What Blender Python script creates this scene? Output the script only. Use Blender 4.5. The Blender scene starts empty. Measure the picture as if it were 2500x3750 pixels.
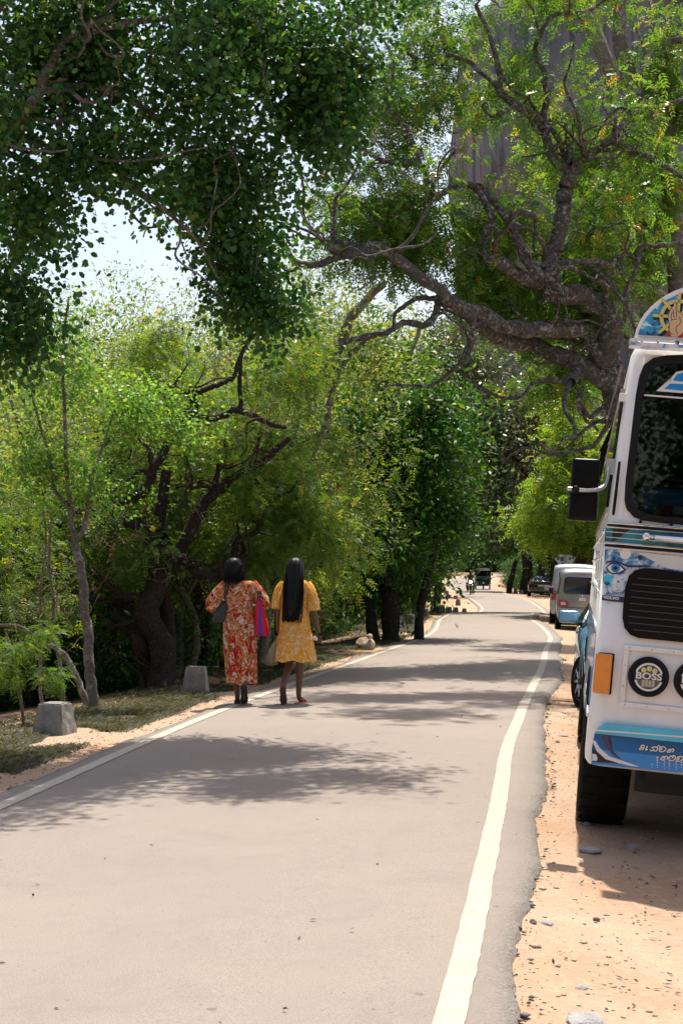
import bpy, bmesh, math, random
import numpy as np
from mathutils import Vector, Matrix, Euler

# ------------------------------------------------------------------ camera, sky, sun, exposure
scene = bpy.context.scene
COL = scene.collection
F, CH, PX0, PY0 = 5208.0, 1.5, 1250.0, 2080.0      # focal length in photo pixels, eye height, principal column, horizon row
cam_d = bpy.data.cameras.new("camera"); cam = bpy.data.objects.new("camera", cam_d); COL.objects.link(cam)
cam.location = (0, 0, CH); cam.rotation_euler = (math.radians(90), 0, 0)
cam_d.sensor_fit = 'VERTICAL'; cam_d.sensor_height = 36.0; cam_d.lens = 36.0 * F / 3750.0
cam_d.shift_y = (PY0 - 1875.0) / 3750.0
cam_d.clip_start = 0.1; cam_d.clip_end = 3000
scene.camera = cam

SUN = Vector((0.115, 0.34, 1.0)).normalized()
elev = math.asin(SUN.z); azim = math.atan2(SUN.x, SUN.y)
world = bpy.data.worlds.new("World"); scene.world = world; world.use_nodes = True
wn = world.node_tree.nodes; wl = world.node_tree.links
sky = wn.new("ShaderNodeTexSky"); sky.sky_type = 'NISHITA'; sky.sun_disc = False
sky.sun_elevation = elev; sky.sun_rotation = azim
sky.air_density = 1.0; sky.dust_density = 2.6; sky.ozone_density = 0.6
tint_n = wn.new("ShaderNodeMix"); tint_n.data_type = 'RGBA'; tint_n.blend_type = 'MULTIPLY'; tint_n.inputs["Factor"].default_value = 1; tint_n.inputs["B"].default_value = (1.10, 1.0, .90, 1)   # white balance of the whole sky
wl.new(sky.outputs[0], tint_n.inputs["A"]); wl.new(tint_n.outputs["Result"], wn["Background"].inputs[0]); wn["Background"].inputs[1].default_value = 0.145
sun_d = bpy.data.lights.new("sun", 'SUN'); sun_d.energy = 5.0; sun_d.angle = math.radians(0.53); sun_d.color = (1.0, 0.93, 0.82)
sun_o = bpy.data.objects.new("sun", sun_d); COL.objects.link(sun_o)
sun_o.rotation_euler = SUN.to_track_quat('Z', 'Y').to_euler(); sun_o.location = (10, 30, 60)
vs = scene.view_settings
vs.view_transform = 'Standard'; vs.look = 'None'; vs.exposure = 0.70; vs.gamma = 1.0; vs.use_curve_mapping = False
scene.cycles.use_denoising = True
scene.cycles.max_bounces = 7; scene.cycles.diffuse_bounces = 3; scene.cycles.glossy_bounces = 3
scene.cycles.transmission_bounces = 5; scene.cycles.transparent_max_bounces = 6
scene.cycles.sample_clamp_indirect = 6.0

# ------------------------------------------------------------------ small helpers
rng = np.random.default_rng(7); random.seed(7)
def W(px, py, D):
    """world point seen at photo pixel (px, py) standing D metres away"""
    return Vector(((px - PX0) * D / F, D, CH - (py - PY0) * D / F))
def GX(px, D): return (px - PX0) * D / F

def tag(o, label=None, cat=None, group=None, kind=None):
    if label: o["label"] = label
    if cat: o["category"] = cat
    if group: o["group"] = group
    if kind: o["kind"] = kind
    return o
def empty(name, loc=(0, 0, 0), rot=(0, 0, 0)):
    o = bpy.data.objects.new(name, None); COL.objects.link(o); o.location = loc; o.rotation_euler = rot
    o.empty_display_size = 0.1
    return o
def link(name, me, parent=None):
    o = bpy.data.objects.new(name, me); COL.objects.link(o)
    if parent is not None: o.parent = parent
    return o
def mk(name, verts, faces, mat, parent=None, smooth=False):
    me = bpy.data.meshes.new(name); me.from_pydata([tuple(v) for v in verts], [], faces); me.update()
    if mat: me.materials.append(mat)
    if smooth: me.polygons.foreach_set("use_smooth", [True] * len(me.polygons))
    return link(name, me, parent)
def mk_np(name, V, Q, mat, parent=None, tint=None, smooth=False):
    """fast mesh from numpy: V (n,3) vertices, Q (m,k) faces"""
    me = bpy.data.meshes.new(name); m, k = Q.shape
    me.vertices.add(len(V)); me.vertices.foreach_set("co", np.ascontiguousarray(V, dtype=np.float32).ravel())
    me.loops.add(m * k); me.loops.foreach_set("vertex_index", np.ascontiguousarray(Q, dtype=np.int32).ravel())
    me.polygons.add(m); me.polygons.foreach_set("loop_start", np.arange(0, m * k, k, dtype=np.int32))
    if smooth: me.polygons.foreach_set("use_smooth", np.ones(m, dtype=bool))
    if tint is not None:
        a = me.attributes.new("tint", 'FLOAT', 'FACE'); a.data.foreach_set("value", tint.astype(np.float32))
    me.update(calc_edges=True)
    if mat: me.materials.append(mat)
    return link(name, me, parent)
def from_bm(name, bm, mat, parent=None, smooth=False):
    me = bpy.data.meshes.new(name); bm.to_mesh(me); bm.free()
    if mat: me.materials.append(mat)
    if smooth: me.polygons.foreach_set("use_smooth", [True] * len(me.polygons))
    return link(name, me, parent)
def box(name, lo, hi, mat, parent=None, bevel=0.0, seg=2, smooth=False, rot=None, taper=None):
    bm = bmesh.new(); bmesh.ops.create_cube(bm, size=1.0)
    lo = Vector(lo); hi = Vector(hi); c = (lo + hi) / 2; s = hi - lo
    for v in bm.verts:
        if taper: 
            k = 1 - taper * (v.co.z + 0.5); v.co.x *= k; v.co.y *= k
        v.co = Vector((v.co.x * s.x, v.co.y * s.y, v.co.z * s.z))
    if bevel > 0: bmesh.ops.bevel(bm, geom=list(bm.edges), offset=bevel, segments=seg, affect='EDGES', profile=0.6)
    M = Matrix.Translation(c)
    if rot is not None: M = M @ Euler(rot).to_matrix().to_4x4()
    bm.transform(M)
    return from_bm(name, bm, mat, parent, smooth)
def spline(pts, n):
    """Catmull-Rom through pts, n samples per span"""
    P = np.array(pts, float); P = np.vstack([2 * P[0] - P[1], P, 2 * P[-1] - P[-2]])
    out = []
    t = np.linspace(0, 1, n, endpoint=False)[:, None]
    for i in range(1, len(P) - 2):
        a, b, c, d = P[i - 1], P[i], P[i + 1], P[i + 2]
        out.append(0.5 * (2 * b + (c - a) * t + (2 * a - 5 * b + 4 * c - d) * t ** 2 + (3 * b - a - 3 * c + d) * t ** 3))
    out.append(P[-2][None]); return np.vstack(out)
def tube_arrays(P, R, seg):
    """vertices and quads of a tapered tube along the polyline P with radii R"""
    P = np.asarray(P, float); R = np.broadcast_to(np.asarray(R, float), (len(P),))
    T = np.gradient(P, axis=0); T /= np.linalg.norm(T, axis=1)[:, None] + 1e-9
    ref = np.array([0.13, 0.27, 1.0]) if abs(T[:, 2]).mean() < 0.8 else np.array([1.0, 0.21, 0.1])
    A = np.cross(T, ref); A /= np.linalg.norm(A, axis=1)[:, None] + 1e-9
    B = np.cross(T, A)
    th = np.linspace(0, 2 * np.pi, seg, endpoint=False)
    V = P[:, None] + R[:, None, None] * (np.cos(th)[None, :, None] * A[:, None] + np.sin(th)[None, :, None] * B[:, None])
    n = len(P); i = np.arange(n - 1)[:, None] * seg; j = np.arange(seg)[None]; j2 = (j + 1) % seg
    Q = np.stack([i + j, i + j2, i + seg + j2, i + seg + j], -1).reshape(-1, 4)
    return V.reshape(-1, 3), Q
def tube(name, pts, r, mat, parent=None, seg=10, n=6, caps=True):
    P = spline(pts, n) if n > 1 and len(pts) > 2 else np.array(pts, float)
    R = np.interp(np.linspace(0, 1, len(P)), np.linspace(0, 1, len(r)), r) if hasattr(r, '__len__') else r
    V, Q = tube_arrays(P, R, seg); faces = [tuple(q) for q in Q]
    if caps: faces += [tuple(range(seg))[::-1], tuple(range(len(V) - seg, len(V)))]
    return mk(name, V, faces, mat, parent, True)
def loft(name, rings, mat, parent=None, smooth=True, caps=(True, True), uv=None):
    """rings: list of equally long closed point loops"""
    n = len(rings[0]); V = [p for r in rings for p in r]; faces = []
    for i in range(len(rings) - 1):
        for j in range(n):
            k = (j + 1) % n; faces.append((i * n + j, i * n + k, (i + 1) * n + k, (i + 1) * n + j))
    if caps[0]: faces.append(tuple(range(n))[::-1])
    if caps[1]: faces.append(tuple(range(len(V) - n, len(V))))
    o = mk(name, V, faces, mat, parent, smooth)
    if uv:
        L = o.data.uv_layers.new(name="UVMap")
        for p in o.data.polygons:
            js = [o.data.loops[l].vertex_index % n for l in p.loop_indices]
            wrap = max(js) == n - 1 and min(js) == 0
            for l in p.loop_indices:
                vi = o.data.loops[l].vertex_index; i, j = divmod(vi, n)
                if wrap and j == 0: j = n
                L.data[l].uv = (uv[0] * j / n, uv[1] * i / (len(rings) - 1))
    return o
def lathe(name, prof, mat, parent=None, seg=24, axis='Y', loc=(0, 0, 0), smooth=True):
    """prof: (radius, offset along the axis)"""
    rings = []
    for r, h in prof:
        ring = []
        for k in range(seg):
            a = 2 * math.pi * k / seg; c, s = r * math.cos(a), r * math.sin(a)
            p = (c, h, s) if axis == 'Y' else ((h, c, s) if axis == 'X' else (c, s, h))
            ring.append((p[0] + loc[0], p[1] + loc[1], p[2] + loc[2]))
        rings.append(ring)
    return loft(name, rings, mat, parent, smooth)
def copy_tree(o, parent=None):
    c = o.copy(); COL.objects.link(c); c.parent = parent
    for ch in [x for x in bpy.data.objects if x.parent == o]: copy_tree(ch, c)
    return c

# ------------------------------------------------------------------ materials
def mat_new(name):
    m = bpy.data.materials.new(name); m.use_nodes = True
    return m, m.node_tree.nodes, m.node_tree.links, m.node_tree.nodes["Principled BSDF"]
def plain(name, col, rough=0.5, metal=0.0, coat=0.0, var=0.0, scale=8.0, spec=None, bump=0.0):
    m, N, L, b = mat_new(name)
    b.inputs["Base Color"].default_value = (*col, 1); b.inputs["Roughness"].default_value = rough
    b.inputs["Metallic"].default_value = metal; b.inputs["Coat Weight"].default_value = coat
    if spec is not None: b.inputs["Specular IOR Level"].default_value = spec
    if var > 0 or bump > 0:
        tc = N.new("ShaderNodeTexCoord"); nz = N.new("ShaderNodeTexNoise"); nz.inputs["Scale"].default_value = scale
        nz.inputs["Detail"].default_value = 5; L.new(tc.outputs["Object"], nz.inputs["Vector"])
        if var > 0:
            mx = N.new("ShaderNodeMix"); mx.data_type = 'RGBA'
            mx.inputs["A"].default_value = (*[c * (1 - var) for c in col], 1); mx.inputs["B"].default_value = (*[min(1, c * (1 + var)) for c in col], 1)
            L.new(nz.outputs[0], mx.inputs["Factor"]); L.new(mx.outputs["Result"], b.inputs["Base Color"])
        if bump > 0:
            bp = N.new("ShaderNodeBump"); bp.inputs["Strength"].default_value = bump; bp.inputs["Distance"].default_value = 0.02
            L.new(nz.outputs[0], bp.inputs["Height"]); L.new(bp.outputs[0], b.inputs["Normal"])
    return m
def ramp(N, stops, interp='LINEAR'):
    r = N.new("ShaderNodeValToRGB"); r.color_ramp.interpolation = interp
    e = r.color_ramp.elements
    while len(e) < len(stops): e.new(0.5)
    for x, (p, c) in zip(e, stops): x.position = p; x.color = (*c, 1)
    return r
def noise(N, L, vec, scale, detail=4, rough=0.55, dist=0.0):
    n = N.new("ShaderNodeTexNoise"); n.inputs["Scale"].default_value = scale; n.inputs["Detail"].default_value = detail
    n.inputs["Roughness"].default_value = rough; n.inputs["Distortion"].default_value = dist
    L.new(vec, n.inputs["Vector"]); return n.outputs[0]
def mixc(N, L, fac, a, b):
    m = N.new("ShaderNodeMix"); m.data_type = 'RGBA'
    for s, v in (("Factor", fac), ("A", a), ("B", b)):
        if isinstance(v, (tuple, list)): m.inputs[s].default_value = (*v, 1)
        elif isinstance(v, (int, float)): m.inputs[s].default_value = v
        else: L.new(v, m.inputs[s])
    return m.outputs["Result"]
def mathn(N, L, op, a, b=None, c=None):
    m = N.new("ShaderNodeMath"); m.operation = op
    for i, v in enumerate((a, b, c)):
        if v is None: continue
        if isinstance(v, (int, float)): m.inputs[i].default_value = v
        else: L.new(v, m.inputs[i])
    return m.outputs[0]
def step(N, L, v, lo, hi):
    m = N.new("ShaderNodeMapRange"); m.clamp = True; L.new(v, m.inputs[0])
    m.inputs[1].default_value = lo; m.inputs[2].default_value = hi; return m.outputs[0]
def bump(N, L, b, h, strength=0.4, dist=0.02):
    bp = N.new("ShaderNodeBump"); bp.inputs["Strength"].default_value = strength; bp.inputs["Distance"].default_value = dist
    L.new(h, bp.inputs["Height"]); L.new(bp.outputs[0], b.inputs["Normal"])

def leaf_mat(name, stops, trans=0.5, rough=0.45, tr_tint=(1.85, 1.6, 0.6), k=1.75, gloss=0.35):
    """leaf: diffuse reflection plus light coming through the blade; colour picked per leaf"""
    m, N, L, b = mat_new(name); out = N["Material Output"]
    at = N.new("ShaderNodeAttribute"); at.attribute_name = "tint"
    r = ramp(N, [(p, tuple(min(.9, c * k) for c in col)) for p, col in stops]); L.new(at.outputs["Fac"], r.inputs[0])
    L.new(r.outputs[0], b.inputs["Base Color"]); b.inputs["Roughness"].default_value = rough
    b.inputs["Specular IOR Level"].default_value = gloss
    t = N.new("ShaderNodeBsdfTranslucent")
    mul = N.new("ShaderNodeMix"); mul.data_type = 'RGBA'; mul.blend_type = 'MULTIPLY'; mul.inputs["Factor"].default_value = 1
    L.new(r.outputs[0], mul.inputs["A"]); mul.inputs["B"].default_value = (*tr_tint, 1); mul.clamp_result = False
    L.new(mul.outputs["Result"], t.inputs["Color"])
    mx = N.new("ShaderNodeMixShader"); mx.inputs[0].default_value = trans
    L.new(b.outputs[0], mx.inputs[1]); L.new(t.outputs[0], mx.inputs[2]); L.new(mx.outputs[0], out.inputs["Surface"])
    return m
def bark_mat(name, dark, light, amount=0.5, scale=9.0, lichen=(0.42, 0.42, 0.38), warm=None):
    m, N, L, b = mat_new(name)
    tc = N.new("ShaderNodeTexCoord").outputs["Object"]
    n1 = noise(N, L, tc, scale, 6, 0.65); n2 = noise(N, L, tc, scale * 4.5, 5, 0.7); n3 = noise(N, L, tc, scale * 0.35, 3)
    c = mixc(N, L, step(N, L, n2, 0.35, 0.65), dark, light)
    if warm: c = mixc(N, L, step(N, L, n3, 0.52, 0.68), c, warm)
    s = step(N, L, mathn(N, L, 'ADD', n1, mathn(N, L, 'MULTIPLY', n2, 0.45)), 0.92 - 0.3 * amount, 1.0 - 0.3 * amount)
    s = mathn(N, L, 'MULTIPLY', s, mathn(N, L, 'ADD', .2, mathn(N, L, 'MULTIPLY', step(N, L, noise(N, L, tc, scale * .22, 5, .6), .42, .58), .8)))
    c = mixc(N, L, s, c, lichen)
    L.new(c, b.inputs["Base Color"]); b.inputs["Roughness"].default_value = 0.95; b.inputs["Specular IOR Level"].default_value = 0.1
    bump(N, L, b, n2, 0.9, 0.05)
    return m

# ------------------------------------------------------------------ the road's course (plan and height), then terrain, road, lines
RY = np.array([-8, 0, 8, 15, 22.8, 28.3, 36.6, 43, 50, 58, 66, 75, 82, 93, 105, 117, 128, 140.])
RXL = np.array([-4.6, -3.46, -2.29, -1.25, .10, .92, 2.22, 2.88, 3.52, 4.72, 6.2, 7.4, 7.55, 7.95, 8.7, 9.4, 9.8, 10.4])
RZ = np.array([0, 0, 0, 0, -.05, -.14, -.24, -.26, -.27, -.31, -.62, -.66, -.34, -.32, -.31, -.30, -.2, -.08])
_p = [(x + 1.565, y, z) for x, y, z in zip(RXL, RY, RZ)] + [(13.2, 149, .3), (15.6, 156, .6), (19.5, 160.5, .8), (26, 164, .92), (40, 167, 1.0), (75, 172, 1.0)]
ROAD = spline(_p, 24)
_st = np.concatenate([[0], np.cumsum(np.linalg.norm(np.diff(ROAD[:, :2], axis=0), axis=1))])
def road_z(Y): return float(np.interp(Y, ROAD[:, 1], ROAD[:, 2]))
def road_c(Y): return float(np.interp(Y, ROAD[:, 1], ROAD[:, 0]))
class VNoise:
    """cheap smooth value noise on the plane"""
    def __init__(s, seed): s.g = np.random.default_rng(seed).random((256, 256))
    def __call__(s, x, y):
        x = np.asarray(x, float); y = np.asarray(y, float); i = np.floor(x).astype(int); j = np.floor(y).astype(int)
        fx, fy = x - i, y - j; fx = fx * fx * (3 - 2 * fx); fy = fy * fy * (3 - 2 * fy)
        g = lambda a, b: s.g[a % 256, b % 256]
        return (g(i, j) * (1 - fx) + g(i + 1, j) * fx) * (1 - fy) + (g(i, j + 1) * (1 - fx) + g(i + 1, j + 1) * fx) * fy - 0.5
vn = VNoise(3); vn2 = VNoise(11)
def ground(X, Y):
    X = np.asarray(X, float); Y = np.asarray(Y, float)
    c = np.interp(Y, ROAD[:, 1], ROAD[:, 0]); z = np.interp(Y, ROAD[:, 1], ROAD[:, 2])
    u = X - c
    far = np.clip((Y - 138) / 15, 0, 1); u = u * (1 - far) + np.where(far > 0, 0, 0) * far
    r = np.clip(u - 1.75, 0, 4.0); l = np.clip(-u - 1.9, 0, 60)
    near = np.clip((30 - Y) / 8, 0, 1)
    z = z - 0.045 - (0.055 + 0.035 * near) * r
    z = z + 0.03 * np.clip(l, 0, 0.6) - 0.16 * np.clip(l - 1.3, 0, 4.5) + 0.02 * np.clip(l - 8, 0, 40)
    off = np.clip((np.abs(u) - 1.7) / 0.5, 0, 1)
    z = z + off * (vn(X * 1.9, Y * 1.9) * 0.035 + vn2(X * 6.3, Y * 6.3) * 0.018 + vn(X * .5 + 9, Y * .5) * 0.06 * np.clip(np.abs(u) - 2, 0, 1))
    return z
def gz(x, y): return float(ground(x, y))

# materials of the ground
def ground_mat():
    m, N, L, b = mat_new("dirt_ground"); tc = N.new("ShaderNodeTexCoord").outputs["Object"]
    a = noise(N, L, tc, 0.9, 6, 0.6, 0.4); f = noise(N, L, tc, 22, 5, 0.65); g = noise(N, L, tc, 95, 3, 0.6); h = noise(N, L, tc, 0.33, 4)
    c = mixc(N, L, step(N, L, a, 0.36, 0.66), (0.36, 0.235, 0.155), (0.42, 0.315, 0.23))
    c = mixc(N, L, mathn(N, L, 'MULTIPLY', step(N, L, f, 0.50, 0.72), 0.65), c, (0.50, 0.385, 0.275))
    c = mixc(N, L, mathn(N, L, 'MULTIPLY', step(N, L, g, 0.60, 0.72), 0.75), c, (0.17, 0.11, 0.075))
    c = mixc(N, L, mathn(N, L, 'MULTIPLY', step(N, L, h, 0.5, 0.75), 0.5), c, (0.36, 0.17, 0.08))
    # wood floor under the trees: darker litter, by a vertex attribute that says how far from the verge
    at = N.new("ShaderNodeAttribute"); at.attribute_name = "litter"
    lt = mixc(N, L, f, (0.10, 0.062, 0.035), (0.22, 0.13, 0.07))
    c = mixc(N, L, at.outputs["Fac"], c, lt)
    L.new(c, b.inputs["Base Color"]); b.inputs["Roughness"].default_value = 0.95; b.inputs["Specular IOR Level"].default_value = 0.15
    bump(N, L, b, mathn(N, L, 'ADD', f, mathn(N, L, 'MULTIPLY', g, 0.5)), 0.75, 0.03)
    return m
def asphalt_mat():
    m, N, L, b = mat_new("worn_asphalt"); tc = N.new("ShaderNodeTexCoord").outputs["Object"]
    a = noise(N, L, tc, 0.45, 4); f = noise(N, L, tc, 160, 3, 0.7); g = noise(N, L, tc, 7.0, 5, 0.6); s = noise(N, L, tc, 60, 2, 0.5)
    c = mixc(N, L, step(N, L, a, 0.3, 0.7), (0.205, 0.175, 0.155), (0.245, 0.205, 0.175))
    c = mixc(N, L, mathn(N, L, 'MULTIPLY', step(N, L, f, 0.42, 0.75), 0.55), c, (0.36, 0.315, 0.275))
    c = mixc(N, L, mathn(N, L, 'MULTIPLY', step(N, L, mathn(N, L, 'SUBTRACT', 1.0, f), 0.52, 0.72), 0.5), c, (0.10, 0.09, 0.085))
    c = mixc(N, L, mathn(N, L, 'MULTIPLY', step(N, L, g, 0.5, 0.8), 0.3), c, (0.17, 0.15, 0.135))
    vo = N.new("ShaderNodeTexVoronoi"); vo.inputs["Scale"].default_value = 3.1; L.new(tc, vo.inputs["Vector"])
    spot = mathn(N, L, 'MULTIPLY', mathn(N, L, 'LESS_THAN', vo.outputs["Distance"], 0.055), 0.55)
    c = mixc(N, L, spot, c, (0.08, 0.075, 0.075))
    v2 = N.new("ShaderNodeTexVoronoi"); v2.inputs["Scale"].default_value = 11.0; L.new(tc, v2.inputs["Vector"])
    c = mixc(N, L, mathn(N, L, 'MULTIPLY', mathn(N, L, 'LESS_THAN', v2.outputs["Distance"], .07), .5), c, (0.09, 0.085, 0.08))
    t = noise(N, L, tc, 1.7, 6, 0.7, 0.6); c = mixc(N, L, mathn(N, L, 'MULTIPLY', step(N, L, t, 0.5, 0.8), 0.35), c, (0.15, 0.13, 0.12))
    vc = N.new("ShaderNodeTexVoronoi"); vc.feature = 'DISTANCE_TO_EDGE'; vc.inputs["Scale"].default_value = .55; wv = N.new("ShaderNodeMix"); wv.data_type = 'RGBA'; wv.inputs["Factor"].default_value = .12
    nzc = N.new("ShaderNodeTexNoise"); nzc.inputs["Scale"].default_value = 2.3; nzc.inputs["Detail"].default_value = 6; L.new(tc, nzc.inputs["Vector"]); L.new(tc, wv.inputs["A"]); L.new(nzc.outputs["Color"], wv.inputs["B"]); L.new(wv.outputs["Result"], vc.inputs["Vector"])
    crack = mathn(N, L, 'MULTIPLY', mathn(N, L, 'LESS_THAN', vc.outputs["Distance"], .006), mathn(N, L, 'MULTIPLY', step(N, L, a, .56, .7), .16)); c = mixc(N, L, crack, c, (0.07, 0.065, 0.06))
    # the ragged outer edge is fresher and darker stone
    at = N.new("ShaderNodeAttribute"); at.attribute_name = "edge"
    e = mathn(N, L, 'MULTIPLY', at.outputs["Fac"], step(N, L, s, 0.25, 0.6))
    c = mixc(N, L, mathn(N, L, 'MULTIPLY', e, 0.75), c, (0.12, 0.115, 0.11))
    L.new(c, b.inputs["Base Color"]); b.inputs["Roughness"].default_value = 0.85; b.inputs["Specular IOR Level"].default_value = 0.25
    h = mathn(N, L, 'ADD', mathn(N, L, 'MULTIPLY', f, 0.35), mathn(N, L, 'MULTIPLY', mathn(N, L, 'MULTIPLY', s, at.outputs["Fac"]), 1.6))
    bump(N, L, b, h, 0.55, 0.02)
    return m
def paint_mat():
    m, N, L, b = mat_new("road_paint"); tc = N.new("ShaderNodeTexCoord").outputs["Object"]
    f = noise(N, L, tc, 90, 4, 0.7); g = noise(N, L, tc, 5, 4, 0.6); w = noise(N, L, tc, 17, 6, 0.75)
    c = mixc(N, L, step(N, L, g, 0.35, 0.75), (0.40, 0.36, 0.295), (0.33, 0.295, 0.24))
    c = mixc(N, L, mathn(N, L, 'MULTIPLY', step(N, L, f, 0.56, 0.70), 0.75), c, (0.24, 0.21, 0.18)); c = mixc(N, L, mathn(N, L, 'MULTIPLY', step(N, L, w, 0.58, 0.68), 0.6), c, (0.23, 0.20, 0.17))
    L.new(c, b.inputs["Base Color"]); b.inputs["Roughness"].default_value = 0.8
    bump(N, L, b, f, 0.3, 0.01); return m
M_DIRT, M_ASPH, M_PAINT = ground_mat(), asphalt_mat(), paint_mat()

def grid_axis(segs):
    out = []
    for a, b, d in segs: out += list(np.arange(a, b, d))
    return np.array(out + [segs[-1][1]], float)
GXs = grid_axis([(-900, -200, 100), (-200, -40, 16), (-40, -12, 2), (-12, -5, .5), (-5, 6, .1), (6, 14, .4), (14, 40, 2), (40, 200, 16), (200, 900, 100)])
GYs = grid_axis([(-60, -4, 8), (-4, 2, .5), (2, 14, .1), (14, 30, .16), (30, 60, .4), (60, 200, 1.5), (200, 300, 20), (300, 1500, 150)])
XX, YY = np.meshgrid(GXs, GYs)
ZZ = ground(XX, YY)
nx, ny = len(GXs), len(GYs)
ii = (np.arange(ny - 1)[:, None] * nx + np.arange(nx - 1)[None]).ravel()
ground_o = mk_np("ground", np.stack([XX, YY, ZZ], -1).reshape(-1, 3), np.stack([ii, ii + 1, ii + nx + 1, ii + nx], -1), M_DIRT, smooth=True)
uu = (XX - np.interp(YY, ROAD[:, 1], ROAD[:, 0])).ravel()
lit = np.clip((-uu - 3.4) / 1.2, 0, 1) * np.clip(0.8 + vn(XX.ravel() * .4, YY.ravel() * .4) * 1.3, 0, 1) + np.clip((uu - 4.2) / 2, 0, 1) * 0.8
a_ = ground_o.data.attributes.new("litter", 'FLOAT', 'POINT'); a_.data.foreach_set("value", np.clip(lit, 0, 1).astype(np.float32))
tag(ground_o, "reddish dirt ground and wood floor along the road", None, None, "structure")

def along(step_fn):
    """stations along the road: points, side normals, distance"""
    s, out = 0.0, []
    while s < _st[-1]:
        out.append(s); y = np.interp(s, _st, ROAD[:, 1]); s += step_fn(y)
    s = np.array(out); P = np.stack([np.interp(s, _st, ROAD[:, k]) for k in range(3)], -1)
    T = np.gradient(P[:, :2], axis=0); T /= np.linalg.norm(T, axis=1)[:, None]
    return s, P, np.stack([T[:, 1], -T[:, 0]], -1)
s_, P_, N_ = along(lambda y: .07 if y < 16 else (.15 if y < 30 else (.5 if y < 70 else 1.0)))
n_ = len(s_)
def wig(freq, seed, amp): v = VNoise(seed); return v(s_ * freq, np.zeros(n_) + seed * .37) * 2 * amp
eR = 1.55 + .20 + .08 * np.clip((s_ - 14) / 4, 0, 1) + wig(.7, 21, .05) + wig(3.1, 22, .018) + wig(11, 23, .014) + wig(31, 27, .009)
eL = -(1.55 + .19 + wig(.7, 24, .05) + wig(3.1, 25, .018) + wig(12, 26, .010))
offs = [(eL - .02, -.06, 1.), (eL, -.008, 1.), (eL + .06, 0, .55), (eL + .16, 0, 0.), (-1.2 + 0 * s_, .004, 0.), (-.5 + 0 * s_, .012, 0.), (.5 + 0 * s_, .012, 0.), (1.2 + 0 * s_, .004, 0.), (eR - .2, 0, 0.), (eR - .07, 0, .5), (eR, -.012, 1.), (eR + .025, -.07, 1.)]
V, E = [], []
for o, dz, e in offs:
    V.append(np.stack([P_[:, 0] + N_[:, 0] * o, P_[:, 1] + N_[:, 1] * o, P_[:, 2] + dz], -1)); E.append(np.full(n_, e))
V = np.stack(V, 1); k = len(offs)
i0 = (np.arange(n_ - 1)[:, None] * k + np.arange(k - 1)[None]).ravel()
road_o = mk_np("road", V.reshape(-1, 3), np.stack([i0, i0 + 1, i0 + k + 1, i0 + k], -1), M_ASPH, smooth=True)
a_ = road_o.data.attributes.new("edge", 'FLOAT', 'POINT'); a_.data.foreach_set("value", np.stack(E, 1).ravel().astype(np.float32))
tag(road_o, "narrow worn asphalt road winding away under the trees", None, None, "structure")
def line(name, off, label, skip=None):
    w1 = wig(.35, 31 + int(off * 3), .02) + wig(8, 33, .003); w2 = w1 + wig(14, 35 + int(off), .004)
    hw = .053
    A = np.stack([P_[:, 0] + N_[:, 0] * (off - hw + w1), P_[:, 1] + N_[:, 1] * (off - hw + w1), P_[:, 2] + .006], -1)
    B = np.stack([P_[:, 0] + N_[:, 0] * (off + hw + w2), P_[:, 1] + N_[:, 1] * (off + hw + w2), P_[:, 2] + .006], -1)
    V = np.stack([A, B], 1).reshape(-1, 3); i = np.arange(n_ - 1) * 2
    o = mk_np(name, V, np.stack([i, i + 1, i + 3, i + 2], -1), M_PAINT)
    return tag(o, label, None, None, "structure")
line("road_marking", -1.55, "white edge line along the left side of the road")
line("road_marking", 1.55, "white edge line along the right side beside the parked vehicles")

# ------------------------------------------------------------------ trees
G_ = [(0.0, (0.012, 0.035, 0.008)), (0.35, (0.03, 0.075, 0.012)), (0.7, (0.065, 0.13, 0.018)), (0.93, (0.13, 0.17, 0.025)), (1.0, (0.28, 0.16, 0.03))]
M_LEAF_DARK = leaf_mat("leaf_round_dark", [(0.0, (0.010, 0.036, 0.012)), (0.5, (0.020, 0.066, 0.017)), (0.9, (0.05, 0.11, 0.02)), (1.0, (0.11, 0.14, 0.02))], 0.42, 0.4, k=1.85)
M_LEAF_NEEM = leaf_mat("leaf_neem", [(0.0, (0.022, 0.065, 0.016)), (0.5, (0.05, 0.115, 0.018)), (0.90, (0.12, 0.18, 0.025)), (0.98, (0.22, 0.22, 0.03)), (1.0, (0.28, 0.10, 0.03))], 0.48, 0.4)
M_LEAF_FEATHER = leaf_mat("leaf_feathery", [(0.0, (0.022, 0.06, 0.012)), (0.5, (0.055, 0.11, 0.018)), (0.92, (0.13, 0.165, 0.028)), (1.0, (0.25, 0.18, 0.04))], 0.52, 0.5, k=1.65)
M_LEAF_SCRUB = leaf_mat("leaf_scrub", [(0.0, (0.035, 0.07, 0.018)), (0.5, (0.08, 0.13, 0.028)), (0.85, (0.15, 0.18, 0.04)), (0.96, (0.25, 0.20, 0.06)), (1.0, (0.25, 0.13, 0.06))], 0.5, 0.5, k=1.65)
M_LEAF_GLOSS = leaf_mat("leaf_glossy", [(0.0, (0.010, 0.04, 0.010)), (0.5, (0.024, 0.085, 0.014)), (0.9, (0.065, 0.155, 0.018)), (1.0, (0.12, 0.19, 0.02))], 0.42, 0.45, gloss=0.25, k=1.2)
M_LEAF_OLIVE = leaf_mat("leaf_olive", [(0.0, (0.022, 0.036, 0.018)), (0.5, (0.05, 0.07, 0.034)), (0.9, (0.10, 0.115, 0.055)), (1.0, (0.22, 0.16, 0.08))], 0.3, 0.35, gloss=0.6, k=1.35)
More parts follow.
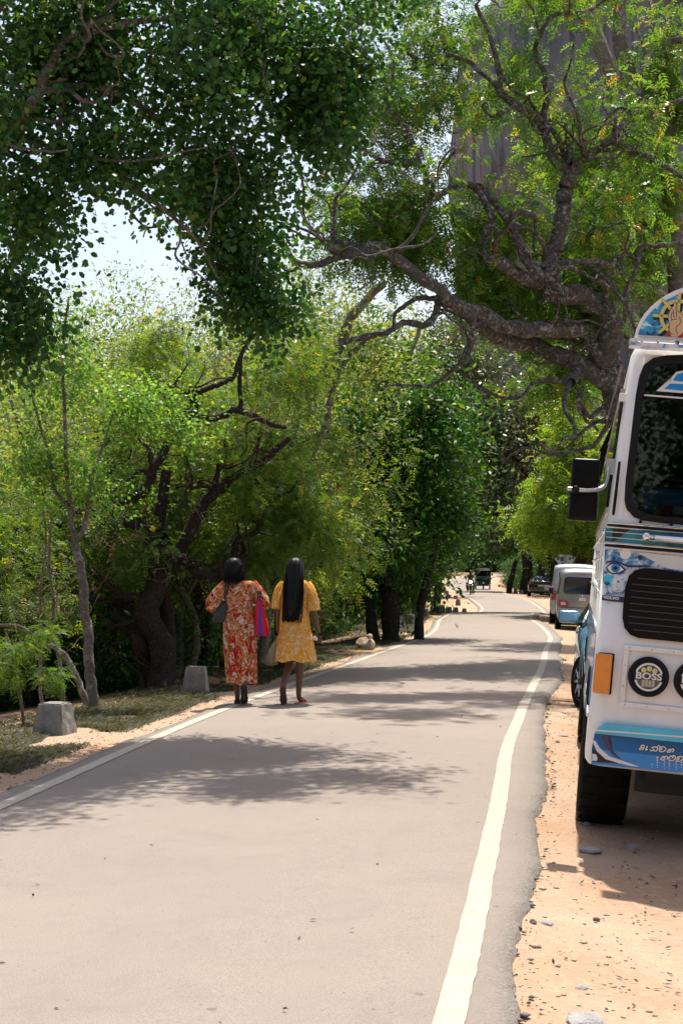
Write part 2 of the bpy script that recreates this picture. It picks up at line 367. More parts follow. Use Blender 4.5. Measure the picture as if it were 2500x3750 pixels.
M_LEAF_PALE = leaf_mat("leaf_pale_green", [(0.0, (0.05, 0.11, 0.016)), (0.5, (0.10, 0.17, 0.022)), (0.92, (0.19, 0.24, 0.04)), (1.0, (0.33, 0.25, 0.08))], 0.5, 0.45)
M_LEAF_FAR = leaf_mat("leaf_far_wood", [(0.0, (0.010, 0.03, 0.010)), (0.6, (0.03, 0.07, 0.016)), (1.0, (0.08, 0.12, 0.025))], 0.35, 0.5, k=1.15)
M_BARK_DARK = bark_mat("bark_dark", (0.022, 0.018, 0.015), (0.06, 0.05, 0.042), 0.25, 7, (0.20, 0.19, 0.17))
M_BARK_NEEM = bark_mat("bark_neem", (0.045, 0.04, 0.036), (0.20, 0.185, 0.17), 0.6, 15, (0.46, 0.46, 0.45), warm=(0.09, 0.06, 0.045))
M_BARK_GREY = bark_mat("bark_grey", (0.11, 0.095, 0.08), (0.24, 0.21, 0.18), 0.6, 9, (0.38, 0.37, 0.34))
M_BARK_TWIG = bark_mat("bark_twig", (0.16, 0.12, 0.09), (0.33, 0.26, 0.20), 0.2, 12)
M_BARK_BROWN = bark_mat("bark_brown", (0.07, 0.04, 0.025), (0.16, 0.10, 0.065), 0.1, 10)

def unit(a): return a / (np.linalg.norm(a, axis=-1, keepdims=True) + 1e-9)
def leaf_quads(base, d, n, ln, wd):
    """diamond leaves: base point, direction, normal, length, width (arrays)"""
    s = np.cross(d, n); ln = ln[:, None]; wd = wd[:, None]
    mid = base + d * ln * 0.45
    V = np.stack([base, mid + s * wd / 2 + n * wd * 0.12, base + d * ln, mid - s * wd / 2 + n * wd * 0.12], 1)
    return V.reshape(-1, 3)

def leaf_hex(base, d, n, ln, wd):
    """rounded leaves of six corners"""
    s = np.cross(d, n); ln = ln[:, None]; wd = wd[:, None]
    f = lambda a, b: base + d * ln * a + s * wd * b + n * wd * .16 * abs(b)
    V = np.stack([f(0, 0), f(.28, .46), f(.72, .44), f(1, 0), f(.72, -.44), f(.28, -.46)], 1)
    return V.reshape(-1, 3)
class Tree:
    def __init__(s, name, label, bark, leaf, seed, cat="tree", group=None, loc=None):
        s.name, s.label, s.bark, s.leaf, s.cat, s.group = name, label, bark, leaf, cat, group
        s.r = np.random.default_rng(seed); s.P = []; s.R = []; s.big = ([], []); s.small = ([], []); s.leaves = []; s.tints = []; s.loc = loc
        s.ends = []; s.bare = ([], []); s.k = 4; s.rs = 1.0
    def _add(s, store, P, R, seg):
        V, Q = tube_arrays(P, R, seg); off = sum(len(v) for v in store[0]); store[0].append(V); store[1].append(Q + off)
    def limb(s, pts, r0, r1, n=7, crook=0.25, seg=9, node=True):
        """a limb through world points; radius r0 to r1, with knots and kinks"""
        P = spline([tuple(p) for p in pts], n); k = len(P)
        r0 *= s.rs; r1 *= s.rs; R = np.linspace(r0, r1, k)
        w = s.r.normal(0, 1, (k, 3)); w[0] = 0
        w = (w + np.roll(w, 1, 0) + np.roll(w, 2, 0)) / 2.0
        if r0 > .09:
            for _ in range(3): w = (w + np.roll(w, 1, 0) + np.roll(w, -1, 0)) / 2.6
            w[0] = 0
        P = P + w * np.minimum(R, .12)[:, None] * crook * 1.3
        R = R * (1 + s.r.normal(0, 0.05, k))
        s._add(s.big, P, R, seg)
        if node: s.P.append(P); s.R.append(R)
        return P
    def wander(s, n, ln, r0, r1, up=.5, rmin=.05, bias=(0, -.25, 0), steps=7, kink=.42):
        """crooked secondary limbs leaving the thick ones"""
        N_ = np.vstack(s.P); R_ = np.concatenate(s.R); ok = np.where(R_ > rmin)[0]
        for i in s.r.choice(ok, n):
            d = unit(s.r.normal(0, 1, 3) + np.array([0, 0, up]) + np.array(bias)); p = N_[i].copy(); pts = [p.copy()]; L_ = ln * s.r.uniform(.6, 1.4)
            for k in range(steps): d = unit(d + s.r.normal(0, kink, 3) + np.array([0, 0, .06])); p = p + d * L_ / steps; pts.append(p.copy())
            s.limb(pts, min(r0, R_[i] * .7), r1, 3, .2, 6)
    def grow(s, C, r_end=0.003, k_len=0.010, segs=5, crook=0.13, seg=4, droop=0.0, store=None, rmax=0.05, hub=0.0):
        """branches from the nearest wood to every point of C, nearest first; later ones may leave from earlier ones"""
        store = store or s.small
        nodes = np.vstack(s.P); rad = np.concatenate(s.R)
        d0 = np.array([np.min(((nodes - c) ** 2).sum(1)) for c in C]); order = np.argsort(d0)
        cap = len(nodes) + len(C) * segs + 1
        NP = np.empty((cap, 3)); NR = np.empty(cap); m = len(nodes); NP[:m] = nodes; NR[:m] = rad
        ends, dirs = [], []
        for i in order:
            c = C[i]; dv = NP[:m] - c; dd = (dv ** 2).sum(1)
            dd = dd * (1 + hub * (NR[:m] < 0.006))
            j = int(np.argmin(dd)); a = NP[j]; ln = math.sqrt(dd[j]) + 1e-6
            t = np.linspace(0, 1, segs + 1)[:, None]
            P = a + (c - a) * t
            w = s.r.normal(0, 1, (segs + 1, 3)) * ln * crook; w[0] = 0; w[-1] *= 0.3
            P = P + w; P[:, 2] += (droop * ln * 4 * t * (1 - t))[:, 0]
            r0 = min(NR[j] * 0.75, r_end + k_len * ln, rmax); R = np.linspace(max(r0, r_end), r_end, segs + 1)
            s._add(store, P, R, seg if r0 > 0.008 else 3)
            NP[m:m + segs] = P[1:]; NR[m:m + segs] = R[1:]; m += segs
            ends.append(P[-1]); dirs.append(P[-1] - P[-2])
        s.P.append(NP[len(nodes):m]); s.R.append(NR[len(nodes):m])
        return np.array(ends), unit(np.array(dirs))
    def clump(s, E, n, spread, ln, wd, up=0.8, tint=(0, 1), flat=0.7, out=0.6, droop=0.2):
        """n simple leaves round each point of E"""
        k = len(E) * n; o = s.r.normal(0, 1, (k, 3)) * spread; o[:, 2] *= flat
        B = np.repeat(E, n, 0) + o
        d = unit(o * out / spread + s.r.normal(0, 0.7, (k, 3)) + np.array([0, 0, -droop]))
        nn = unit(np.array([0, 0, up]) + .75 * unit(o) + s.r.normal(0, 0.38, (k, 3))); nn = unit(nn - d * (nn * d).sum(1, keepdims=True))
        f = s.r.uniform(0.5, 1.4, k)
        s.leaves.append((leaf_hex if s.k == 6 else leaf_quads)(B, d, nn, ln * f, wd * f))
        base = np.repeat(s.r.uniform(-0.18, 0.18, len(E)), n)
        s.tints.append(np.clip(tint[0] + (tint[1] - tint[0]) * (s.r.beta(2.2, 2.6, k) + base), 0, 1))
    def pinnate(s, E, D, n, L, pairs, ll, lw, spread=0.08, droop=0.5, tint=(0, 1), up=0.7, curve=0.6, fan=1.0):
        """n compound leaves at each twig end: a rachis with pairs of leaflets"""
        k = len(E) * n
        B = np.repeat(E, n, 0) + s.r.normal(0, spread, (k, 3))
        d = unit(np.repeat(D, n, 0) * 0.5 + s.r.normal(0, 0.65 * fan, (k, 3)) + np.array([0, 0, -droop * 0.35]))
        nn = unit(np.array([0, 0, up]) + .55 * np.repeat(D, n, 0) + s.r.normal(0, 0.4, (k, 3))); nn = unit(nn - d * (nn * d).sum(1, keepdims=True))
        sd = np.cross(d, nn); LL = L * s.r.uniform(0.7, 1.25, k)
        base = np.repeat(s.r.uniform(-0.2, 0.2, len(E)), n); tn = s.r.beta(2.2, 2.6, k) + base
        for p in range(pairs):
            t = 0.12 + 0.88 * (p + 0.5) / pairs
            c = B + d * (LL * t)[:, None]; c[:, 2] -= droop * curve * LL * t * t
            sc = math.sin(math.pi * (0.18 + 0.72 * t)) ** 0.6
            for sg in (-1, 1):
                ld = unit(sd * sg + d * 0.55 + s.r.normal(0, 0.12, (k, 3)) + np.array([0, 0, -0.25 * droop]))
                ln_ = unit(nn - ld * (nn * ld).sum(1, keepdims=True))
                s.leaves.append(leaf_quads(c, ld, ln_, np.full(k, ll * sc), np.full(k, lw)))
                s.tints.append(np.clip(tint[0] + (tint[1] - tint[0]) * (tn + s.r.normal(0, 0.05, k)), 0, 1))
    def build(s, loc):
        root = empty(s.name, loc); L = np.array(loc)
        tag(root, s.label, s.cat, s.group)
        if s.big[0]: mk_np("trunk", np.vstack(s.big[0]) - L, np.vstack(s.big[1]), s.bark, root, smooth=True)
        if s.small[0]: tag(mk_np("branches", np.vstack(s.small[0]) - L, np.vstack(s.small[1]), s.bark, root, smooth=True), kind="stuff")
        if s.bare[0]: tag(mk_np("bare_twigs", np.vstack(s.bare[0]) - L, np.vstack(s.bare[1]), M_BARK_TWIG, root, smooth=True), kind="stuff")
        if s.leaves:
            V = np.vstack(s.leaves) - L; n = len(V) // s.k
            mk_np("crown", V, np.arange(n * s.k).reshape(-1, s.k), s.leaf, root, np.concatenate(s.tints)); root.children[-1]["kind"] = "stuff"
        s.n = sum(len(v) for v in s.leaves) // 4
        return root
def blob(r, n, px, py, D, rx, ry, rd, shell=0.45):
    """n points in an ellipsoid given in photo pixels (rx, ry) and metres of depth rd"""
    m = max(3, n // 6); c = unit(r.normal(0, 1, (m, 3))) * (r.random((m, 1)) ** shell)
    v = c[r.integers(0, m, n)] * .88 + r.normal(0, .15, (n, 3))
    d = D + v[:, 1] * rd
    return np.stack([(px + v[:, 0] * rx - PX0) * D / F, d, CH - (py + v[:, 2] * ry - PY0) * D / F], -1)
def wl_(D, *pts):
    """list of photo points -> world points; a point may carry its own depth as third value"""
    return [W(p[0], p[1], p[2] if len(p) > 2 else D) for p in pts]
def gp(px, D): return Vector((GX(px, D), D, gz(GX(px, D), D)))

# --- A: round-leaved tree that overhangs the road from the left, its trunk outside the frame
T = Tree("overhanging_tree", "dark green round-leaved tree hanging over the road at upper left", M_BARK_GREY, M_LEAF_DARK, 101); T.k = 6
base = Vector((-4.4, 12.6, gz(-4.4, 12.6)))
T.limb([base + Vector((0, 0, -.2)), base + Vector((.1, 0, 1.6)), base + Vector((.25, 0, 3.1)), base + Vector((.2, .1, 4.6)), base + Vector((.5, 0, 6.5))], .20, .09)
T.limb([base + Vector((.2, 0, 3.0)), W(-60, 640, 12), W(60, 500, 11.8), W(140, 330, 11.6), W(240, 150, 11.6), W(420, 60, 11.4)], .075, .02)
T.limb([W(60, 500, 11.8), W(300, 560, 12), W(420, 640, 12.2), W(590, 760, 12.4), W(720, 880, 12.6), W(800, 1020, 12.8)], .035, .008)
T.limb([W(140, 330, 11.6), W(420, 330, 12), W(620, 480, 12.6), W(740, 640, 13.2), W(930, 900, 13.5)], .035, .008)
T.limb([W(240, 150, 11.6), W(440, 90, 11.6), W(640, 62, 12), W(860, 85, 12.4), W(1080, 110, 12.8), W(1300, 180, 13)], .03, .008)
T.limb([base + Vector((.2, 0, 2.9)), W(-100, 900, 12), W(0, 720, 12.2), W(200, 600, 12.4), W(330, 680, 12.4), W(360, 730, 12.4)], .05, .02)
T.limb([base + Vector((.3, 0, 5.0)), Vector((-2.8, 13, 7.0)), Vector((-1.0, 13.5, 8.0)), Vector((.4, 14, 8.3))], .07, .02)
T.wander(46, 1.1, .022, .006, -.35, .012, (.3, -.1, 0))
T.limb([base + Vector((.3, 0, 5.0)), Vector((-3.2, 11.5, 6.6)), Vector((-2.2, 10.8, 7.2)), Vector((-1.0, 10.6, 7.4))], .06, .02)
r_ = T.r
C = np.vstack([blob(r_, 120, 350, 150, 11.8, 480, 260, 1.3), blob(r_, 85, 1000, 120, 12.8, 380, 220, 1.1), blob(r_, 52, 650, 480, 12.6, 330, 200, .9),
    blob(r_, 44, 850, 720, 13.2, 230, 200, .8), blob(r_, 36, 930, 960, 13.4, 150, 190, .6), blob(r_, 22, 900, 1130, 13.4, 110, 110, .5),
    blob(r_, 38, 150, 520, 11.6, 260, 190, .9), blob(r_, 28, 60, 820, 12, 220, 190, .7), blob(r_, 22, 60, 1060, 12.2, 170, 180, .6), blob(r_, 12, 20, 1280, 12.2, 90, 110, .5),
    blob(r_, 34, 1130, 360, 13, 180, 190, .7), blob(r_, 16, 1280, 260, 13, 130, 150, .6), blob(r_, 14, 520, 700, 12.4, 180, 100, .7), blob(r_, 26, 1200, 560, 13.2, 150, 150, .6),
    blob(r_, 90, 450, -330, 12.5, 800, 330, 1.8), blob(r_, 50, 1250, -260, 13.5, 500, 260, 1.5), blob(r_, 34, 650, -430, 11.6, 420, 110, .5), blob(r_, 26, 1300, -450, 12, 300, 90, .5), blob(r_, 24, 1650, -420, 12.6, 280, 100, .5), blob(r_, 30, 450, -430, 10.9, 520, 80, .4)])  # unseen clusters above the frame, the later ones added to shade the road
E, D = T.grow(C, .003, .009, 5, .14)
# side twigs carry the leaves
C2 = np.repeat(E, 3, 0) + r_.normal(0, .17, (len(E) * 3, 3)); E2, D2 = T.grow(C2, .0018, .006, 3, .12, 3)
T.clump(np.vstack([E, E2]), 20, .115, .054, .047, up=0.55, flat=.9)
T.build(base)
# seed pods hang from it
M_POD = plain("seed_pod", (0.022, 0.04, 0.012), 0.5, var=.3)
tree_a = [o for o in bpy.data.objects if o.name == "overhanging_tree"][0]
for i in range(34):
    px, py = [(r_.uniform(1090, 1330), r_.uniform(440, 640)), (r_.uniform(700, 1050), r_.uniform(880, 1140)), (r_.uniform(1000, 1320), r_.uniform(30, 300))][i % 3 if i < 24 else 0]
    p = W(px, py, r_.uniform(12.4, 13.2)) - tree_a.location; l = r_.uniform(.10, .17); a = r_.normal(0, .012, 2)
    tube("seed_pod", [p, p + Vector((a[0], a[1], -l * .35)), p + Vector((a[0] * 2.4, a[1], -l))], [.0035, .008, .0025], M_POD, tree_a, 5, 2)

# --- B: big neem on the right, crooked limbs reaching over the road, trunk behind the bus
T = Tree("neem_tree", "big crooked neem with lichened limbs arching over the road from behind the bus", M_BARK_NEEM, M_LEAF_NEEM, 202); T.rs = .84
D0 = 24.0; b0 = gp(2420, 25)
T.limb([b0 + Vector((0, 0, -.3)), W(2400, 1900, 25), W(2350, 1640, 24.7), W(2262, 1480, 24.3), W(2225, 1350, 24), W(2240, 1210, 23.8), W(2170, 1105, 23.6), W(2090, 1086, 23.4), W(2015, 1062, 23.2), W(2024, 956, 23.2), W(2052, 800, 23.2), W(2072, 660, 23.3), W(2085, 612, 23.3)], .31, .125, seg=12)
T.limb(wl_(23.3, (2072, 640), (2159, 574), (2230, 518), (2330, 560), (2420, 600), (2520, 660)), .10, .05)
T.limb(wl_(23.3, (2230, 518), (2300, 430), (2400, 390), (2520, 360)), .07, .04)
T.limb(wl_(23.3, (2085, 612), (2040, 585), (1999, 478), (1927, 398, 23), (1840, 343, 22.8), (1824, 279, 22.8), (1800, 143, 22.8), (1740, 20, 22.8)), .11, .04)
T.limb(wl_(23.2, (1985, 1040), (1888, 1004, 22.8), (1800, 956, 22.4), (1776, 917, 22.3), (1790, 800, 22.3), (1740, 690, 22.3)), .15, .06)
T.limb(wl_(23.9, (2230, 1330), (2160, 1250), (2127, 1219), (1967, 1215, 23.2), (1872, 1195, 22.8), (1760, 1148, 22.4), (1648, 1108, 22), (1609, 1068, 21.8), (1489, 988, 21.5), (1380, 905, 21.2), (1280, 935, 21), (1180, 966, 20.8), (1080, 955, 20.6), (1022, 860, 20.5)), .19, .045)
T.limb(wl_(24, (2215, 1400), (2130, 1345), (2040, 1290), (1960, 1262), (1850, 1250, 23.4), (1790, 1205, 23), (1700, 1150, 22.8)), .20, .10)
T.limb(wl_(24, (2250, 1300), (2180, 1335), (2130, 1345), (2092, 1392, 23.6), (2088, 1410, 23.4)), .17, .09)
T.limb(wl_(22.6, (1990, 1020), (1912, 924), (1888, 845), (1824, 765), (1776, 701), (1696, 677), (1553, 735), (1409, 753, 22), (1250, 753, 21.5)), .11, .035)
T.limb(wl_(22.3, (1600, 720), (1561, 693), (1540, 605), (1425, 598), (1330, 550), (1240, 470), (1190, 380)), .07, .02)
T.limb(wl_(22, (1648, 1108), (1540, 1090), (1457, 1140), (1440, 1200)), .06, .03)
T.limb(wl_(22, (1620, 1080), (1596, 1116), (1569, 1180), (1473, 1188), (1409, 1222), (1330, 1232), (1250, 1260)), .075, .04)
T.limb(wl_(21.2, (1380, 905), (1250, 885), (1116, 869), (1004, 805)), .05, .02)
T.limb(wl_(22, (1540, 605), (1490, 470), (1420, 380), (1440, 220), (1380, 120)), .05, .018)
T.limb(wl_(22.8, (1840, 343), (1760, 260), (1660, 200), (1560, 230), (1470, 180), (1420, 150)), .055, .02)
T.limb(wl_(23.2, (1999, 478), (2000, 330), (1990, 260), (1960, 180), (2020, 60), (2140, 40), (2250, -20)), .07, .03)
T.limb(wl_(23.3, (2024, 956), (2110, 960), (2200, 1010), (2290, 1120), (2340, 1250)), .06, .03)
T.limb(wl_(23.3, (2340, 900), (2330, 985), (2290, 1060), (2280, 1190)), .035, .05)
T.limb(wl_(23.3, (2520, 880), (2430, 900), (2345, 905), (2330, 985)), .06, .045)
T.limb(wl_(24, (2190, 1580), (2150, 1540), (2120, 1500), (2130, 1430)), .025, .05)
T.limb(wl_(24, (2245, 1530), (2200, 1500), (2160, 1525), (2118, 1470), (2120, 1420)), .06, .035)
r_ = T.r
C = np.vstack([blob(r_, 58, 1600, 250, 22.6, 330, 330, 1.6, .6), blob(r_, 44, 1950, 330, 23, 300, 330, 1.6, .6), blob(r_, 56, 2330, 560, 23.4, 230, 480, 1.6, .6),
    blob(r_, 90, 1560, 760, 22, 300, 300, 1.4, .6), blob(r_, 90, 1880, 820, 22.8, 260, 300, 1.4, .6), blob(r_, 75, 1330, 760, 21, 300, 260, 1.2, .6),
    blob(r_, 50, 2190, 1000, 23.6, 230, 280, 1.2, .6), blob(r_, 55, 1900, 1110, 23.4, 330, 120, 1.2, .6), blob(r_, 45, 2080, 1330, 24.6, 170, 130, .8, .6),
    blob(r_, 40, 1430, 420, 21.8, 200, 220, 1.2, .6), blob(r_, 70, 1900, -120, 23, 700, 200, 2, .6),
    blob(r_, 55, 1640, -420, 19, 280, 160, 1.2, .6), blob(r_, 60, 2000, -430, 19.5, 380, 150, 1.3, .6), blob(r_, 26, 1700, -450, 16.8, 300, 110, .7, .6)])  # unseen crown above the frame, added to throw dappled shade on the road
T.wander(34, 2.0, .06, .014, .75, .06); T.wander(60, 1.3, .032, .009, .5, .03)
C[:, 1] += .9
E, D = T.grow(C, .006, .015, 6, .17, 5, rmax=.045)
C2 = np.repeat(E, 2, 0) + r_.normal(0, .26, (len(E) * 2, 3)); E2, D2 = T.grow(C2, .003, .008, 3, .14, 3)
EE, DD = np.vstack([E, E2]), np.vstack([D, D2])
pick = r_.random(len(EE)) < .9
T.pinnate(EE[pick], DD[pick], 6, .22, 5, .095, .030, .12, .8, up=.8)
C3 = np.vstack([blob(r_, 130, 1450, 600, 21, 420, 480, 1.2, .8), blob(r_, 110, 1950, 650, 22.4, 500, 600, 1.2, .8)]); T.grow(C3, .005, .012, 5, .2, 4, store=T.bare, rmax=.03)
T.build(b0)

# --- C: grey-trunked neem behind it at upper right
T = Tree("neem_tree", "upright neem with pale grey twin trunks, upper right behind the crooked one", M_BARK_GREY, M_LEAF_NEEM, 203)
b0 = gp(2470, 33)
T.limb([b0 + Vector((0, 0, -.3)), W(2440, 1700, 33), W(2300, 1150, 33), W(2222, 733, 33), W(2246, 637, 33), W(2270, 478, 33), W(2240, 300, 33), W(2190, 159, 33), W(2119, 32, 33), W(2080, -150, 33)], .30, .14)
T.limb(wl_(33.5, (2450, 1700), (2470, 1000), (2421, 574), (2390, 446), (2342, 343), (2294, 239), (2254, 127), (2278, 40), (2290, -120)), .28, .13)
T.limb(wl_(33.5, (2440, 700), (2430, 382), (2413, 279), (2445, 159), (2500, 150)), .14, .09)
T.limb(wl_(33, (2250, 420), (2330, 280), (2360, 200), (2330, 100)), .07, .03)
r_ = T.r
C = np.vstack([blob(r_, 60, 2150, 980, 33.5, 360, 240, 1.8, .6), blob(r_, 70, 2360, 800, 34, 260, 420, 2, .6), blob(r_, 30, 2080, 620, 33, 160, 160, 1.2), blob(r_, 12, 2460, 120, 33, 90, 140, 1.4), blob(r_, 10, 2150, -60, 33, 200, 80, 1.4), blob(r_, 26, 2440, 420, 34, 100, 160, 1)])
E, D = T.grow(C, .006, .010, 5, .15, 4, rmax=.035)
C2 = np.repeat(E, 3, 0) + r_.normal(0, .33, (len(E) * 3, 3)); E2, D2 = T.grow(C2, .004, .008, 3, .14, 3)
T.pinnate(np.vstack([E, E2]), np.vstack([D, D2]), 9, .25, 4, .125, .042, .16, .7, tint=(.1, 1))
T.build(b0)

# --- D: dark many-limbed roadside tree behind the walkers
T = Tree("tamarind_tree", "dark gnarled feathery-leaved tree beside the second guard stone", M_BARK_DARK, M_LEAF_FEATHER, 204)
b0 = gp(575, 18.3)
D1 = 18.5
T.limb([b0 + Vector((0, 0, -.2)), W(590, 2390, D1), W(545, 2215, D1), W(571, 2082, D1), W(597, 1975, D1)], .185, .12, seg=11)
T.limb([b0 + Vector((-.12, .1, -.2)), W(540, 2420, 18.70), W(500, 2320, 18.70), W(440, 2260, 18.70), W(410, 2225, 18.70)], .13, .07)
T.limb([b0 + Vector((.02, .3, -.2)), W(605, 2300, 18.81), W(590, 2100, 18.81), W(585, 1900, 18.81), W(610, 1720, 18.92)], .11, .07)
T.limb(wl_(D1, (590, 2000), (510, 1925), (449, 1890), (357, 1878), (290, 1880, 18.26), (220, 1920, 18.04)), .10, .05)
T.limb(wl_(D1, (357, 1878), (446, 1845), (542, 1781, 18.26), (574, 1701, 18.15), (630, 1598, 18.15), (693, 1542, 18.15), (797, 1526, 18.15), (877, 1502, 18.26), (960, 1540, 18.48), (1044, 1566, 18.70)), .075, .03)
T.limb(wl_(18.15, (700, 1540), (720, 1480), (693, 1446), (760, 1420), (845, 1390), (870, 1330), (893, 1271)), .05, .02)
T.limb(wl_(18.26, (877, 1502), (880, 1420), (890, 1290), (960, 1200), (1050, 1130)), .035, .012)
T.limb(wl_(D1, (585, 2120), (612, 2051), (689, 2061), (740, 2107), (800, 2117), (860, 2100)), .085, .05)
T.limb(wl_(18.70, (600, 2150), (658, 2021), (733, 1872), (790, 1803), (859, 1752), (960, 1690), (1060, 1600)), .10, .035)
T.limb(wl_(18.92, (760, 2110), (853, 2050), (859, 1998), (888, 1970), (940, 1941), (951, 1855), (940, 1775), (934, 1700), (950, 1600)), .05, .02)
T.limb(wl_(18.92, (940, 1941), (1000, 1830), (1060, 1800), (1090, 1760)), .025, .012)
T.limb(wl_(D1, (540, 2180), (450, 2180), (380, 2130), (320, 2080)), .07, .03)
T.limb(wl_(18.70, (545, 2290), (480, 2230), (400, 2190), (330, 2200)), .05, .025)
r_ = T.r
C = np.vstack([blob(r_, 75, 1000, 1780, 18.70, 270, 330, 1.0, .6), blob(r_, 30, 1150, 1930, 18.48, 150, 130, .7), blob(r_, 60, 780, 1600, 18.48, 300, 250, 1.1, .6), blob(r_, 45, 900, 2000, 19.14, 240, 130, .8),
    blob(r_, 60, 620, 1400, 18.92, 330, 250, 1.2, .6), blob(r_, 40, 1050, 1350, 19.14, 220, 250, 1.1, .6), blob(r_, 22, 480, 2040, 18.04, 120, 90, .6), blob(r_, 30, 330, 1750, 18.70, 240, 200, .9)])
T.wander(26, .9, .035, .008, .5, .04); T.wander(30, .8, .018, .005, .3, .018)
C[:, 1] += .6
E, D = T.grow(C, .003, .009, 5, .17, 4, rmax=.022)
C2 = np.repeat(E, 3, 0) + r_.normal(0, .15, (len(E) * 3, 3)); E2, D2 = T.grow(C2, .002, .006, 3, .14, 3)
T.pinnate(np.vstack([E, E2]), np.vstack([D, D2]), 5, .20, 7, .046, .0165, .07, .55, up=.9)
C3 = np.vstack([blob(r_, 130, 850, 1500, 18.48, 420, 500, 1.3, .8), blob(r_, 110, 420, 2000, 18.0, 260, 260, .9, .8)]); T.grow(C3, .0042, .008, 4, .22, 3, store=T.bare)
T.build(b0)

# --- E: slim young tree by the first guard stone
T = Tree("young_tree", "slim young tree with ringed grey trunk just behind the nearest guard stone", M_BARK_GREY, leaf_mat("leaf_young", [(0.0, (0.03, 0.09, 0.02)), (0.5, (0.065, 0.15, 0.028)), (1.0, (0.14, 0.21, 0.04))], 0.5, 0.45), 205)
b0 = gp(340, 15.5)
T.limb([b0 + Vector((0, 0, -.15)), W(330, 2450, 15.5), W(325, 2280, 15.5), W(300, 2100, 15.5), W(272, 1985, 15.5)], .062, .045)
T.limb(wl_(15.5, (272, 1985), (258, 1850), (245, 1700), (235, 1500), (230, 1300), (250, 1100)), .032, .01)
T.limb(wl_(15.5, (272, 1990), (310, 1930), (325, 1830), (345, 1730), (375, 1640), (420, 1500, 15.7)), .03, .01)
T.limb(wl_(15.5, (260, 1860), (205, 1800), (190, 1700), (150, 1560), (110, 1400), (95, 1250)), .026, .008)
r_ = T.r
C = np.vstack([blob(r_, 60, 250, 1350, 15.6, 330, 270, .8, .6), blob(r_, 40, 520, 1480, 15.8, 200, 190, .7, .6), blob(r_, 30, 120, 1720, 15.5, 190, 190, .6, .6), blob(r_, 22, 330, 1760, 15.6, 160, 120, .5, .6), blob(r_, 16, 640, 1560, 16, 130, 90, .5)])
E, D = T.grow(C, .0028, .008, 4, .15, 4, rmax=.015)
C2 = np.repeat(E, 3, 0) + r_.normal(0, .13, (len(E) * 3, 3)); E2, D2 = T.grow(C2, .0018, .006, 3, .14, 3)
T.clump(np.vstack([E, E2]), 12, .10, .048, .037, up=.6)
T.build(b0)

# --- F: saplings and leaning stems at the left edge
for k, (pts, r0, lab, cl) in enumerate([
        ([(238, 2600), (225, 2480), (205, 2350), (195, 2200), (180, 2050), (190, 1900)], .026, "thin straight sapling left of the slim grey-trunked tree", [(18, 180, 1850, 150, 120)]),
        ([(165, 2610), (150, 2480), (148, 2300), (150, 2150), (170, 2000), (160, 1880)], .022, "thin dark sapling furthest left behind the nearest guard stone", [(14, 120, 1880, 120, 100)]),
        ([(325, 2620), (290, 2500), (240, 2400), (205, 2370), (160, 2360), (80, 2300), (0, 2290)], .042, "leaning bare stem crossing behind the slim grey-trunked tree", [(10, 60, 2200, 90, 80)])]):
    T = Tree("sapling", lab, M_BARK_GREY, M_LEAF_FEATHER, 300 + k); b0 = gp(pts[0][0], 15.4 + k * .4); Dk = 15.4 + k * .4
    T.limb([b0 + Vector((0, 0, -.1))] + wl_(Dk, *pts[1:]), r0, r0 * .45)
    for n, px, py, rx, ry in cl:
        E, D = T.grow(blob(T.r, n, px, py, Dk, rx, ry, .4), .002, .008, 4, .16, 3); T.pinnate(E, D, 4, .15, 8, .030, .010, .06, .5)
    T.grow(blob(T.r, 70, pts[2][0] - 30, 2180, Dk, 200, 240, .5, .8), .0035, .008, 4, .22, 3, store=T.bare)
    T.build(b0)
T = Tree("feathery_shrub", "bright feathery shrub at the left edge beside the nearest guard stone", M_BARK_TWIG, M_LEAF_FEATHER, 310, "shrub")
b0 = gp(90, 13.8); T.limb([b0 + Vector((0, 0, -.1))] + wl_(13.8, (75, 2540), (50, 2420), (20, 2300)), .018, .008)
E, D = T.grow(np.vstack([blob(T.r, 34, 40, 2440, 13.7, 120, 120, .4), blob(T.r, 20, 130, 2330, 13.9, 90, 60, .3), blob(T.r, 22, 140, 2500, 13.7, 90, 60, .3)]), .0018, .007, 4, .15, 3)
T.pinnate(E, D, 5, .16, 9, .032, .010, .04, .6, tint=(.05, .8)); T.build(b0)

# --- G: glossy dark tree in the middle left of the bend, and its neighbours
def broad(name, label, seed, bark, leaf, bx, D, trunks, blobs, leafn, sp, ln, wd, tint=(0, 1), sub=2, kind='clump', group=None, subsp=None, extra=None, rmax=.05, k_len=.011):
    T = Tree(name, label, bark, leaf, seed, group=group); b0 = gp(bx, D)
    for pts, r0, r1 in trunks:
        T.limb([gp(pts[0][0], D) + Vector((0, 0, -.2))] + wl_(D, *pts[1:]), r0, r1)
    C = np.vstack([blob(T.r, n, px, py, D + dd, rx, ry, rd, .5) for n, px, py, rx, ry, rd, dd in blobs])
    E, DD = T.grow(C, .006, k_len, 4, .15, 4, rmax=rmax)
    if sub:
        C2 = np.repeat(E, sub, 0) + T.r.normal(0, subsp or sp * 1.6, (len(E) * sub, 3)); E2, D2 = T.grow(C2, .004, .008, 3, .14, 3); E = np.vstack([E, E2]); DD = np.vstack([DD, D2])
    if kind == 'clump': T.clump(E, leafn, sp, ln, wd, tint=tint, up=.6)
    else: T.pinnate(E, DD, leafn, ln * 3, 4, ln, wd, sp * .5, .6, tint=tint)
    if extra: T.grow(np.vstack([blob(T.r, n, px, py, D, rx, ry, rd, .8) for n, px, py, rx, ry, rd in extra]), .007, .009, 4, .2, 3, store=T.bare)
    T.build(b0); return T
